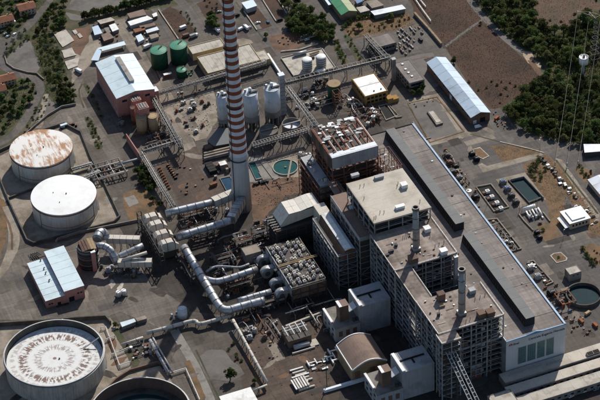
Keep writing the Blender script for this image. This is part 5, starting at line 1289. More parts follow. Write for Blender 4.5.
fan_house(-78.5, 'grey block with brown tower at the lower picture edge', 1)
x0, x1, y0, y1 = -45.4, -18.2, -216.5, -187
t = thing('barrel_shed', 'shed with curved brown barrel roof and white edges', 'shed', ((x0+x1)/2, (y0+y1)/2, 0))
n = 14; ze, zr = 13.0, 18.5
def zc(f): return ze+(zr-ze)*math.sin(math.pi*f)
for i in range(n):
    fa, fb = i/n, (i+1)/n
    xa, xb = x0+(x1-x0)*fa, x0+(x1-x0)*fb
    MB().slab([(xa, y0, zc(fa)), (xb, y0, zc(fb)), (xb, y1, zc(fb)), (xa, y1, zc(fa))], .4).obj('roof_strip', 'brown_roof', t)
for ya, yb in ((y0-.7, y0-.02), (y1+.02, y1+.7)):
    b = MB()
    for i in range(n):
        fa, fb = i/n, (i+1)/n; b.slab([(x0+(x1-x0)*fa, ya, zc(fa)+.4), (x0+(x1-x0)*fb, ya, zc(fb)+.4), (x0+(x1-x0)*fb, yb, zc(fb)+.4), (x0+(x1-x0)*fa, yb, zc(fa)+.4)], 1.2)
    b.obj('edge_trim', 'white_paint', t)
for xa, xb in ((x0-.6, x0-.02),): MB().box(xa, xb, y0, y1, ze-.9, ze+.5).obj('edge_trim', 'white_paint', t)
b = MB(); b.add([(x0+(x1-x0)*i/n, y0+.4, zc(i/n)-.5) for i in range(n+1)]+[(x1,y0+.4,0),(x0,y0+.4,0)], [tuple(range(n+3))]); b.box(x0+.2, x1-.2, y0+.5, y1-.3, 0, ze-.6); b.obj('wall', 'tan_wall', t)
for i in range(4): MB().box(x0+2+i*6, x0+6+i*6, y0+.1, y0+.38, 3, 10).obj('wall_panel', 'tan_silo' if i % 2 else 'brown_clad', t)
# inclined conveyor at the bottom edge
t = thing('conveyor', 'twin railed inclined conveyor descending at the bottom edge', 'conveyor', (14, -280, 0))
pa, pb = Vector((10.5, -250.5, 46)), Vector((10.5, -345, 12)); 
for k in (0, 1):
    o = Vector((k*4.6, 0, 0)); MB().beam(tuple(pa+o), tuple(pb+o), 1.3, 1.4).obj('belt_gallery', 'steel_dark', t)
    r = MB(); 
    for s in (-1.2, 1.2): r.beam(tuple(pa+o+Vector((s,0,1.5))), tuple(pb+o+Vector((s,0,1.5))), .25)
    for i in range(28):
        c = pa+o+(pb-pa)*(i/27); r.beam(tuple(c+Vector((-1.2,0,1.5))), tuple(c+Vector((1.2,0,1.5))), .2)
    r.obj('railing', 'white_metal', t)
for i in range(5):
    c = pa+(pb-pa)*(i+.5)/5; b = MB()
    for s in (-1.5, 6.5): b.beam((c.x+s, c.y, 0), (c.x+s, c.y, c.z-.7), .6)
    b.obj('support', 'steel_dark', t)
# ------------------------------------------------------------------ pipe racks, galleries
def rack(label, p, q, z, w=4.0, h=3.0, m='steel_grey', step=8.0, deck='steel_dark', pipes=3, name='pipe_rack', cat='pipe rack', site=False, leg='steel_dark', truss=True, roof=None):
    """elevated trussed run between two photo points at height z"""
    a = Vector((*(p if site else G(*p, z)), z)); b = Vector((*(q if site else G(*q, z)), z))
    t = thing(name, label, cat, (a.x, a.y, 0)); d = (b-a); L = d.length; d.normalize(); s = Vector((-d.y, d.x, 0))
    k = max(1, int(L/step))
    for sg in (-1, 1):
        o = s*sg*w/2; tr = MB()
        tr.beam(tuple(a+o), tuple(b+o), .35); tr.beam(tuple(a+o+Vector((0,0,h))), tuple(b+o+Vector((0,0,h))), .35)
        if truss:
            for i in range(k*2+1):
                c = a+o+d*L*i/(k*2); tr.beam(tuple(c), tuple(c+Vector((0,0,h))), .25)
                if i < k*2:
                    e = a+o+d*L*(i+1)/(k*2); tr.beam(tuple(c+Vector((0,0,h if i % 2 else 0))), tuple(e+Vector((0,0,0 if i % 2 else h))), .2)
        tr.obj('truss', m, t)
    cb = MB()
    for i in range(k*2+1):
        c = a+d*L*i/(k*2)+Vector((0,0,h)); cb.beam(tuple(c-s*w/2), tuple(c+s*w/2), .3)
    struct(cb.obj('cross_beams', m, t), 'stuff')
    if deck: MB().beam(tuple(a+Vector((0,0,-.3))), tuple(b+Vector((0,0,-.3))), w-.5, .2).obj('deck', deck, t)
    if roof: MB().beam(tuple(a+Vector((0,0,h+.35))), tuple(b+Vector((0,0,h+.35))), w+.5, .2).obj('roof', roof, t)
    for i in range(pipes):
        o = s*(-w/2+w*(i+1)/(pipes+1))+Vector((0,0,.5+(i % 2)*1.1))
        MB().tube([tuple(a+o), tuple(b+o)], .28+.12*(i % 3), 8).obj('pipe', ['galvanised','duct_white','steel_grey','rust'][i % 4], t, smooth=True)
    kk = max(1, int(L/(step*1.6)))
    for i in range(kk+1):
        c = a+d*L*i/kk; b_ = MB()
        for sg in (-1, 1): b_.beam((c.x+s.x*sg*w/2, c.y+s.y*sg*w/2, 0), (c.x+s.x*sg*w/2, c.y+s.y*sg*w/2, z-.01), .45)
        b_.beam((c.x-s.x*w/2, c.y-s.y*w/2, z*.55), (c.x+s.x*w/2, c.y+s.y*w/2, z*.55), .25)
        b_.obj('trestle', leg, t)
    return t
rack('long trussed gallery from the elevator tower to the brown roofed building', (286,84), (390,58.5), 9, 4.5, 3.2, pipes=3)
rack('dark trussed gallery over the hardstand beside the beige roofed building', (366,37.5), (387.5,60), 8, 4, 3.2, 'steel_grey', pipes=2)
rack('pipe rack running along the front of the white roofed building', (152,96), (266,62), 7, 4, 2.2, 'steel_grey', pipes=3)
rack('pipe rack descending from the elevator tower to the dismantled boiler house', (287,88), (316,127), 9, 4.6, 2.2, 'steel_grey', pipes=2)
rack('ribbed covered gallery crossing behind the chimney to the dismantled boiler house', (253,146.5), (309,130), 10, 4.5, 2.6, 'steel_grey', step=5, pipes=2, deck='grey_concrete')
rack('pipe rack running down beside the tan silos', (153,98), (181,149), 10, 4.5, 3, 'steel_grey', pipes=3)
rack('cross pipe rack at the foot of the tan silos', (143,152), (181,140.5), 8, 5, 3, 'steel_grey', pipes=3)
rack('long pale conveyor from the leaning wall down to the flue hoods', (141,153), (173,207), 7, 4.2, 1.4, 'steel_grey', step=7, pipes=2, deck='grey_concrete', name='conveyor', cat='conveyor')
rack('pipe rack leaving the manifold toward the clean roofed tank', (100,172), (78,181), 3, 3.5, 1.4, 'galvanised', pipes=3, step=6)
rack('second pipe rack from the manifold to the rusty roofed tank', (92,164), (72,170), 3, 3.0, 1.2, 'galvanised', pipes=3, step=6)
duct('pale blue pipe from the manifold to the leaning wall', [(118,164.5,3.5),(141,158,3.5)], 1.0, 'grey_clad', 0, 9, name='pipe', cat='pipe')
x, y = G(109,173,0)
t = thing('pipe_manifold', 'grid of pale frames and pipes right of the oil tanks', 'pipe manifold', (x, y, 0))
steel_frame(t, x-12, x+12, y-11, y+10, 0, 5.0, 4, 3, 5, 'grey_concrete', cw=.6, bw=.6, brace=False)
for i in range(5): MB().tube([(x-14+i*5.5, y-13, 2.2+i%2), (x-14+i*5.5, y+11, 2.2+i%2)], .5, 10).obj('pipe', ['galvanised','steel_grey','rust'][i % 3], t, smooth=True)
for i in range(3): MB().tube([(x-16, y-8+i*7, 3.6), (x+14, y-8+i*7, 3.6)], .6, 10).obj('pipe', ['duct_white','steel_grey'][i % 2], t, smooth=True)
rng = random.Random(5)
for i in range(14): MB().cbox(x+rng.uniform(-11,11), y+rng.uniform(-10,9), 0, rng.uniform(.8,2.4), rng.uniform(.8,2.4), rng.uniform(.8,2.6)).obj('valve_block', rng.choice(['steel_dark','grey_clad','rust']), t)
# pipes lower left
def pipe(label, px, r, m='duct_white', legs=9): return duct(label, px, r, m, 0 if r < 1 else 9, legs, name='pipe', cat='pipe', k=2, n=12)
def pipe(label, px, r, m='duct_white', legs=9): return duct(label, px, r, m, 8, legs, name='pipe', cat='pipe', k=2, n=12)
pipe('white pipe crossing the concrete path near the small domed tank', [(147,333,4),(172,326.5,4),(196,319.5,4),(197.5,325,4),(214,320.5,4),(232,315,4)], 1.5)
pipe('white pipe descending from the big bend to the bottom white roof', [(233,320,6),(248,347.5,5),(267,382.5,4.5)], 1.25)
pipe('short white pipe joining the bottom of the long white pipe', [(253,391,4),(267,385,4)], .9)
pipe('white pipe from the machinery pit to the railing bays', [(121,345,3),(143,337.5,3.5)], 1.1)
pipe('blue white pipe sloping down to the rusty open tank', [(150,340,6),(169,374,2.5)], 1.3, 'duct_silver')
pipe('thinner pipe beside the sloping blue white pipe', [(153,338,6),(173,373,2.5)], .7, 'galvanised')
x, y = G(138,348,0); rng = random.Random(9)
t = thing('machinery_pit', 'cluster of dark pumps and tanks between the small sheds and open tanks', 'machinery', (x, y, 0))
for i in range(22):
    xx, yy = x+rng.uniform(-7,8), y+rng.uniform(-13,10); s = rng.uniform(.8,2.2)
    if rng.random() < .45: MB().cyl(xx, yy, 0, s*1.4, s*.6, n=14).obj('vessel', rng.choice(['white_paint','steel_grey','steel_dark']), t)
    else: MB().cbox(xx, yy, 0, s, s*1.3, s*1.1).obj('pump', rng.choice(['steel_dark','steel_dark','rust','grey_clad']), t)
for i in range(6): MB().tube([(x-7, y-10+i*4, 1.2), (x+rng.uniform(2,8), y-10+i*4, 1.2)], .25, 8).obj('pipe', 'steel_grey', t)
x, y = G(182,309,8); silo('small white domed tank beside the big pipe', x, y, 3.6, 8, 'silo_white', 'cone', n=24)
rng = random.Random(2)
x, y = G(174,316,0); t = thing('pump_cluster', 'dark pump cluster left of the small white domed tank', 'pumps', (x, y, 0))
for i in range(7): MB().cbox(x+rng.uniform(-3,5), y+rng.uniform(-4,4), 0, rng.uniform(.8,2), rng.uniform(.8,2), rng.uniform(1,3)).obj('pump', rng.choice(['steel_dark','grey_clad','white_paint']), t)
polyshed('pale blue roofed lean-to between the yard and machinery pit', [(120,322.5),(134,318.5),(136,321.5),(122,327)], 3.4, 'pale_blue')
polyshed('tan roofed lean-to beside the pale blue one', [(135.3,318.2),(145,315.4),(147,318.4),(137.3,321.4)], 3.2, 'concrete')
polyshed('white roofed shed cut by the bottom edge below the lone tree', [(219,396.5),(250.5,387),(262,408),(230,418)], 4.5, 'white_paint', 'grey_clad')

# ------------------------------------------------------------------ white roofed building and silos behind the chimney
def panel_roof(label, r, h, n, wm='cream_wall', rm='pale_concrete', name='building', axis='x'):
    x0, x1, y0, y1 = r; t = thing(name, label, 'building', ((x0+x1)/2, (y0+y1)/2, 0))
    MB().box(x0, x1, y0, y1, 0, h).obj('wall', wm, t)
    for i in range(n):
        xa, xb = x0+.5+(x1-x0-1)*i/n, x0+.5+(x1-x0-1)*(i+1)/n-.15
        MB().box(xa, xb, y0+.5, y1-.5, h+.02, h+.25).obj('roof_panel', rm, t)
    b = MB(); k = .4
    b.box(x0-.1, x1+.1, y0-.1, y0+k, h-.3, h+.8); b.box(x0-.1, x1+.1, y1-k, y1+.1, h-.3, h+.8); b.box(x0-.1, x0+k, y0+k, y1-k, h-.3, h+.8); b.box(x1-k, x1+.1, y0+k, y1-k, h-.3, h+.8)
    b.obj('parapet', wm, t)
    return t
t = panel_roof('wide flat building with pale panelled roof and cream walls behind the chimney', (-9.6,39,187.6,215), 7, 9)
windows(t, '-y', -9.6,39,187.6,215, (3.2,), 12, 2.2, 2)
for u, v in ((204,69),(206,72)):
    x, y = G(u, v, 7.3); MB().cyl(x, y, 7.26, 8, .5, n=10).obj('roof_vent', 'black', t)
panel_roof('long narrow pale roofed block behind the wide flat building', (-11.5,19,221.5,234.5), 6.5, 6)
t = flat('small pale annex at the right end of the wide flat building', (39.6,48,188,203), 5.5, 'cream_wall', 'pale_concrete', 'annex', 'annex', .4); clean(t)
wall('kerb_wall', 'long white wall descending beside the elevator tower', 'wall', [(268,56),(277,70),(281,76)], 3, 1.6, 'white_paint')
def big_silo(u, v, z, r, base, label):
    x, y = G(u, v, z); t = silo(label, x, y, r, z, 'silo_white', 'cone', base, n=40)
    MB().cyl(x, y, z+r*.18, z+r*.18+2.6, 1.4, n=16).obj('filter_drum', 'white_metal', t); MB().dome(x, y, z+r*.18+2.62, 1.4, .8, 16).obj('filter_cap', 'white_paint', t)
    MB().cyl(x-r*.6, y+r*.2, z+.3, z+3.0, 1.0, n=14).obj('vent_drum', 'galvanised', t)
    MB().box(x-r*.2, x+r*.9, y-r*.5, y-r*.2, z+.4, z+1.6).obj('top_conveyor', 'steel_dark', t)
    return t
big_silo(271.5,87,36,6.7,14,'right big white silo beside the elevator tower')
big_silo(250,92,36,6.3,14,'middle big white silo just right of the chimney')
big_silo(222,95,32,4.6,9,'left white silo half hidden by the chimney')
x, y = G(281,74.5,40); t = thing('elevator_tower', 'tall narrow grey elevator tower beside the right white silo', 'tower', (x, y, 0))
MB().box(x-2.2, x+2.2, y-2.2, y+2.2, 0, 40).obj('shaft', 'grey_clad', t); MB().box(x-2.5, x+2.5, y-2.5, y+2.5, 40.02, 40.6).obj('cap', 'white_metal', t)
b = MB()
for i in range(9): b.box(x-2.4, x+2.4, y-2.4, y+2.4, 4+i*4, 4.25+i*4)
b.obj('girts', 'steel_grey', t)
rack('top gallery linking the two big white silos', (252,88), (271,82), 37, 2.2, 2, 'steel_dark', pipes=1, step=6)
# open round tanks below the silos
def open_tank(u, v, z, r, label, fill, fz):
    x, y = G(u, v, z); t = thing('settling_tank', label, 'tank', (x, y, 0))
    MB().ring(x, y, 0, z, r-.5, r, 48).obj('wall', 'grey_concrete', t); MB().cyl(x, y, .05, fz, r-.52, n=48).obj('contents', fill, t)
    MB().beam((x-r, y, z+.4), (x+r, y, z+.4), 1.0, .3).obj('bridge', 'steel_grey', t); MB().cyl(x, y, fz+.01, z+.2, .8, n=12).obj('drive_column', 'steel_grey', t)
    return t
open_tank(268.5,129.5,9,7.8,'grey round concrete tank with dull grey top','gravel',8.6)
open_tank(291.5,123,9,8.0,'open round concrete tank with white surface inside','white_metal',5.0)
# round teal basin and rectangular basins
x, y = G(285.5,168,0); t = thing('clarifier_basin', 'round teal water basin with a bridge across', 'basin', (x, y, 0))
MB().ring(x, y, .05, 1.3, 9.9, 10.5, 56).obj('rim', 'pale_concrete', t); MB().cyl(x, y, .06, .6, 9.88, n=56).obj('water', 'teal_water', t)
a, b_ = Vector(G(292,157,1)), Vector(G(288,178.5,1)); MB().beam((a.x, a.y, 1.6), (b_.x, b_.y, 1.6), 1.5, .4).obj('bridge', 'concrete', t); MB().cyl(x, y, .62, 1.4, .9, n=14).obj('column', 'concrete', t)
def basin(label, px, m, wm='grey_concrete', h=1.0, cat='basin'):
    pts = GL(px); cx_ = sum(p[0] for p in pts)/len(pts); cy_ = sum(p[1] for p in pts)/len(pts)
    t = thing('basin', label, cat, (cx_, cy_, 0)); n = len(pts)
    inn = [(cx_+(p[0]-cx_)*.9, cy_+(p[1]-cy_)*.9) for p in pts]
    MB().prism(inn, .05, .45).obj('water', m, t)
    for i in range(n):
        j = (i+1) % n; MB().prism([pts[i], pts[j], inn[j], inn[i]], .05, h).obj('wall', wm, t)
    return t
basin('narrow rectangular teal basin right of the chimney', [(248,163.5),(255,162),(262.5,179),(256,180.5)], 'teal_water')
basin('small rectangular blue basin left of the chimney', [(219.5,179),(230,176.5),(237,190),(227,193)], 'blue_water')
basin('long empty concrete channel between the chimney and round basin', [(259,160.5),(264,159),(280,178),(274,181)], 'grey_concrete', 'grey_concrete', .6, 'channel')
wall('beam_wall', 'long low concrete beam in front of the round basin', 'wall', [(265,160),(298,150)], 1.6, 2.0, 'concrete')
# beams and machinery left of the chimney
for i, l in enumerate(['farthest', 'middle', 'nearest']):
    a = Vector((*G(204,154+i*2.6,2), 2)); b_ = Vector((*G(231,147.5+i*2.6,2), 2))
    b = MB(); b.beam(tuple(a), tuple(b_), 1.5, 2.6); tag(b.obj('concrete_beam', 'concrete' if i < 2 else 'grey_concrete'), l+' of three long concrete beams left of the chimney', 'beam', 'long concrete beams')
flat('small white roofed cabin left of the chimney', RL(218.5,162.5,227,164,5), 5, 'grey_concrete', 'white_paint', 'cabin', 'cabin', 0, .2)
x, y = G(211,170,0); t = thing('container', 'black open container left of the white roofed cabin', 'container', (x, y, 0))
MB().box(x-3, x+3, y-6.5, y+6.5, .4, 3.6).obj('body', 'black', t)
for i in range(4): MB().box(x-3.2, x+3.2, y-6+i*3.8, y-5.6+i*3.8, .3, 3.8).obj('rib', 'steel_dark', t)
rng = random.Random(21)
x, y = G(221,172,0); t = thing('filter_skids', 'cluster of pale boxes and dark machines left of the chimney foot', 'machinery', (x, y, 0))
for i in range(16): MB().cbox(x+rng.uniform(-7,8), y+rng.uniform(-7,6), 0, rng.uniform(1,2.6), rng.uniform(1,2.6), rng.uniform(1,4)).obj('unit', rng.choice(['steel_dark','concrete','steel_grey','brown_clad','black']), t)
x, y = G(262,178,0); t = thing('pump_bench', 'dark pump bench at the near end of the teal basin', 'pumps', (x-4, y-6, 0))
for i in range(6): MB().cbox(x-9+i*2.2, y-6+rng.uniform(-1,1), 0, 1.6, 2.2, rng.uniform(1.5,3)).obj('pump', rng.choice(['steel_dark','black','grey_clad']), t)
# blue grey tarpaulin sheds between chimney and dirt yard
polyshed('dark blue grey roof low beside the left silo', [(207,141),(218,128),(230,128),(232,143),(214,146)], 4.5, 'monitor', 'steel_dark')
t = thing('rubble_wedge', 'small dark timber shelter at the edge of the dirt yard', 'shelter', (*G(209,148,0), 0)); x, y = G(209,148,0)
MB().gable(x-4, x+4, y-3, y+3, 0, 2, 4, 'x').obj('body', 'brown_clad', t); MB().beam((x-4.4,y,4.1),(x+4.4,y,4.1),.3).obj('ridge', 'steel_dark', t)

# ------------------------------------------------------------------ white tank compound, rust topped tank
x0, x1, y0, y1 = RL(281,58.5,336,69,0)
pts = GL([(281,58.5),(322,49),(336,69),(293.5,76.5)]); t = thing('tank_compound', 'pale concrete slab with low walls under the two white tanks', 'slab', (sum(p[0] for p in pts)/4, sum(p[1] for p in pts)/4, 0))
MB().prism(pts, .05, .5).obj('slab', 'pale_concrete', t)
for i in range(4):
    p, q = Vector(pts[i]), Vector(pts[(i+1)%4]); d = (q-p).normalized()*.5; MB().beam((p.x+d.x, p.y+d.y, .95), (q.x-d.x, q.y-d.y, .95), .5, .9).obj('low_wall', 'pale_concrete', t)
for u, v, l in ((307,59.5,'left white banded tank on the pale slab'), (321,56.5,'right white banded tank on the pale slab')):
    x, y = G(u, v, 10.5); t = thing('white_tank', l, 'tank', (x, y, .52))
    MB().cyl(x, y, .52, 10.5, 4.3, n=32, cap=False).obj('shell', 'silo_white', t, smooth=True); MB().dome(x, y, 10.52, 4.35, 1.3, 32).obj('roof', 'white_paint', t)
    for z in (2.6, 4.8, 7.0, 9.2): MB().ring(x, y, z, z+.35, 4.31, 4.6, 32).obj('hoop', 'steel_grey', t)
x, y = G(300,53.5,2); t = thing('horizontal_tank', 'grey horizontal tank behind the two white tanks', 'tank', (x, y, .52))
MB().tube([(x-6,y,2.4),(x+6,y,2.4)], 1.5, 16).obj('shell', 'galvanised', t, smooth=True)
for dx in (-4, 4): MB().box(x+dx-.4, x+dx+.4, y-1.2, y+1.2, .53, 1.3).obj('saddle', 'concrete', t)
x, y = G(316,54,2); t = thing('pipe_bundle', 'tan pipes and boxes between the two white tanks', 'pipes', (x, y, .52))
MB().tube([(x-5,y+2,2),(x+4,y+3,2)], 1.0, 12).obj('pipe', 'tan_silo', t); MB().cbox(x+1, y-6, .53, 3, 3, 2.4).obj('box', 'white_paint', t); MB().cbox(x-4, y-3, .53, 2, 2, 2).obj('box', 'steel_dark', t)
x, y = G(321,71,2); t = thing('cabinet', 'white low cabinet in front of the right white tank', 'cabinet', (x, y, .52)); MB().cbox(x, y, .52, 7, 3.4, 2.2).obj('body', 'white_paint', t); MB().cbox(x, y, 2.74, 7.3, 3.7, .2).obj('lid', 'white_paint', t)
x, y = G(333.8,83.5,15); t = thing('rust_top_tank', 'dark green round tank with orange rust top beside the gallery', 'tank', (x, y, 0))
MB().cyl(x, y, 0, 15, 5.6, n=32, cap=False).obj('shell', 'green_paint', t, smooth=True); MB().cyl(x, y, 15.02, 15.4, 5.7, n=32).obj('roof', 'tan_wall', t)
MB().ring(x, y, 14.6, 15.0, 5.62, 5.9, 32).obj('rim', 'rust', t)
ladder_stair(MB(), x, y, 5.6, 15, 3.3, 5.6, 24).obj('stairway', 'rust_red', t)
t = thing('scaffold', 'rust red scaffold in front of the rust topped tank', 'scaffold', (x, y-9, 0)); steel_frame(t, x-4.5, x+1, y-14, y-7, 0, 14, 1, 2, 2.8, 'rust_red', cw=.35, bw=.3)
# ------------------------------------------------------------------ yellow building and neighbours
t = panel_roof('yellow walled building with two white roof panels', (98,119,97,126), 8.5, 1, 'yellow_wall', 'white_paint'); 
for c in list(t.children):
    if c.name.startswith('roof_panel'): bpy.data.objects.remove(c)
MB().box(98.9,118.1,112.2,125.2,8.52,8.9).obj('roof_panel', 'white_paint', t); MB().box(98.9,118.1,97.9,111.6,8.52,8.9).obj('roof_panel', 'white_paint', t)
for u, v in ((374,91),(381,89)):
    x, y = G(u, v, 9); MB().cyl(x, y, 8.91, 9.6, .6, n=10).obj('roof_vent', 'black', t)
windows(t, '-y', 98,119,97,126, (1.2, 5.0), 5, 2.6, 2.2, 'dark_glass', frame='yellow_wall'); windows(t, '-x', 98,119,97,126, (5.0,), 6, 2.6, 2.2)
x, y = G(392,97,4); t = thing('yellow_annex', 'small yellow step blocks at the right of the yellow building', 'annex', (x, y, 0))
MB().box(x-5, x, y-3, y+3, 0, 5).obj('block', 'yellow_wall', t); MB().box(x+.02, x+5, y-3, y+3, 0, 3.4).obj('block', 'yellow_wall', t)
r = RL(394,63.5,424.5,79.5,9); t = flat('brown grey flat roofed block with four white skylights', r, 9, 'grey_concrete', 'hall_roof', 'building', 'building', .4); x0, x1, y0, y1 = R4(t)
for i, (u, v) in enumerate([(401,65),(404,70),(407,73.5),(410.5,77)]):
    x, y = G(u+1.5, v-.5, 9); MB().cbox(x, y, 9.14, 1.8, 1.8, .7).obj('skylight', 'white_paint', t)
windows(t, '-y', x0, x1, y0, y1, (1.5, 5.3), 4, 3.2, 2.4); windows(t, '-x', x0, x1, y0, y1, (1.5, 5.3), 6, 2.4, 2.0)
x, y = G(393.5,59,22); t = thing('flue_tower', 'slender grey tower beside the brown grey flat roofed block', 'tower', (x, y, 0))
MB().box(x-1.5, x+1.5, y-1.5, y+1.5, 0, 22).obj('shaft', 'grey_concrete', t); MB().box(x-1.8, x+1.8, y-1.8, y+1.8, 22.02, 22.6).obj('cap', 'grey_clad', t)
x0, x1, y0, y1 = RL(370,37.5,396.5,42.5,6.5); t = flat('beige flat roofed substation block on the hardstand', (x0, x1, y0, y1), 6.5, 'grey_concrete', 'hall_roof', 'building', 'building', .3)
windows(t, '-y', x0, x1, y0, y1, (2.5,), 5, 2.4, 2.2)
# beige electrical rows
rng = random.Random(33)
for a_, b_ in (((372,44),(381,58)),((368,48),(376,60))):
    t = rack('dark low trestle on the hardstand '+('nearer to' if a_[0] > 370 else 'farther from')+' the beige block', a_, b_, 3.5, 3, 2.4, 'steel_dark', pipes=2, step=6)
for i, (u, v) in enumerate([(402,30),(406,33.5),(410,37),(400,37),(404,41),(408,44),(412,46.5),(396,46),(401,48),(406,54),(415,30),(419,27.5),(422,33),(414,41)]+[(398,32.5),(403,36.5),(408,40),(400,44),(405,47.5),(410,50.5),(402,51.5),(396,49),(414,33),(411,29)]):
    if i < 14: v += .4
    x, y = G(u, v, 0); t = thing('switchgear', rng.choice(['left','middle','right'])+' switchgear bay' if False else ['upper','middle','lower'][min(2,int((v-26)/10))]+' row '+('left' if u < 402 else 'right' if u > 410 else 'centre')+' switchgear bay on the hardstand beside the beige block', 'switchgear', (x, y, 0), 'switchgear bays')
    w_, l_ = (rng.uniform(.8,1.6), rng.uniform(2,6)); MB().cbox(x, y, 0, w_, l_, rng.uniform(.9,2.0)).obj('cabinet', rng.choice(['concrete','steel_grey','grey_concrete']), t)
    for k in range(3): MB().cyl(x+.2, y-.8+k*.8, 2.01, 3.4, .16, n=8).obj('insulator', 'brown_clad', t)
t = thing('shed', 'long blue white roofed warehouse beside the brown field', 'warehouse', (0,0,0)); bpy.data.objects.remove(t)
xa = G(427,62.4,7.5)[0]; xb = G(490,112.5,7.5)[0]; ya = G(472.3,117.2,7.5)[1]; yb = G(427,62.4,7.5)[1]
t = gabled('long warehouse with blue white gabled roof beside the brown field', (xa, xb, ya, yb), 7.5, 10.5, 'brown_clad', 'blue_roof', 'y', 'warehouse', 'warehouse', 8, .5); x0, x1, y0, y1 = R4(t)
door(t, '-y', x0, x1, y0, y1, (x0+x1)/2+2, 4.5, 4.5, 'black'); door(t, '-y', x0, x1, y0, y1, x0+3.5, 3, 3.6, 'white_paint')
windows(t, '-x', x0, x1, y0, y1, (4.2,), 9, 2.2, 1.6); b = MB(); b.box(x0-.15, x0-.02, y0+38, y0+42, .1, 4.6); b.obj('side_door', 'white_paint', t)
# fenced wall along the brown field
wall('boundary_wall', 'long tan topped wall between the hardstand and brown field', 'wall', [(414.5,15),(428,30),(441.5,46)], 2.8, 1.4, 'grey_concrete')
wall('wall_coping', 'tan coping strip along the boundary wall by the brown field', 'coping', [(414.5,12.2),(428,27.2),(441.5,43.2)], .25, 1.8, 'tan_wall', z=2.81)
railing('white post and rail fence along the brown field', [(411,-6),(421,9),(431,22.5)], 2.2, 0, 'white_paint', .4)
railing('white fence on the green bank of the brown field', [(416,-4),(426,8)], 2.0, 0, 'galvanised', .4)
road('field_path', [(418,14),(432,31),(445,48)], 2.5, 'dark_asphalt', 0)
# green roofed building and sheds along the top
xa, ya = G(341.5,14.8,6); xb = G(355.5,9.5,6)[0]
t = gabled('green roofed gabled shed at the top edge', (xa, xb, ya, ya+75), 6, 8.5, 'tan_wall', 'green_roof', 'y', 'shed', 'shed', 6, .5, rm2='green_pale')
polyshed('pale blue roofed lean-to left of the green roofed shed', [(318,-10),(326,-10),(333.5,3.5),(328.5,5)], 5, 'pale_blue')
polyshed('white patchy flat roof right of the green roofed shed', [(356,7.5),(364.5,5.5),(370,10),(360.5,12.5)], 3.5, 'pale_concrete')
polyshed('tan flat roof behind the white patchy roof', [(366,1.5),(376,-1),(384,5),(372,8)], 3.8, 'concrete')
t = polyshed('long white roofed store above the green bank', [(370.5,11),(402,4.5),(406,8.5),(374.5,15.2)], 4.5, 'white_metal')
polyshed('small dark blue roofed kiosk at the top edge', [(355,0),(361,-2),(363,1),(357,3.5)], 3, 'blue_paint')
# light blue roofed store at the top, left of the track
polyshed('white roofed store on the soil lot between two roads at the top', [(241.5,2.5),(253,-.8),(257,5.5),(246.5,9)], 5, 'pale_blue', 'grey_clad')
for px, l in (([(244,11.5),(257,30.5)],'white kerb wall along the soil lot below the white roofed store'), ([(260,-4),(276,21.5)],'white kerb wall along the second soil lot at the top'), ([(158.5,10),(178.5,39.5)],'white kerb wall right of the small sheds by the green tanks'), ([(273.5,-6),(282,6),(287,14)],'curved pale kerb along the track at the top'), ([(300,41),(318,35)],'white parapet wall behind the parked cars'), ([(281,52),(300,50),(318,44)],'curved low wall behind the white tank slab')):
    wall('kerb_wall', l, 'wall', px, 1.1, .8, 'pale_concrete')
# ------------------------------------------------------------------ small sheds upper left
S = [('white flat roof at the back of the left shed cluster', [(97,20.5),(111,17),(115,20),(100.5,24)], 3.5, 'pale_concrete'),
 ('small white roof at the right of the left shed cluster', [(109,25),(115,23),(119,29),(112.5,31.5)], 3.5, 'white_paint'),
 ('blue grey roof at the left of the left shed cluster', [(92,27),(98,25),(102.5,33),(94.5,35)], 3.5, 'blue_roof'),
 ('brown roof in the middle of the left shed cluster', [(101,34.5),(109,32),(114,37.5),(104,41)], 3.2, 'brown_roof'),
 ('tiny grey roof beside the brown one', [(104,28),(108,27),(111,32),(107,33)], 2.8, 'grey_concrete'),
 ('brown roofed block at the back of the right shed cluster', [(127,13.5),(143.5,9),(146.5,14.5),(130,18)], 5, 'brown_roof'),
 ('long white roof in the right shed cluster', [(127.5,21.5),(147,15.5),(153,18.5),(130.5,25.5)], 4, 'white_paint'),
 ('tiny white roof at the end of the right shed cluster', [(152,14),(156.5,12),(157.5,15.5),(153.5,17)], 3, 'white_paint'),
 ('white blue roof at the lower right of the right shed cluster', [(145.5,30),(157,26.5),(159,29.5),(147,33)], 3, 'white_metal'),
 ('rusty roof at the left of the right shed cluster', [(133,29),(144.5,26.5),(145.5,29.5),(135,32.5)], 3, 'rust'),
 ('pale rusty roof in the middle of the right shed cluster', [(139,25.8),(154,22.5),(156,25),(142,28.5)], 3, 'brown_roof'),
 ('light blue roof nearest the green tanks', [(135.5,36),(141,33.5),(144.5,39),(138.5,42)], 3, 'pale_blue'),
 ('tan roof below the light blue one', [(149,35),(157,33),(159,36.5),(151,39)], 2.6, 'concrete')]
for l, px, h, m in S: polyshed(l, px, h, m, random.choice(['grey_concrete','brown_clad','grey_clad']))
polyshed('left wing of the bent pale blue canopy behind the pink building', [(91,60),(97,48.5),(102,49.5),(98.5,60.5)], 4, 'blue_roof', open_=True, name='canopy', cat='canopy')
polyshed('right wing of the bent pale blue canopy behind the pink building', [(97.3,48),(124,41),(126,44.5),(102.3,51)], 4, 'pale_blue', open_=True, name='canopy', cat='canopy')
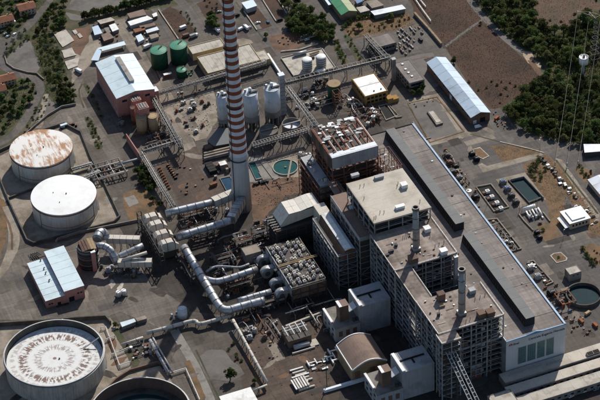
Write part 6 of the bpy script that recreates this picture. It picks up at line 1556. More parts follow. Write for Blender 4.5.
for l, px in (('largest pale concrete slab in the dirt lot', [(53.6,34.3),(66,30),(74.2,41),(62.8,47.7)]), ('middle pale concrete slab in the dirt lot', [(61.6,51),(71.7,48.2),(76.2,55.3),(64.5,58.6)]), ('nearest pale concrete slab in the dirt lot', [(65,62),(79.6,57.8),(78,66),(68,70)]), ('small pale slab beside the largest one', [(72.5,31),(76,30),(78,33.5),(75,35)]), ('narrow pale slab right of the largest one', [(77,34.5),(80,33.5),(83,37),(80,38.5)])):
    tag(MB().prism(ragged(GL(px), .25, 4), .02, .7).obj('concrete_slab', 'pale_concrete'), l, 'slab')
# houses with terracotta roofs
for l, (u, v), (wx, wy), hz in (('terracotta roofed house beside the road at the top left', (26,6), (15,11), 6.5), ('dark terracotta roofed house at the upper left edge', (5,18.5), (14,10), 5.5), ('terracotta roofed house below the road bend at the left edge', (6,77.5), (15,10), 5.5), ('pinkish roofed house cut by the left edge', (0,88), (9,9), 5)):
    x, y = G(u, v, hz); t = gabled(l, (x-wx/2, x+wx/2, y-wy/2, y+wy/2), hz, hz+2.4, 'plaster', 'terracotta', 'x', 'house', 'house', 0, .6); x0, x1, y0, y1 = R4(t)
    windows(t, '-y', x0, x1, y0, y1, (1.2, 3.9) if hz > 5.2 else (1.2,), 4, 1.1, 1.4); windows(t, '-x', x0, x1, y0, y1, (1.2,), 2, 1.1, 1.4); door(t, '-y', x0, x1, y0, y1, (x0+x1)/2, 1.2, 2.2, 'brown_clad')
    o = MB().cbox(x+wx*.2, y+1.5, hz+1.5, .9, .9, 1.9).obj('chimney', 'plaster', t)
x, y = G(12.5,20.5,2.5); t = thing('canopy', 'small white garden canopy beside the dark roofed house', 'canopy', (x, y, 0))
MB().add([(x-2.4,y-2.4,2.3),(x+2.4,y-2.4,2.3),(x+2.4,y+2.4,2.3),(x-2.4,y+2.4,2.3),(x,y,3.6)], [(0,1,4),(1,2,4),(2,3,4),(3,0,4),(3,2,1,0)]).obj('cover', 'white_paint', t)
for sx in (-1,1):
    for sy in (-1,1): MB().cbox(x+sx*2.2, y+sy*2.2, 0, .12, .12, 2.29).obj('post', 'galvanised', t)
wall('road_wall', 'pale retaining wall along the road bend around the bare lot', 'wall', [(5,57),(7,64),(14,69),(28,73),(37,74),(44,80)], 1.4, .8, 'concrete')
wall('plant_wall', 'concrete wall from the scrub bushes to the tank yard', 'wall', [(76,105),(62,107.5),(48,116),(36,126),(20,140)], 2.0, .7, 'grey_concrete')
# ------------------------------------------------------------------ right-hand yard
def lowwall(label, px, h=1.2, w=.7, m='concrete', closed=False): return wall('low_wall', label, 'wall', px, h, w, m, closed=closed)
lowwall('low kerb around the paved garden beside the warehouse', [(408,103.5),(437,97),(464,131.5),(430,142.5)], .35, .9, 'dry_grass', True)
x0, x1, y0, y1 = RL(427.5,111.5,442.5,122.5,1.2); 
pts = GL([(427,111.5),(433,110),(443,123),(436.5,125)], 1.2); t = thing('concrete_plinth', 'long raised concrete plinth in the paved garden', 'plinth', (sum(p[0] for p in pts)/4, sum(p[1] for p in pts)/4, 0))
MB().prism(pts, 0, 1.6).obj('plinth', 'concrete', t); c_ = OFF[t.name]; MB().prism([(c_[0]+(p[0]-c_[0])*.7, c_[1]+(p[1]-c_[1])*.8) for p in pts], 1.61, 1.9).obj('cover', 'pale_concrete', t)
lowwall('concrete edge of the oil pit at the end of the garden', [(413,122),(424,139.5),(431,138)], .8, .8, 'concrete')
lowwall('pit wall beside the yellow building', [(386,104),(396,118),(402,117)], 1.2, .9, 'concrete')
basin('dark sunken pit between the yellow building and turbine hall', [(378,106.5),(388,104),(399,116),(386,121)], 'black', 'concrete', .9, 'pit')
# transformer bays along the hall
lowwall('long low wall of the transformer bay nearest the garden', [(446,151.5),(452,157),(464,184)], 1.4, .8, 'concrete')
lowwall('low wall around the dark pit with four white boxes', [(476,187.6),(491,184.7),(508.6,207.7),(494,212)], 1.2, .8, 'concrete', True)
patch('pit_floor', [(477.5,188.4),(490.6,185.8),(506.8,207.2),(494.6,210.8)], 'black')
lowwall('low wall of the rusty transformer bay by the hall', [(483,221),(497,219.5),(521,249.5),(509,253)], 1.3, .8, 'concrete')
lowwall('low wall of the grey equipment bay by the hall', [(527.6,262.6),(533.5,261.5),(553,283),(546,286)], 1.3, .8, 'concrete')
lowwall('low wall in front of the white cylinder equipment', [(519,215),(524,221.5),(533,231)], 1.3, .8, 'concrete')
lowwall('low wall behind the white cylinder equipment', [(543,213),(550,222)], 1.3, .8, 'concrete')
def transformer(u, v, label, m, s=1.0, blue=None):
    x, y = G(u, v, 1); t = thing('transformer', label, 'transformer', (x, y, 0))
    MB().cbox(x, y, 0, 3.6*s, 4.2*s, 3.2*s).obj('tank', m, t); MB().cbox(x, y, 3.21*s, 3.8*s, 4.4*s, .25).obj('lid', blue or m, t)
    for sx in (-1, 1):
        for k in range(5): MB().cbox(x+sx*2.3*s, y-1.6*s+k*.8*s, .4, .9*s, .3*s, 2.4*s).obj('radiator', m, t)
    for k in range(3): MB().cyl(x-1*s+k*1.0*s, y+.4, 3.2*s+.26, 3.2*s+1.8, .2, n=8).obj('bushing', 'brown_clad', t)
    MB().tube([(x-1.4*s, y-1.2*s, 3.2*s+1.0), (x+1.4*s, y-1.2*s, 3.2*s+1.0)], .45, 10).obj('conservator', 'grey_clad', t)
T = [(503,182.5,'blue topped transformer nearest the far end of the water pit','steel_grey',.95,'blue_paint'), (507.5,189,'second blue topped transformer beside the water pit','steel_grey',.95,'blue_paint'), (511.5,196,'dark transformer beside the water pit, third from the far end','steel_dark',.95,None), (516,202.5,'dark transformer beside the water pit, nearest to the camera','steel_dark',.95,None),
 (447,156,'dark transformer at the far end of the bay by the garden','steel_dark',.9,None), (449.5,163,'rusty topped transformer in the bay by the garden','steel_dark',.9,'rust'), (455.5,167,'black transformer right of the rusty topped one','black',.9,None), (452.5,173,'large dark transformer against the hall wall','steel_dark',1.15,None), (459.5,178,'grey transformer at the near end of the garden bay','steel_grey',.9,None),
 (475.5,198,'round shouldered dark transformer beside the hall wall','black',1.1,None), (489,229,'rusty transformer in the rusty bay by the hall','rust',1.0,None), (495,236,'brown transformer in the rusty bay by the hall','brown_clad',1.0,None), (502,243,'grey brown transformer at the near end of the rusty bay','steel_grey',1.0,None),
 (531,268,'pale grey transformer in the grey equipment bay','galvanised',1.0,None), (538,277,'white grey transformer at the near end of the grey equipment bay','grey_clad',1.0,None), (552,294,'black transformer beside the orange frame','black',1.3,'steel_dark'), (560,303,'dark transformer under the orange frame','steel_dark',1.1,None), (537,233,'small black transformer below the white cylinders','black',.8,None), (539.5,238,'second small black transformer below the white cylinders','black',.8,None)]
for u, v, l, m, s, bl in T: transformer(u, v, l, m, s, bl)
for u, v, l in ((487.5,190.5,'farthest white box in the dark pit'),(492,196,'second white box in the dark pit'),(497,202,'third white box in the dark pit'),(501,207.5,'nearest white box in the dark pit')):
    x, y = G(u, v, 2); t = thing('cooler_box', l, 'box', (x, y, 0), 'white boxes in the dark pit'); MB().cbox(x, y, .1, 3.2, 3, 2.2).obj('casing', 'white_paint', t); MB().cyl(x, y, 2.31, 2.5, 1.0, n=14).obj('fan', 'steel_grey', t)
    MB().cbox(x-3.6, y-.6, .1, 2.2, 2.4, 1.8).obj('motor', 'brown_clad', t)
x, y = G(469,190,1); t = thing('hatch_disc', 'white round hatch on the yard beside the hall', 'hatch', (x, y, 0)); MB().cyl(x, y, .05, .6, 2.2, n=20).obj('cover', 'white_paint', t); MB().cyl(x, y, .61, .8, .4, n=10).obj('knob', 'steel_grey', t)
# water pit
t = basin('angular concrete water pit with dark teal water', [(508,181),(523.5,178),(543,198.5),(529,204)], 'dark_water', 'dark_concrete', 1.4, 'pit')
patch('pit_apron', [(496,179.5),(525,172.5),(546,200),(541,199),(523.5,176.5),(507,180.5),(527,205),(519,208)], 'concrete', .1)
lowwall('tall grey parapet at the right of the water pit', [(511,181.5),(524,178.5),(543.5,199.5)], 2.6, .8, 'grey_concrete')
# white cylinder equipment
x, y = G(533,215,0); rng = random.Random(4); t = thing('valve_station', 'cluster of white cylinders and pipes near the small white house', 'valve station', (x, y, 0))
MB().tube([(x-6,y+6,3.2),(x+5,y+7,3.2)], 1.3, 14).obj('vessel', 'white_paint', t, smooth=True)
for i in range(5): MB().tube([(x-5+i*2.6,y-5,1.6),(x-4+i*2.6,y+4,2.2)], .7, 12).obj('vessel', ['white_paint','grey_clad'][i%2], t, smooth=True)
for i in range(8): MB().cbox(x+rng.uniform(-6,7), y+rng.uniform(-7,6), 0, rng.uniform(.8,2), rng.uniform(.8,2), rng.uniform(1,3)).obj('valve', rng.choice(['steel_dark','grey_clad','white_paint']), t)
for i in range(6): MB().cbox(x-8+i*3.2, y+8+(i%2), 0, .25, .25, 6.5).obj('post', 'steel_grey', t)
# small white house
x0, x1, y0, y1 = RL(560.5,212,590,218,6); t = flat('small white house with white roof among the dry slope', (x0, x1, y0, y1), 6, 'plaster', 'white_paint', 'house', 'house', 0, .5)
x0, x1, y0, y1 = R4(t); MB().box(x0+3, x1-3, y0+2, y1-2, 6.32, 7.2).obj('roof_step', 'white_paint', t)
MB().slab([(x0-4.5, y0-1, 3.6), (x0-.6, y0-1, 4.2), (x0-.6, y1-3, 4.2), (x0-4.5, y1-3, 3.6)], .25).obj('side_canopy', 'white_paint', t)
for yy in (y0, y1-4): MB().cbox(x0-4.2, yy, 0, .25, .25, 3.3).obj('post', 'galvanised', t)
windows(t, '-y', x0, x1, y0, y1, (2.2,), 5, 1.6, 1.8); windows(t, '-x', x0, x1, y0, y1, (2.0,), 3, 1.6, 1.8)
x0, x1, y0, y1 = RL(564.8,268.5,581.5,271.5,7); t = flat('grey concrete hut by the curved basin', (x0, x1, y0, y1), 7, 'grey_concrete', 'pale_concrete', 'hut', 'hut', .3)
windows(t, '-y', x0, x1, y0, y1, (4.5,), 2, 1.4, 1.0)
x0, x1, y0, y1 = RL(583.5,148.5,612,151,5); polyshed('white roofed open shelter at the edge of the wood', [(583.5,144),(601,144),(604,151),(584.5,152.5)], 5, 'white_metal', 'steel_dark', open_=False, name='shelter', cat='shelter')
x0, x1, y0, y1 = RL(590.5,182,620,188,5); t = gabled('white gabled building cut by the right edge', (x0, x1, y0-6, y1+4), 4.5, 6, 'plaster', 'white_metal', 'y', 'building', 'building', 3, .5)
# curved basin lower right
x, y = G(583.5,297,0); t = thing('round_basin', 'round dark walled basin with blue green water at the lower right', 'basin', (x, y, 0))
MB().ring(x, y, .02, 3.4, 12.6, 13.5, 64).obj('wall', 'dark_concrete', t); MB().cyl(x, y, .05, .5, 12.58, n=64).obj('water', 'dark_water', t)
t = thing('gantry_frame', 'orange steel frame over the dark transformer', 'frame', (*G(565,301,0), 0)); x, y = G(565,301,0)
steel_frame(t, x-6, x+5, y-8, y+6, 0, 5, 2, 2, 5, 'orange_paint', cw=.5, bw=.5, brace=False)
for i in range(4): MB().cbox(x-4+i*2.8, y-5+(i%2)*6, 0, 2, 2.2, 3).obj('unit', ['rust','brown_clad','tan_wall','steel_dark'][i], t)
x, y = G(565,290,2); t = thing('cabinet', 'white cabinet in front of the grey concrete hut', 'cabinet', (x, y, 0)); MB().cbox(x, y, 0, 6, 3, 2.6).obj('body', 'white_paint', t); MB().cbox(x, y, 2.61, 6.3, 3.3, .2).obj('lid', 'concrete', t)
rng = random.Random(14)
for i in range(12):
    u, v = [(578,293),(573,300),(577,308),(570,312),(583,298),(556,286),(545,289),(560,314),(572,322),(566,318),(549,300),(556,310)][i]
    x, y = G(u, v, 0)
    if math.hypot(x-G(583.5,297,0)[0], y-G(583.5,297,0)[1]) < 16: continue
    t = thing('pump_skid', 'small mixed pump skid between the hall end and curved basin', 'pump', (x, y, 0), 'pump skids by the curved basin')
    MB().cbox(x, y, 0, 3.4, 2, .4).obj('base', 'grey_concrete', t); MB().tube([(x-1.2,y,1.2),(x+.6,y,1.2)], .7, 12).obj('motor', rng.choice(['blue_paint','steel_grey','rust','white_paint','orange_paint']), t); MB().cyl(x+1.2, y, .41, 2.0, .5, n=12).obj('pump', 'steel_dark', t)
# planters
for l, px in (('rounded planter bed with a small shrub in the yard road', [(550,256),(553.5,253.5),(561,252.5),(567.5,258.5),(566.5,261),(556.5,263.5)]), ('small kerbed bed with dry grass beside two black transformers', [(472,149.5),(480,147.5),(489.5,156.5),(483,159.5),(476,156)])):
    pts = GL(px); cx_ = sum(p[0] for p in pts)/len(pts); cy_ = sum(p[1] for p in pts)/len(pts); t = thing('planter_bed', l, 'planter', (cx_, cy_, 0))
    inn = [(cx_+(p[0]-cx_)*.86, cy_+(p[1]-cy_)*.86) for p in pts]; n = len(pts)
    for i in range(n): MB().prism([pts[i], pts[(i+1)%n], inn[(i+1)%n], inn[i]], .05, .45).obj('kerb', 'pale_concrete', t)
    MB().prism(inn, .05, .35).obj('soil', 'dry_grass', t)
transformer(472,154.5,'black cabinet transformer left of the small kerbed bed','black',.9); transformer(476.5,159.5,'black cabinet transformer below the small kerbed bed','black',.9)
# piled blocks along the slope
rng = random.Random(17); n = 34
for i in range(n):
    f = i/n; u = 541+36*f+rng.uniform(-2.2,2.2); v = 159+41*f+rng.uniform(-1.5,1.5); x, y = G(u, v, 0); s = rng.uniform(1.0,2.0)
    t = thing('pallet_stack', 'pale block or pallet stack in the row along the dry slope', 'pallets', (x, y, 0), 'stacks along the dry slope')
    m = rng.choice(['galvanised','white_paint','grey_concrete','steel_dark','concrete','brown_clad','black'])
    t['label'] = {'galvanised':'silver','white_paint':'white','grey_concrete':'grey','steel_dark':'charcoal','concrete':'beige','brown_clad':'brown','black':'black'}[m]+' stack in the '+['upper','middle','lower'][int(f*3)]+' part of the row along the dry slope'
    for k in range(rng.randrange(1,4)): MB().cbox(x+rng.uniform(-.2,.2), y+rng.uniform(-.2,.2), k*.75, s*1.5, s*1.2, .7).obj('layer', m, t)
for i in range(10):
    u, v = [(578,206),(582,209),(586,212),(584,216),(590,213),(588,208),(576,207),(593,217),(596,222),(592,225)][i]; x, y = G(u, v, 0)
    b = MB(); s = rng.uniform(.9,1.8); b.cbox(x, y, 0, s*2, s, s*.8); b.cbox(x+.2, y+.1, s*.8, s*1.2, s*.7, s*.4); tag(b.obj('stone_block', rng.choice(['galvanised','grey_concrete','pale_concrete'])), 'pale stone block in the heap above the small white house', 'block', 'heap of pale blocks')
# water tower and power line
x, y = G(583,78,0); t = thing('water_tower', 'white round water tank on a single leg above the wood', 'water tower', (x, y, 0))
MB().cyl(x, y, 0, 15.5, .9, n=14).obj('leg', 'grey_clad', t); MB().cyl(x, y, 14.2, 15.6, 1.5, 4.0, n=32).obj('funnel', 'grey_clad', t)
MB().cyl(x, y, 15.62, 21.5, 4.0, n=40).obj('tank', 'white_paint', t, smooth=True); MB().ring(x, y, 21.52, 22, 3.6, 4.1, 40).obj('rim', 'white_paint', t); MB().cyl(x, y, 21.52, 23.0, .9, n=16).obj('hatch', 'black', t)
t = thing('pylon', 'lattice power pylon behind the water tower', 'pylon', (*G(594,62,0), 0)); px_, py_ = G(594,62,0); Hp = 46
def lat(hw, z): return [(px_-hw, py_-hw, z), (px_+hw, py_-hw, z), (px_+hw, py_+hw, z), (px_-hw, py_+hw, z)]
b = MB(); z = 0; lv = [(3.2*(1-k/9)+.7, Hp*k/9) for k in range(10)]
for (h0, z0), (h1, z1) in zip(lv, lv[1:]):
    A, B = lat(h0, z0), lat(h1, z1)
    for i in range(4): b.beam(A[i], B[i], .18); b.beam(A[i], B[(i+1)%4], .1); b.beam(B[i], B[(i+1)%4], .1)
b.obj('lattice', 'steel_grey', t)
b = MB(); ends = []
for u, v, z in ((578,11,42),(589.5,12,42),(600.5,15,42)):
    ends.append((*G(u, v, z), z))
b.beam(ends[0], ends[1], .25); b.beam(ends[1], ends[2], .25); b.beam(ends[1], (px_, py_, Hp-2), .4); b.beam(ends[0], (px_, py_, Hp), .25); b.beam(ends[2], (px_, py_, Hp), .25); b.obj('crossarm', 'steel_grey', t)
for e in ends: MB().cyl(e[0], e[1], 39.6, 42, .45, n=10).obj('insulator', 'white_paint', t)
anch = []
for i, (u, v, l) in enumerate([(555,167,'left'),(567,168,'middle'),(578,166,'right')]):
    x, y = G(u, v, 0); o = thing('anchor_post', l+' of three pale power line anchor posts beside the dry slope', 'post', (x, y, 0), 'power line anchor posts'); MB().cbox(x, y, 0, .5, .5, 4.5).obj('post', 'galvanised', o); MB().cbox(x, y, 0, 1.3, 1.3, .5).obj('footing', 'pale_concrete', o); MB().cyl(x, y, 4.5, 5.4, .3, n=10).obj('insulator', 'white_paint', o); anch.append((x, y, 5.4))
for a, e, l in zip(anch, ends, ('left', 'middle', 'right')):
    a, e = Vector(a), Vector((e[0], e[1], 39.6)); pts = [tuple(a+(e-a)*k/16-Vector((0,0,4.5*math.sin(math.pi*k/16)))) for k in range(17)]
    tag(MB().tube(pts, .11, 6).obj('power_line', 'steel_grey'), l+' of three overhead power lines rising to the pylon', 'power line', 'overhead power lines')
wall('bank_kerb', 'pale kerb at the foot of the wood beside the grey margin', 'kerb', [(500,142),(530,149),(544,153)], .5, .8, 'pale_concrete')
# ------------------------------------------------------------------ bottom centre yard
x, y = G(297,340,0); t = thing('pump_house', 'brown machine block with white pipe frame on the brown yard', 'machine', (x, y, 0))
MB().box(x-9, x+9, y-7, y+9, 0, 7).obj('block', 'brown_clad', t); MB().box(x-9.3, x+9.3, y-7.3, y+9.3, 7.02, 7.4).obj('roof', 'dark_concrete', t)
b = MB()
for i in range(4): b.tube([(x-8+i*5, y+8, 7.4), (x-8+i*5, y+8, 10), (x-8+i*5, y-4, 10)], .35, 8)
b.tube([(x-9, y+2, 10), (x+9, y+2, 10)], .35, 8); b.tube([(x-9, y+6, 9), (x+9, y+6, 9)], .35, 8); b.obj('pipe_frame', 'white_paint', t)
MB().tube([(x-6, y-9.5, 2.4), (x+6, y-9.5, 2.4)], 2.0, 16).obj('drum', 'grey_clad', t, smooth=True); MB().box(x+6.5, x+13, y-12, y-5, .05, .9).obj('pad', 'pale_concrete', t)
MB().box(x-9, x+9, y-14, y-13, 0, 1.4).obj('kerb_wall', 'pale_concrete', t)
wall('beam_walk', 'long white beam from the brown machine block to the grey block', 'beam', [(286,328),(322,314)], 2.4, 1.6, 'pale_concrete')
wall('beam_walk', 'long white beam walkway in front of the barrel roofed shed', 'beam', [(324,392.5),(365,380)], 2.6, 2.0, 'white_metal')
rng = random.Random(41)
for i in range(9):
    u, v = 303+i*0.2, 366+i*1.6; x, y = G(290+(i%3)*2+i*.6, 372+i*2.4, 0); L = rng.uniform(8, 14)
    b = MB(); b.box(x, x+L, y-.6, y+.6, .1, 1.4); tag(b.obj('steel_beam', 'duct_white' if i % 3 else 'galvanised'), 'pale beam lying in the stack on the brown yard', 'beam', 'beams stacked on the brown yard')
for i in range(6):
    x, y = G(297+i*2.4, 392-i*.9, 0); b = MB(); b.box(x-.6, x+.6, y, y+11, 1.5, 2.6); tag(b.obj('steel_beam', 'duct_white' if i % 2 else 'galvanised'), 'pale beam lying crosswise on the stack on the brown yard', 'beam', 'crosswise beams on the brown yard')
for i in range(4):
    u, v = [(333,352),(336,361),(330,358),(312,364)][i]; x, y = G(u, v, 0); t = thing('trestle', 'white trestle frame beside the barrel roofed shed', 'trestle', (x, y, 0), 'white trestles')
    for dx in (-3, 3): MB().box(x+dx-.4, x+dx+.4, y-3, y+3, 0, 2).obj('side', 'white_paint', t)
    MB().box(x-2.6, x+2.6, y-.4, y+.4, 1.0, 1.8).obj('rail', 'white_paint', t)
x, y = G(327,388,0); t = thing('lamp_mast', 'tall thin lamp mast in front of the barrel roofed shed', 'mast', (x, y, 0)); MB().cyl(x, y, 0, 30, .35, .2, n=10).obj('pole', 'steel_dark', t); MB().cbox(x, y, 30, 2.4, 1, .5).obj('lamp_head', 'steel_grey', t)
x, y = G(320,366,0); t = thing('scrap_heap', 'heap of rusty scrap and pale boards beside the white trestles', 'scrap', (x, y, 0))
for i in range(18):
    xx, yy = x+rng.uniform(-6,6), y+rng.uniform(-6,6); s = rng.uniform(.8,2.4); MB().slab([(xx-s,yy-s*.4,rng.uniform(.4,1.6)),(xx+s,yy-s*.4,rng.uniform(.4,1.6)),(xx+s,yy+s*.4,rng.uniform(.4,1.6)),(xx-s,yy+s*.4,rng.uniform(.4,1.6))], .35).obj('scrap_piece', rng.choice(['rust','brown_clad','white_paint','steel_dark','galvanised']), t)
# ------------------------------------------------------------------ small process equipment among the ducts
rng = random.Random(77)
def skid(x, y, lab, grp, ms=('steel_dark','steel_dark','brown_clad','steel_grey','rust','grey_clad'), sc=1.0, z0=0.0):
    t = thing('process_skid', lab, 'skid', (x, y, z0), grp); s = rng.uniform(.8,1.5)*sc
    MB().cbox(x, y, z0, 4*s, 3*s, .4).obj('base', 'dark_concrete', t)
    k = rng.randrange(4); cm = rng.choice(ms)
    w_ = {'steel_dark':'dark','brown_clad':'brown','steel_grey':'steel grey','rust':'rusty','grey_clad':'pale grey','galvanised':'silvery','white_paint':'white','concrete':'beige','orange_paint':'orange'}[cm]
    t['label'] = w_+[' upright vessel', ' horizontal vessel', ' cabinet', ' trio of boxes'][k]+' '+lab; ms = (cm,)
    if k == 0: MB().cyl(x, y, z0+.41, z0+3.5*s, 1.2*s, n=16).obj('vessel', rng.choice(ms), t, smooth=True); MB().cyl(x, y, z0+3.5*s+.01, z0+4*s, .4*s, n=10).obj('nozzle', 'steel_grey', t)
    elif k == 1: MB().tube([(x-1.6*s,y,z0+1.5*s),(x+1.6*s,y,z0+1.5*s)], .9*s, 14).obj('vessel', rng.choice(ms), t, smooth=True); MB().box(x-1*s, x-.6*s, y-.7*s, y+.7*s, z0+.41, z0+.9*s).obj('saddle', 'steel_dark', t)
    elif k == 2: MB().cbox(x, y, z0+.41, 3*s, 2.2*s, 2.4*s).obj('cabinet', rng.choice(ms), t); MB().cbox(x, y, z0+.42+2.4*s, 1.6*s, 1.2*s, .7*s).obj('hood', rng.choice(ms), t)
    else:
        for i in range(3): MB().cbox(x-1.3*s+i*1.3*s, y+rng.uniform(-.5,.5), z0+.41, .9*s, 1.4*s, rng.uniform(1,3)*s).obj('unit', rng.choice(ms), t)
    MB().tube([(x-2*s,y+1.2*s,z0+.6),(x-2*s,y+1.2*s,z0+2.4*s),(x+2*s,y+1.2*s,z0+2.4*s)], .16*s, 8).obj('pipe', 'galvanised', t)
def field_of(label, grp, pxpoly, n, sc=1.0, **kw):
    P = GL(pxpoly); xs = [p[0] for p in P]; ys = [p[1] for p in P]; k = 0
    def ins(x, y):
        c = False; j = len(P)-1
        for i in range(len(P)):
            if (P[i][1] > y) != (P[j][1] > y) and x < (P[j][0]-P[i][0])*(y-P[i][1])/(P[j][1]-P[i][1])+P[i][0]: c = not c
            j = i
        return c
    got = []
    for _ in range(4000):
        if k >= n: break
        x, y = rng.uniform(min(xs), max(xs)), rng.uniform(min(ys), max(ys))
        if ins(x, y) and all((x-a)**2+(y-b)**2 > (4.5*sc)**2 for a, b in got): got.append((x, y)); skid(x, y, label, grp, sc=sc, **kw); k += 1
field_of('on the floor between the big pipe and the fans', 'process skids among the ducts', [(205,250),(252,228),(262,256),(240,296),(224,300)], 26)
field_of('below the flue ducts left of the chimney', 'process skids under the flue ducts', [(178,216),(230,204),(232,216),(190,234)], 10)
field_of('beside the round scrubber and box ducts', 'process skids by the scrubber', [(97,262),(112,268),(150,272),(150,280),(112,278),(98,274)], 9)
field_of('behind the dismantled boiler house', 'skids behind the dismantled boiler house', [(348,98),(364,106),(384,120),(370,128),(352,112)], 12, ms=('rust','steel_dark','galvanised','white_paint','brown_clad'))
field_of('under the gallery near the rust topped tank', 'skids near the rust topped tank', [(300,84),(328,78),(340,98),(352,104),(318,116)], 14, ms=('rust','steel_dark','galvanised','white_paint','concrete'))
field_of('on the dirt yard left of the air duct', 'skids at the dirt yard edge', [(252,228),(262,214),(270,224),(264,240)], 6)
field_of('on the dirt yard by the left silo', 'scrap machines on the dirt yard', [(172,108),(196,94),(212,96),(206,126),(194,136)], 16, ms=('rust','steel_dark','orange_paint','brown_clad','galvanised'), sc=.8)
field_of('below the tan silos', 'machines below the tan silos', [(140,128),(150,124),(174,142),(160,150),(146,146)], 12)
field_of('between the descending pipe and brown yard', 'skids along the descending pipe', [(236,318),(262,312),(280,322),(262,342),(252,346)], 10)
field_of('beside the pink building', 'machines by the pink building', [(118,104),(130,102),(132,120),(122,126)], 8)
field_of('between the two grey blocks with towers', 'skids between the fan houses', [(322,330),(352,324),(384,336),(372,340),(334,344)], 6)
field_of('in the yard behind the round tanks', 'machines behind the round tanks', [(296,96),(312,116),(322,112),(306,92)], 6)
field_of('between the teal basin and boiler house', 'machines between basin and boiler house', [(296,150),(308,146),(318,190),(304,196),(304,170)], 9, ms=('rust','white_paint','brown_clad','steel_dark'))
for lab_, grp_, px_, n_ in (('in the garden transformer bay by the hall', 'skids in the garden bay', [(445,150),(452,154),(468,188),(460,186)], 8), ('in the rusty transformer bay by the hall', 'skids in the rusty bay', [(484,222),(497,221),(520,249),(508,251)], 10), ('in the grey equipment bay by the hall', 'skids in the grey bay', [(526,264),(533,263),(552,283),(544,286)], 7), ('beside the white cylinders', 'skids by the white cylinders', [(521,214),(542,210),(551,224),(534,230)], 7), ('along the hall wall', 'skids along the hall wall', [(464,184),(474,186),(484,208),(478,210)], 6), ('between the hall end and round basin', 'skids by the hall end', [(556,286),(566,284),(566,306),(562,318),(552,300)], 9)): field_of(lab_, grp_, px_, n_, .55, ms=('rust','steel_dark','galvanised','steel_grey','brown_clad'))
# pipe runs between the plant items
def runs(label, grp, px, n, ms, zr=(1.5,7.0), rr=(.25,.7)):
    P = GL(px); xs = [p[0] for p in P]; ys = [p[1] for p in P]; cnt = 0
    wn = {'galvanised':'silvery','steel_grey':'grey','rust':'rusty','duct_white':'whitish','steel_dark':'dark','grey_clad':'pale grey'}
    for i in range(n):
        x, y, z = rng.uniform(min(xs), max(xs)), rng.uniform(min(ys), max(ys)), rng.uniform(*zr); m = rng.choice(ms); al = rng.random() < .5; r = rng.uniform(*rr)
        L = rng.uniform(10, 24); L2 = rng.uniform(-9, 9); k = rng.randrange(2)
        if al: path = [(x-L/2,y,z),(x+L/2,y,z),(x+L/2,y+L2,z),(x+L/2,y+L2,.1)] if k else [(x-L/2,y,.1),(x-L/2,y,z),(x+L/2,y,z)]
        else: path = [(x,y-L/2,z),(x,y+L/2,z),(x+L2,y+L/2,z),(x+L2,y+L/2,.1)] if k else [(x,y-L/2,.1),(x,y-L/2,z),(x,y+L/2,z)]
        duct(wn[m]+[' low',' high'][z > sum(zr)/2]+' pipe running '+['along','across'][al]+' '+label, path, r, m, 5, 6, name='pipe', cat='pipe', k=1, site=True, n=8, group=grp)
runs('the floor between the big pipe and the fans', 'pipe runs by the fans', [(212,246),(250,234),(258,258),(230,292)], 16, ['galvanised','steel_grey','rust','duct_white','steel_dark'])
runs('the yard below the tan silos', 'pipe runs below the tan silos', [(146,128),(160,132),(172,144),(152,148)], 9, ['steel_grey','galvanised','rust'], (1.5,6), (.2,.4))
runs('the yard behind the dismantled boiler house', 'pipe runs behind the dismantled boiler house', [(352,100),(368,106),(380,118),(358,118)], 9, ['steel_grey','rust','galvanised'], (1.2,4), (.2,.45))
runs('the floor beside the box ducts', 'pipe runs by the box ducts', [(104,262),(124,268),(146,270),(112,276)], 8, ['steel_grey','galvanised','steel_dark'], (1.5,5), (.2,.5))
runs('the floor between the precipitator and grey blocks', 'pipe runs by the grey blocks', [(300,300),(330,296),(330,318),(296,322)], 10, ['steel_grey','galvanised','steel_dark','duct_white'], (1.5,7), (.25,.6))
runs('the floor under the gallery by the rust topped tank', 'pipe runs near the rust topped tank', [(300,88),(324,80),(338,102),(316,110)], 8, ['steel_grey','rust','galvanised'], (1.2,4), (.2,.45))
runs('the yard left of the chimney foot', 'pipe runs by the chimney foot', [(186,212),(224,204),(226,214),(196,226)], 7, ['steel_grey','galvanised','steel_dark'], (1.5,5), (.2,.5))
runs('the yard beside the round basin', 'pipe runs by the round basin', [(254,182),(296,176),(300,182),(262,190)], 4, ['steel_grey','rust'], (.6,1.6), (.2,.4))
runs('the yard beside the brown machine block', 'pipe runs by the machine block', [(266,326),(284,322),(318,322),(330,330)], 7, ['steel_grey','galvanised','rust'], (.8,3), (.2,.4))
runs('the garden transformer bay', 'pipe runs in the garden bay', [(446,154),(450,156),(464,182),(460,182)], 5, ['steel_grey','rust','galvanised'], (.8,3), (.12,.25))
runs('the rusty transformer bay', 'pipe runs in the rusty bay', [(488,224),(496,223),(514,246),(508,247)], 6, ['steel_grey','rust','galvanised'], (.8,3), (.12,.25))
runs('the yard between the big bend and the descending pipe', 'pipe runs below the big bend', [(236,312),(268,304),(276,322),(250,334)], 8, ['steel_grey','galvanised','rust','grey_clad'], (1.5,5), (.2,.5))
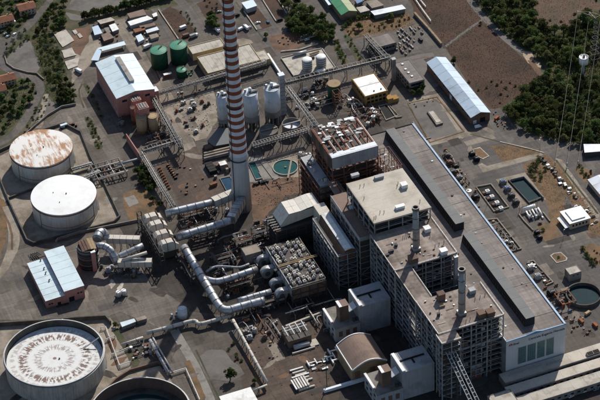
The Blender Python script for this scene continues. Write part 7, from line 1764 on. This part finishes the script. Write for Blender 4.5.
# drums in the brown dirt yard
for i in range(9):
    x, y = G(158.5+i*1.25, 169+i*2.5, 0); t = thing('drum_pallet', 'orange drums in the row beside the long pale conveyor', 'drums', (x, y, 0), 'orange drums by the conveyor')
    for k in range(2): MB().cyl(x+k*1.4, y, .15, 1.6, .6, n=12).obj('drum', 'orange_paint' if (i+k) % 3 == 0 else 'rust', t)
    MB().box(x-.8, x+2.2, y-.8, y+.8, 0, .14).obj('pallet', 'brown_clad', t)
for i in range(7):
    x, y = G(168+i*1.3, 166+i*2.1, 0); t = thing('scrap_bin', 'dark scrap bin in the short row on the brown dirt yard', 'bin', (x, y, 0), 'dark scrap bins'); MB().cbox(x, y, 0, 2.2, 1.6, 1.5).obj('body', 'black', t); MB().cbox(x, y, 1.51, 2.0, 1.4, .1).obj('contents', 'rust', t)
# rubble on the dirt
def rubble(label, px, n, ms, smax=1.2):
    P = GL(px); xs = [p[0] for p in P]; ys = [p[1] for p in P]; b = MB()
    for i in range(n):
        x, y = rng.uniform(min(xs), max(xs)), rng.uniform(min(ys), max(ys)); s = rng.uniform(.2, smax); a = rng.uniform(0, 6.28)
        pts = [(x+s*rng.uniform(.6,1.2)*math.cos(a+k*math.pi/2), y+s*rng.uniform(.6,1.2)*math.sin(a+k*math.pi/2)) for k in range(4)]; b.prism(pts, 0, s*rng.uniform(.4,1.1))
    o = b.obj('rubble', ms); tag(o, label, 'rubble'); o['kind'] = 'stuff'
rubble('scattered pale rubble on the dirt yard by the left silo', [(172,104),(210,96),(208,130),(190,136)], 200, 'grey_concrete', .7)
rubble('brown clods on the dirt mound right of the chimney', [(254,186),(300,180),(300,192),(262,210)], 320, 'dirt', .55)
rubble('grey debris on the process floor among the ducts', [(206,244),(258,228),(262,262),(226,300)], 260, 'brown_clad', .7)
rubble('rusty debris behind the dismantled boiler house', [(344,96),(376,104),(384,122),(350,118)], 160, 'rust', .8)
rubble('pale debris around the beam stack on the brown yard', [(270,340),(330,350),(330,398),(280,398)], 110, 'brown_yard', .6)
rubble('stones scattered over the brown field', [(426,10),(480,10),(530,64),(490,104)], 300, 'field', .4)
# ------------------------------------------------------------------ vegetation
rng = random.Random(101)
def crown(b, clumps, n, size):
    tot = sum(c[3]**2 for c in clumps)
    for cx_, cy_, cz_, r, sq in clumps:
        for _ in range(int(n*r*r/tot)):
            u = rng.uniform(-.75, 1); a = rng.uniform(0, 2*math.pi); rr = r*(rng.random()**.35); q = math.sqrt(1-u*u)
            c = Vector((cx_+rr*q*math.cos(a), cy_+rr*q*math.sin(a), cz_+rr*u*sq))
            d = Vector((rng.gauss(0,1), rng.gauss(0,1), rng.gauss(0,1)+.7)).normalized()
            t1 = d.orthogonal().normalized(); t1.rotate(Matrix.Rotation(rng.uniform(0,6.28), 3, d)); t2 = d.cross(t1); s = size*rng.uniform(.6,1.4)
            b.add([tuple(c+t1*s*.5), tuple(c+t2*s*.42), tuple(c-t1*s*.55), tuple(c-t2*s*.38)], [(0,1,2,3)])
    return b
def make_tree(name, leaf, h, r, squash, n, nclump, size=.75, shrub=False, cat='tree'):
    OFF_NAME = thing(name, 'tree', cat, (0, 0, 0)); t = OFF_NAME
    zc = h-r*squash
    cl = [(rng.uniform(-.15,.15)*r, rng.uniform(-.15,.15)*r, zc, r*.66, squash)]
    for i in range(nclump):
        a = 2*math.pi*i/nclump+rng.uniform(-.4,.4); k = rng.uniform(.4,.85)
        cl.append((r*k*math.cos(a), r*k*math.sin(a), zc+rng.uniform(-.45,.35)*r*squash, r*rng.uniform(.26,.55), squash))
    cl.append((rng.uniform(-.2,.2)*r, rng.uniform(-.2,.2)*r, zc+r*squash*.55, r*.42, squash))
    tr = MB()
    tr.tube([(0,0,0),(.1,.05,zc*.5),(0,.1,zc)], [r*.09+.08, r*.07+.05, r*.04+.03], 7)
    for c in cl[1:4]: tr.tube([(0,0,zc*.6),(c[0]*.6,c[1]*.6,(zc+c[2])/2),(c[0],c[1],c[2])], [r*.045+.03, r*.03+.02, .03], 5)
    tr.obj('stem' if shrub else 'trunk', 'bark', t)
    crown(MB(), cl, n, size).obj('foliage' if shrub else 'crown', leaf, t)
    return t
PROTO = {}
def proto(kind):
    return PROTO[kind]
specs = {'wood': [('leaf_dark',9,4.2,.85,950,6), ('leaf_dark',8,3.8,.95,850,6), ('leaf_mid',9.5,4.4,.8,950,7), ('leaf_olive',8,3.9,.85,850,6), ('leaf_mid',7,3.4,.9,750,5), ('leaf_dark',10,4.6,.8,1050,7)],
         'garden': [('leaf_mid',6,2.9,.9,650,5), ('leaf_dark',7,3.1,.95,700,5), ('leaf_olive',5.5,2.7,.85,600,5), ('leaf_bright',5.5,2.8,.85,620,5)],
         'shrub': [('leaf_mid',2.2,1.6,.75,220,4), ('leaf_dark',2.6,1.8,.75,240,4), ('leaf_olive',2.0,1.5,.7,200,4), ('leaf_bright',2.3,1.6,.75,220,4), ('leaf_grey',2.6,2.0,.7,260,4), ('leaf_dry',1.6,1.3,.65,170,4)]}
for k, L in specs.items():
    PROTO[k] = []
    for s in L:
        nm = {'wood':'broadleaf_tree','garden':'garden_tree','shrub':'shrub'}[k]
        PROTO[k].append([make_tree(nm, *s, size=.8 if k != 'shrub' else .42, shrub=(k == 'shrub'), cat='shrub' if k == 'shrub' else 'tree'), True])
def plant(kind, idx, x, y, s, label, group=None, z=0.0):
    e = PROTO[kind][idx]; sc_ = (s*rng.uniform(.9,1.1), s*rng.uniform(.9,1.1), s*rng.uniform(.88,1.12))
    o = place(e[0], e[1], (x, y, z), rng.uniform(0, 6.28), sc_, label, group)
    if not group and 'group' in o.keys(): del o['group']
    e[1] = False; return o
def inside(P, x, y):
    c = False; j = len(P)-1
    for i in range(len(P)):
        if (P[i][1] > y) != (P[j][1] > y) and x < (P[j][0]-P[i][0])*(y-P[i][1])/(P[j][1]-P[i][1])+P[i][0]: c = not c
        j = i
    return c
def scatter(px, spacing, n, holes=()):
    P = GL(px); H = [GL(h) for h in holes]; xs = [p[0] for p in P]; ys = [p[1] for p in P]; got = []
    for _ in range(n*60):
        if len(got) >= n: break
        x, y = rng.uniform(min(xs), max(xs)), rng.uniform(min(ys), max(ys))
        if inside(P, x, y) and not any(inside(h, x, y) for h in H) and all((x-a)**2+(y-b)**2 > spacing**2 for a, b in got): got.append((x, y))
    return got
CLR = [(526,-16),(600,-22),(640,-10),(592,16),(572,31),(552,34),(536,24)]
WOODS = [(470,-12),(486,12),(502,30),(520,45),(536,53),(549,76),(517,99),(502,110),(514,122),(528,134),(560,143),(592,145),(614,146),(614,-14)]
for x, y in scatter(WOODS, 5.2, 290, [CLR, [(558,66),(578,66),(576,82),(562,82)], [(522,50),(548,62),(548,72),(528,66)], [(580,68),(602,64),(604,80),(586,82)]]):
    ix = rng.choice([0,1,2,2,3,3,4,5]); s_ = rng.choice([rng.uniform(.6,.85), rng.uniform(.9,1.15), rng.uniform(1.0,1.35)])
    d_ = Vector((x, y, 0))-CAM; u_ = 300+FPX*d_.dot(RT)/d_.dot(FW); v_ = 200-FPX*d_.dot(UP)/d_.dot(FW)
    zone = ('by the gravel track' if u_ < 530 and v_ < 60 else 'around the water tower' if u_ > 565 and v_ < 95 else 'at the far right' if u_ > 565 else 'behind the warehouse end' if v_ > 95 else 'in its middle' if v_ > 60 else 'below the bare clearing')
    plant('wood', ix, x, y, s_, ('small ' if s_ < .88 else 'large ' if s_ > 1.12 else 'medium ')+['dark green','dark green','mid green','olive green','mid green','dark green'][ix]+' tree of the wood '+zone.replace(' of the wood',''), 'trees of the wood')
for x, y in scatter([(540,20),(600,-6),(600,14),(574,30),(552,32)], 9, 7): plant('shrub', rng.choice([0,1,5]), x, y, rng.uniform(1,1.6), 'low shrub dotting the bare clearing inside the wood', 'shrubs in the clearing')
TONE = {'wood':['dark green','dark green','mid green','olive green','mid green','dark green'], 'garden':['mid green','dark green','olive green','bright green'], 'shrub':['mid green','dark green','olive green','bright green','grey green','dry brown']}
def desc(kind, ix, s, s0, s1, label):
    f = (s-s0)/(s1-s0); a = ('smaller ' if f < .34 else 'larger ' if f > .67 else 'middling ')
    for w_ in ('dark ', 'olive ', 'bright green ', 'low ', 'dry ', 'small ', 'tiny '):
        if label.startswith(w_): label = label[len(w_):]
    return a+TONE[kind][ix]+' '+label
def belt(kind, idxs, px, sp, n, s0, s1, label, group):
    for x, y in scatter(px, sp, n):
        ix = rng.choice(idxs); s = rng.uniform(s0, s1); plant(kind, ix, x, y, s, desc(kind, ix, s, s0, s1, label), group)
def row(kind, idxs, pts, n, s0, s1, label, group, jit=1.2):
    P = GL(pts)
    L = [math.hypot(b[0]-a[0], b[1]-a[1]) for a, b in zip(P, P[1:])]; T_ = sum(L)
    for i in range(n):
        d = T_*(i+.5)/n; k = 0
        while k < len(L)-1 and d > L[k]: d -= L[k]; k += 1
        f = d/L[k]; x = P[k][0]+(P[k+1][0]-P[k][0])*f+rng.uniform(-jit,jit); y = P[k][1]+(P[k+1][1]-P[k][1])*f+rng.uniform(-jit,jit)
        ix = rng.choice(idxs); s = rng.uniform(s0, s1); plant(kind, ix, x, y, s, desc(kind, ix, s, s0, s1, label), group)
row('garden', [0,1,2], [(84,19),(104,15),(128,8),(150,3),(172,-3)], 36, 1.05, 1.5, 'tree of the hedge row along the gravel lot at the top', 'hedge row trees')
belt('garden', [0,1,2,3], [(-6,-8),(44,-8),(34,10),(22,26),(8,36),(-6,34)], 5.0, 30, .8, 1.25, 'garden tree among the houses at the top left', 'garden trees top left')
belt('garden', [0,1,2], [(54,4),(64,2),(66,26),(56,34),(44,36),(36,34),(44,20)], 4.6, 22, .8, 1.3, 'tree in the thicket right of the road at the top left', 'thicket trees')
belt('garden', [1,0], [(56,78),(66,80),(75,96),(74,105),(60,106),(54,92)], 4.6, 14, .8, 1.25, 'dark tree of the clump beside the plant road', 'clump trees beside the plant road')
belt('shrub', [0,1,2,3,4], [(30,38),(46,34),(56,40),(62,60),(68,76),(60,82),(46,80),(42,66),(36,48)], 2.6, 58, .9, 1.7, 'bush in the scrub strip between the bare lot and the pale slabs', 'bushes of the scrub strip')
belt('garden', [0,1,2,3], [(-6,94),(20,82),(34,84),(34,96),(24,114),(10,130),(-6,136)], 4.8, 30, .7, 1.15, 'garden tree below the road bend at the left', 'garden trees left')
belt('shrub', [0,1,2,4], [(8,38),(26,30),(32,38),(20,46),(8,58),(3,58)], 3, 16, .8, 1.4, 'bush on the verge between the road and bare lot', 'verge bushes')
belt('shrub', [0,1,2], [(85,86),(87,84),(104,115),(102,119)], 1.8, 12, .5, .8, 'low bush on the narrow verge left of the pink building', 'verge bushes by the pink building')
belt('shrub', [0,1,2], [(85,118),(91,118),(103,146),(98,150)], 2.2, 16, .6, 1.0, 'low bush on the verge beside the rusty roofed tank', 'verge bushes by the tank')
belt('shrub', [0,1,2,5], [(42,96),(54,100),(42,120),(24,140),(14,148),(30,122)], 3, 22, .6, 1.1, 'scrub bush between the road and the tank yard', 'bushes by the tank yard')
belt('wood', [0,1,2,4], [(300,14),(318,16),(334,30),(331,41),(314,46),(300,40)], 4.4, 22, 1.0, 1.35, 'tree of the dark clump at the top centre', 'tree clump at the top centre')
belt('wood', [0,1,2], [(284,8),(300,4),(304,28),(296,36),(286,28)], 4.6, 13, .9, 1.3, 'tree of the clump left of the dark one at the top', 'second tree clump at the top')
belt('garden', [0,3,1], [(204,18),(214,16),(216,30),(206,32)], 2.8, 7, 1.0, 1.4, 'tree left of the chimney top', 'trees left of the chimney')
plant('garden', 3, *G(266,37,0), 1.0, 'single bright green bush tree beside the plant road')
plant('garden', 3, *G(331,40,0), 1.1, 'bright green tree at the edge of the dark clump')
row('shrub', [0,1,3], [(343,29),(352,20),(378,15.5)], 16, 1.2, 1.8, 'hedge bush along the top of the green bank', 'hedge on the green bank')
plant('wood', 4, *G(359,29,0), 1.0, 'round tree on the green bank'); plant('garden', 0, *G(391,19,0), 1.2, 'tree on the green bank below the long white store')
belt('shrub', [0,2,5,3], [(344,30),(380,22),(404,14),(412,20),(400,27),(352,35)], 3, 22, .7, 1.2, 'low bush on the dry green bank', 'bushes on the green bank')
belt('shrub', [0,2,3], [(333,42),(338,41),(349,61),(344,65)], 2.6, 14, .8, 1.3, 'bush on the verge left of the access road', 'verge bushes left of the access road')
belt('shrub', [0,2,5], [(344,36),(349,33),(362,60),(358,62)], 2.4, 12, .6, 1.0, 'low bush on the verge right of the access road', 'verge bushes right of the access road')
belt('garden', [1,0], [(408,90),(420,84),(430,94),(416,101)], 3.4, 8, .8, 1.15, 'dark tree beside the brown grey flat roofed block', 'trees by the flat roofed block')
plant('garden', 3, *G(453.5,63.5,0), 1.15, 'single round bright green tree beside the long warehouse')
belt('shrub', [0,2,5], [(462,76),(500,74),(520,88),(500,104),(480,92)], 6, 12, .7, 1.3, 'small bush dotting the lower brown field', 'bushes on the brown field')
plant('garden', 2, *G(480.5,24.5,0), .6, 'small pale tree where the field track meets the gravel track')
belt('wood', [0,1], [(131,172),(147,166),(158,186),(152,194),(138,186)], 4.0, 12, .8, 1.1, 'dark tree between the pipe manifold and long conveyor', 'trees by the long conveyor')
plant('wood', 1, *G(160,206,0), .85, 'dark tree beside the soil bed below the long conveyor'); plant('garden', 1, *G(153,201,0), .9, 'smaller dark tree at the upper edge of the soil bed')
plant('garden', 1, *G(230.5,380,0), 1.55, 'lone dark green tree on the concrete yard at the bottom')
plant('garden', 0, *G(254.5,383,0), .8, 'green bush beside the descending white pipe at the bottom')
belt('shrub', [0,1,5], [(226,345),(234,342),(242,362),(236,364)], 2, 8, .7, 1.1, 'bush beside the lone tree on the concrete yard', 'bushes by the lone tree')
plant('garden', 2, *G(116,327,0), .85, 'dark bush at the left of the pale blue lean-to')
belt('shrub', [1,2,1], [(527,164),(541,158),(548,174),(538,184),(528,176)], 3, 13, 1.1, 1.7, 'olive bush on the dry slope beside the water pit', 'bushes on the dry slope')
belt('shrub', [0,2,5], [(578,164),(592,172),(590,182),(578,174)], 3, 9, .9, 1.4, 'bush in the bed beside the white gabled building', 'bushes at the right edge')
row('shrub', [0,1], [(583,248),(588,258),(595,267)], 9, 1.0, 1.4, 'dark hedge bush around the dry bed at the right edge', 'hedge at the right edge')
belt('shrub', [2,5,0], [(588,246),(600,247),(604,262),(594,264)], 3, 6, .7, 1.1, 'dry bush inside the hedged bed at the right edge', 'dry bushes inside the hedged bed')
plant('shrub', 1, *G(558.5,258,0), .75, 'small dark shrub in the rounded planter bed', z=.35); plant('shrub', 0, *G(543,231,0), 1.3, 'green shrub in the dry bed near the small black transformers')
belt('shrub', [0,2], [(505,108),(516,104),(530,124),(520,128)], 3, 8, .7, 1.2, 'bush at the foot of the wood by the warehouse end', 'bushes at the foot of the wood')
belt('shrub', [0,2,5], [(200,2),(214,-4),(220,10),(208,16)], 3.4, 10, .7, 1.2, 'bush on the soil lot left of the chimney top', 'bushes on the soil lot')
belt('shrub', [0,2,3], [(180,12),(186,12),(200,33),(196,36)], 3, 9, .6, 1.0, 'bush along the road at the right of the soil lot', 'bushes along the soil lot')
belt('shrub', [0,2], [(412,100),(436,96),(440,102),(416,108)], 3, 7, .35, .6, 'tiny weed bush on the edge of the paved garden', 'weeds of the paved garden')
for k, L in PROTO.items():
    for e in L:
        if e[1]:
            for c in list(e[0].children): bpy.data.objects.remove(c)
            bpy.data.objects.remove(e[0])
# undergrowth and weeds nobody could count
def cover(name, label, px, n, size, m, hmax, holes=()):
    P = GL(px); H = [GL(h) for h in holes]; xs = [p[0] for p in P]; ys = [p[1] for p in P]; b = MB(); k = 0
    for _ in range(n*6):
        if k >= n: break
        x, y = rng.uniform(min(xs), max(xs)), rng.uniform(min(ys), max(ys))
        if not inside(P, x, y) or any(inside(h, x, y) for h in H): continue
        k += 1; c = Vector((x, y, .08+hmax*rng.random()**1.5)); d = Vector((rng.gauss(0,1), rng.gauss(0,1), rng.gauss(0,1)+.6)).normalized(); t1 = d.orthogonal().normalized(); t2 = d.cross(t1); s = size*rng.uniform(.5,1.4)
        b.add([tuple(c+t1*s*.5), tuple(c+t2*s*.4), tuple(c-t1*s*.5), tuple(c-t2*s*.4)], [(0,1,2,3)])
    o = b.obj(name, m); tag(o, label, 'plants'); o['kind'] = 'stuff'
cover('undergrowth', 'dark undergrowth filling the wood', WOODS, 30000, 1.1, 'leaf_mid', 2.8, [CLR, [(522,50),(548,62),(548,72),(528,66)]])
cover('undergrowth', 'green weeds of the scrub strip at the left', [(30,38),(46,34),(60,52),(76,104),(60,107),(46,92),(40,68)], 7000, .6, 'leaf_olive', 1.2)
cover('undergrowth', 'weeds among the gardens at the top left', [(-6,-8),(64,-8),(66,28),(50,36),(36,34),(24,26),(8,36),(-6,34)], 6000, .6, 'leaf_mid', 1.0, [[(55,-8),(60,-8),(30,30),(14,42),(2,44),(40,8)]])
cover('undergrowth', 'weeds among the gardens below the road bend', [(-6,94),(20,80),(35,84),(34,96),(24,114),(8,132),(-6,136)], 3600, .6, 'leaf_mid', 1.0)
cover('dry_weeds', 'dry weeds over the brown fields', [(410,-12),(462,-12),(500,38),(545,78),(512,100),(494,110),(446,48)], 9000, .5, 'leaf_dry', .5)
cover('dry_weeds', 'dry weeds on the slope beside the water pit', [(522,166),(545,154),(580,190),(600,214),(600,236),(558,214)], 2600, .5, 'leaf_dry', .5)
cover('dry_weeds', 'dry weeds in the bare clearing', CLR, 3000, .6, 'leaf_dry', .6)
cover('dry_weeds', 'dry weeds on the triangular bed', [(490,146),(515,144.5),(541,150),(540,153),(503,162)], 900, .4, 'leaf_dry', .4)
cover('dry_weeds', 'weeds on the green bank at the top', [(341,27),(350,19),(378,15),(406,11),(414,20),(402,30),(352,37)], 2400, .5, 'leaf_olive', .6)
cover('dry_weeds', 'weeds on the soil lots at the top', [(161,12),(180,12),(199,35),(180,40)], 900, .45, 'leaf_dry', .4)
# ------------------------------------------------------------------ vehicles
def wheels(t, L, W, r, xs):
    for x in xs:
        for s in (-1, 1):
            o = MB().tube([(x, s*(W/2-.22), r), (x, s*(W/2+.02), r)], r, 14).obj('wheel', 'tyre', t); MB().tube([(x, s*(W/2+.02), r), (x, s*(W/2+.05), r)], r*.55, 10).obj('rim', 'galvanised', o)
def car(u, v, rz, m, label, kind='car', group=None):
    t = thing({'car':'parked_car','van':'van','truck':'truck','trailer':'container'}[kind], label, 'car' if kind == 'car' else kind, (0,0,0), group)
    if kind == 'car':
        L, W = 4.4, 1.8; pr = [(-2.2,.35),(2.2,.35),(2.2,.75),(1.25,.9),(.55,1.42),(-1.3,1.45),(-2.0,.95),(-2.2,.85)]
    elif kind == 'van':
        L, W = 5.6, 2.0; pr = [(-2.8,.4),(2.8,.4),(2.8,1.1),(2.2,1.35),(1.6,2.2),(1.3,2.3),(-2.8,2.3)]
    if kind in ('car', 'van'):
        n = len(pr); b = MB(); b.v = [(x, -W/2, z) for x, z in pr]+[(x, W/2, z) for x, z in pr]; b.f = [tuple(range(n)), tuple(range(2*n-1, n-1, -1))]+[(i, n+i, n+(i+1)%n, (i+1)%n) for i in range(n)]
        b.obj('body', m, t)
        if kind == 'car':
            MB().slab([(1.3,-.78,.96),(1.3,.78,.96),(.62,.72,1.44),(.62,-.72,1.44)], .02).obj('windscreen', 'dark_glass', t); MB().slab([(-1.95,-.78,1.0),(-1.95,.78,1.0),(-1.36,.72,1.47),(-1.36,-.72,1.47)], .02).obj('rear_window', 'dark_glass', t)
            for s in (-1, 1): MB().box(-1.25, .6, s*.905-.01, s*.905+.01, .98, 1.36).obj('side_window', 'dark_glass', t)
            wheels(t, L, W, .33, (-1.35, 1.4))
        else:
            MB().slab([(2.25,-.85,1.42),(2.25,.85,1.42),(1.66,.8,2.2),(1.66,-.8,2.2)], .02).obj('windscreen', 'dark_glass', t); wheels(t, L, W, .38, (-1.7, 1.8))
        for s in (-1, 1): MB().box(L/2-.02, L/2+.03, s*.6-.2, s*.6+.2, .6, .75).obj('headlight', 'white_paint', t)
    elif kind == 'truck':
        MB().box(-4, 1.6, -1.2, 1.2, .9, 3.4).obj('cargo_box', m, t); MB().box(-4, 3.6, -.9, .9, .55, .88).obj('chassis', 'steel_dark', t)
        MB().box(1.8, 3.8, -1.15, 1.15, .7, 2.7).obj('cab', 'car_white' if m != 'car_white' else 'car_grey', t); MB().box(3.81, 3.86, -1.0, 1.0, 1.6, 2.5).obj('windscreen', 'dark_glass', t); wheels(t, 8, 2.3, .5, (-2.8, -1.6, 2.8))
    else:
        MB().box(-3, 3, -1.2, 1.2, .25, 2.8).obj('box', m, t); MB().box(-3, 3, -1.1, 1.1, 0, .24).obj('skid', 'steel_dark', t)
        for i in range(7): MB().box(-2.9+i*.95, -2.7+i*.95, -1.24, -1.21, .35, 2.7).obj('rib', m, t)
    x, y = G(u, v, 0); t.location = (x, y, 0.08); t.rotation_euler = (0, 0, math.radians(rz)); return t
A_, B_ = 90, 0
for a in [(217,31,100,'car_white','white truck parked left of the chimney','truck'), (241,29.5,20,'car_white','white van just right of the chimney','van'), (246,28.5,100,'car_white','white truck beside the van right of the chimney','truck'), (237,16,10,'car_black','black van beside the plant road right of the chimney','van'), (219,12,0,'car_grey','grey blue car left of the chimney near the top','car'),
  (258,23,0,'car_white','white car on the soil lot below the white store','car'), (268,22.5,90,'car_blue','dark blue car at the end of the soil lot','car'), (280,20.5,0,'car_black','dark van below the trees at the top','van'), (288,31,0,'car_blue','blue car at the edge of the dirt lot','car'), (305,37,8,'car_grey','silver car behind the white parapet wall, farther one','car'), (307,40,8,'car_white','white car behind the white parapet wall, nearer one','car'), (311,36,8,'car_grey','silver car at the right end of the white parapet wall','car'),
  (420.5,40.5,95,'car_black','black van parked on the hardstand','van'), (183,28.5,12,'white_paint','white container standing on the soil lot','trailer'), (194,37,10,'car_grey','grey truck at the foot of the soil lot','truck'), (186,36.5,5,'brown_clad','brown container beside the grey truck','trailer'), (78.5,72,115,'car_white','white truck on the plant road behind the pink building','truck'), (36,92.5,70,'car_black','dark car driving on the road bend at the left','car'),
  (2,32,30,'car_black','black car in the parking lot at the left edge','car'), (5,34.5,30,'car_grey','grey car in the parking lot at the left edge','car'), (8,36.5,30,'car_white','white car in the parking lot at the left edge','car'), (14.5,34.5,40,'car_white','white car at the road edge by the parking lot','car'),
  (581,322,95,'orange_paint','orange van at the end of the turbine hall, left one','van'), (595,326,95,'orange_paint','orange van at the end of the turbine hall, right one','van'), (588,314,20,'tan_silo','tan van behind the two orange vans','van'), (571,397,10,'car_white','white car in the bottom right car park, left one','car'), (585.5,391.5,10,'car_white','white car in the bottom right car park, middle one','car'), (596,390,10,'car_grey','grey car in the bottom right car park, right one','car'), (578,404,10,'car_blue','blue car cut by the bottom edge of the car park','car'),
  (213.5,186,10,'rust','rusty flat container left of the blue basin','trailer'), (64,127,5,'pale_blue','pale blue container behind the rusty roofed tank','trailer'), (148,47.5,15,'car_white','white truck behind the left big green tank','truck'), (497,119,30,'orange_paint','orange van at the foot of the wood by the warehouse','van'), (478,127.5,0,'car_white','white van in front of the warehouse end','van'), (299,107,20,'car_white','white van near the pipe rack behind the round tanks','van'), (250,27.5,100,'car_grey','grey car right of the two white trucks','car')]: car(*a)
patch('car_park', [(540,404),(566,394),(600,378),(640,372),(640,420),(540,430)], 'dark_asphalt', .2)
for i, (u, v) in enumerate([(66,128),(68.5,127),(71,126.5),(73.5,126),(62,130),(76,127.5)]):
    x, y = G(u, v-1, 0); t = thing('scrap_bin', 'dark drum bin in the row behind the rusty roofed tank', 'bin', (x, y, 0), 'drum bins behind the tank'); MB().cyl(x, y, 0, 1.9, 1.1, n=12).obj('drum', 'black', t); MB().cyl(x, y, 1.91, 2.05, .8, n=12).obj('contents', 'rust', t)
# street lamps along the yards
lamp = thing('street_lamp', 'lamp', 'lamp', (0,0,0)); MB().cyl(0,0,0,9,.14,.09,n=8).obj('pole', 'steel_grey', lamp); MB().beam((0,0,8.9),(1.6,0,9.2),.12).obj('arm', 'steel_grey', lamp); MB().cbox(1.8,0,9.1,.9,.35,.2).obj('lamp_head', 'galvanised', lamp)
for i, (u, v, l) in enumerate([(463,184,'slender lamp post beside the garden transformer bay'), (563,240,'slender lamp post at the corner below the small white house'), (540,150,'slender lamp post at the tip of the triangular bed'), (573,186,'slender lamp post on the road beside the pallet row'), (487,206,'slender lamp post between the hall and the dark pit'), (338,60,'slender lamp post on the access road verge'), (62,300,'slender lamp post in front of the workshop'), (176,350,'slender lamp post beside the concrete path')]):
    x, y = G(u, v, 0); place(lamp, i == 0, (x, y, 0), math.radians(40*i), 1.0, l)
# crates, drums and bins left about the yards
rng = random.Random(303)
def litter(label, grp, px, n):
    for x, y in scatter(px, 2.2, n):
        t = thing('crate', label, 'crate', (x, y, 0), grp); s = rng.uniform(.6,1.3); m = rng.choice(['concrete','galvanised','brown_clad','rust','brown_clad','steel_dark','steel_dark','tan_silo'])
        w_ = {'concrete':'beige','galvanised':'silvery','brown_clad':'brown','rust':'rusty','white_paint':'white','steel_dark':'dark','blue_paint':'blue','tan_silo':'tan'}[m]; bx_ = rng.random() < .6; t['label'] = w_+(' crate' if bx_ else ' drum')+' on a pallet '+label; t['category'] = 'crate' if bx_ else 'drum'
        if bx_: MB().cbox(x, y, .12, s*1.5, s*1.2, s).obj('box', m, t); MB().cbox(x, y, 0, s*1.6, s*1.3, .11).obj('pallet', 'brown_clad', t)
        else: MB().cyl(x, y, .12, .12+s*1.2, s*.5, n=12).obj('drum', m, t); MB().cbox(x, y, 0, s*1.2, s*1.2, .11).obj('pallet', 'brown_clad', t)
litter('among the right shed cluster', 'crates by the right sheds', [(128,28),(158,24),(162,40),(140,46)], 20)
litter('among the left shed cluster', 'crates by the left sheds', [(92,24),(118,22),(122,42),(98,46)], 18)
litter('on the dirt lot behind the silver cars', 'crates on the dirt lot', [(272,38),(300,30),(302,44),(282,50)], 14)
litter('along the garden transformer bay', 'crates in the garden bay', [(444,150),(452,154),(466,184),(458,184)], 14)
litter('in the rusty transformer bay', 'crates in the rusty bay', [(484,222),(497,221),(518,248),(508,250)], 18)
litter('in the grey equipment bay', 'crates in the grey bay', [(528,264),(533,263),(550,282),(545,284)], 12)
litter('near the top stores', 'crates by the top stores', [(352,12),(372,8),(400,0),(380,-6),(352,0)], 18)
litter('on the brown dirt yard', 'crates on the brown dirt yard', [(166,170),(190,156),(204,180),(184,196)], 14)
litter('by the orange vans', 'crates by the orange vans', [(556,318),(576,312),(596,332),(580,342)], 14)
litter('by the warehouse end', 'crates by the warehouse end', [(490,112),(498,110),(514,128),(502,134)], 14)
litter('beside the brown machine block', 'crates on the brown yard', [(262,330),(280,326),(290,356),(270,360)], 8)
litter('below the white roofed building', 'crates by the white roofed building', [(168,88),(230,72),(236,84),(176,102)], 14)
for o in bpy.data.objects:
    if 'rect' in o.keys(): del o['rect']
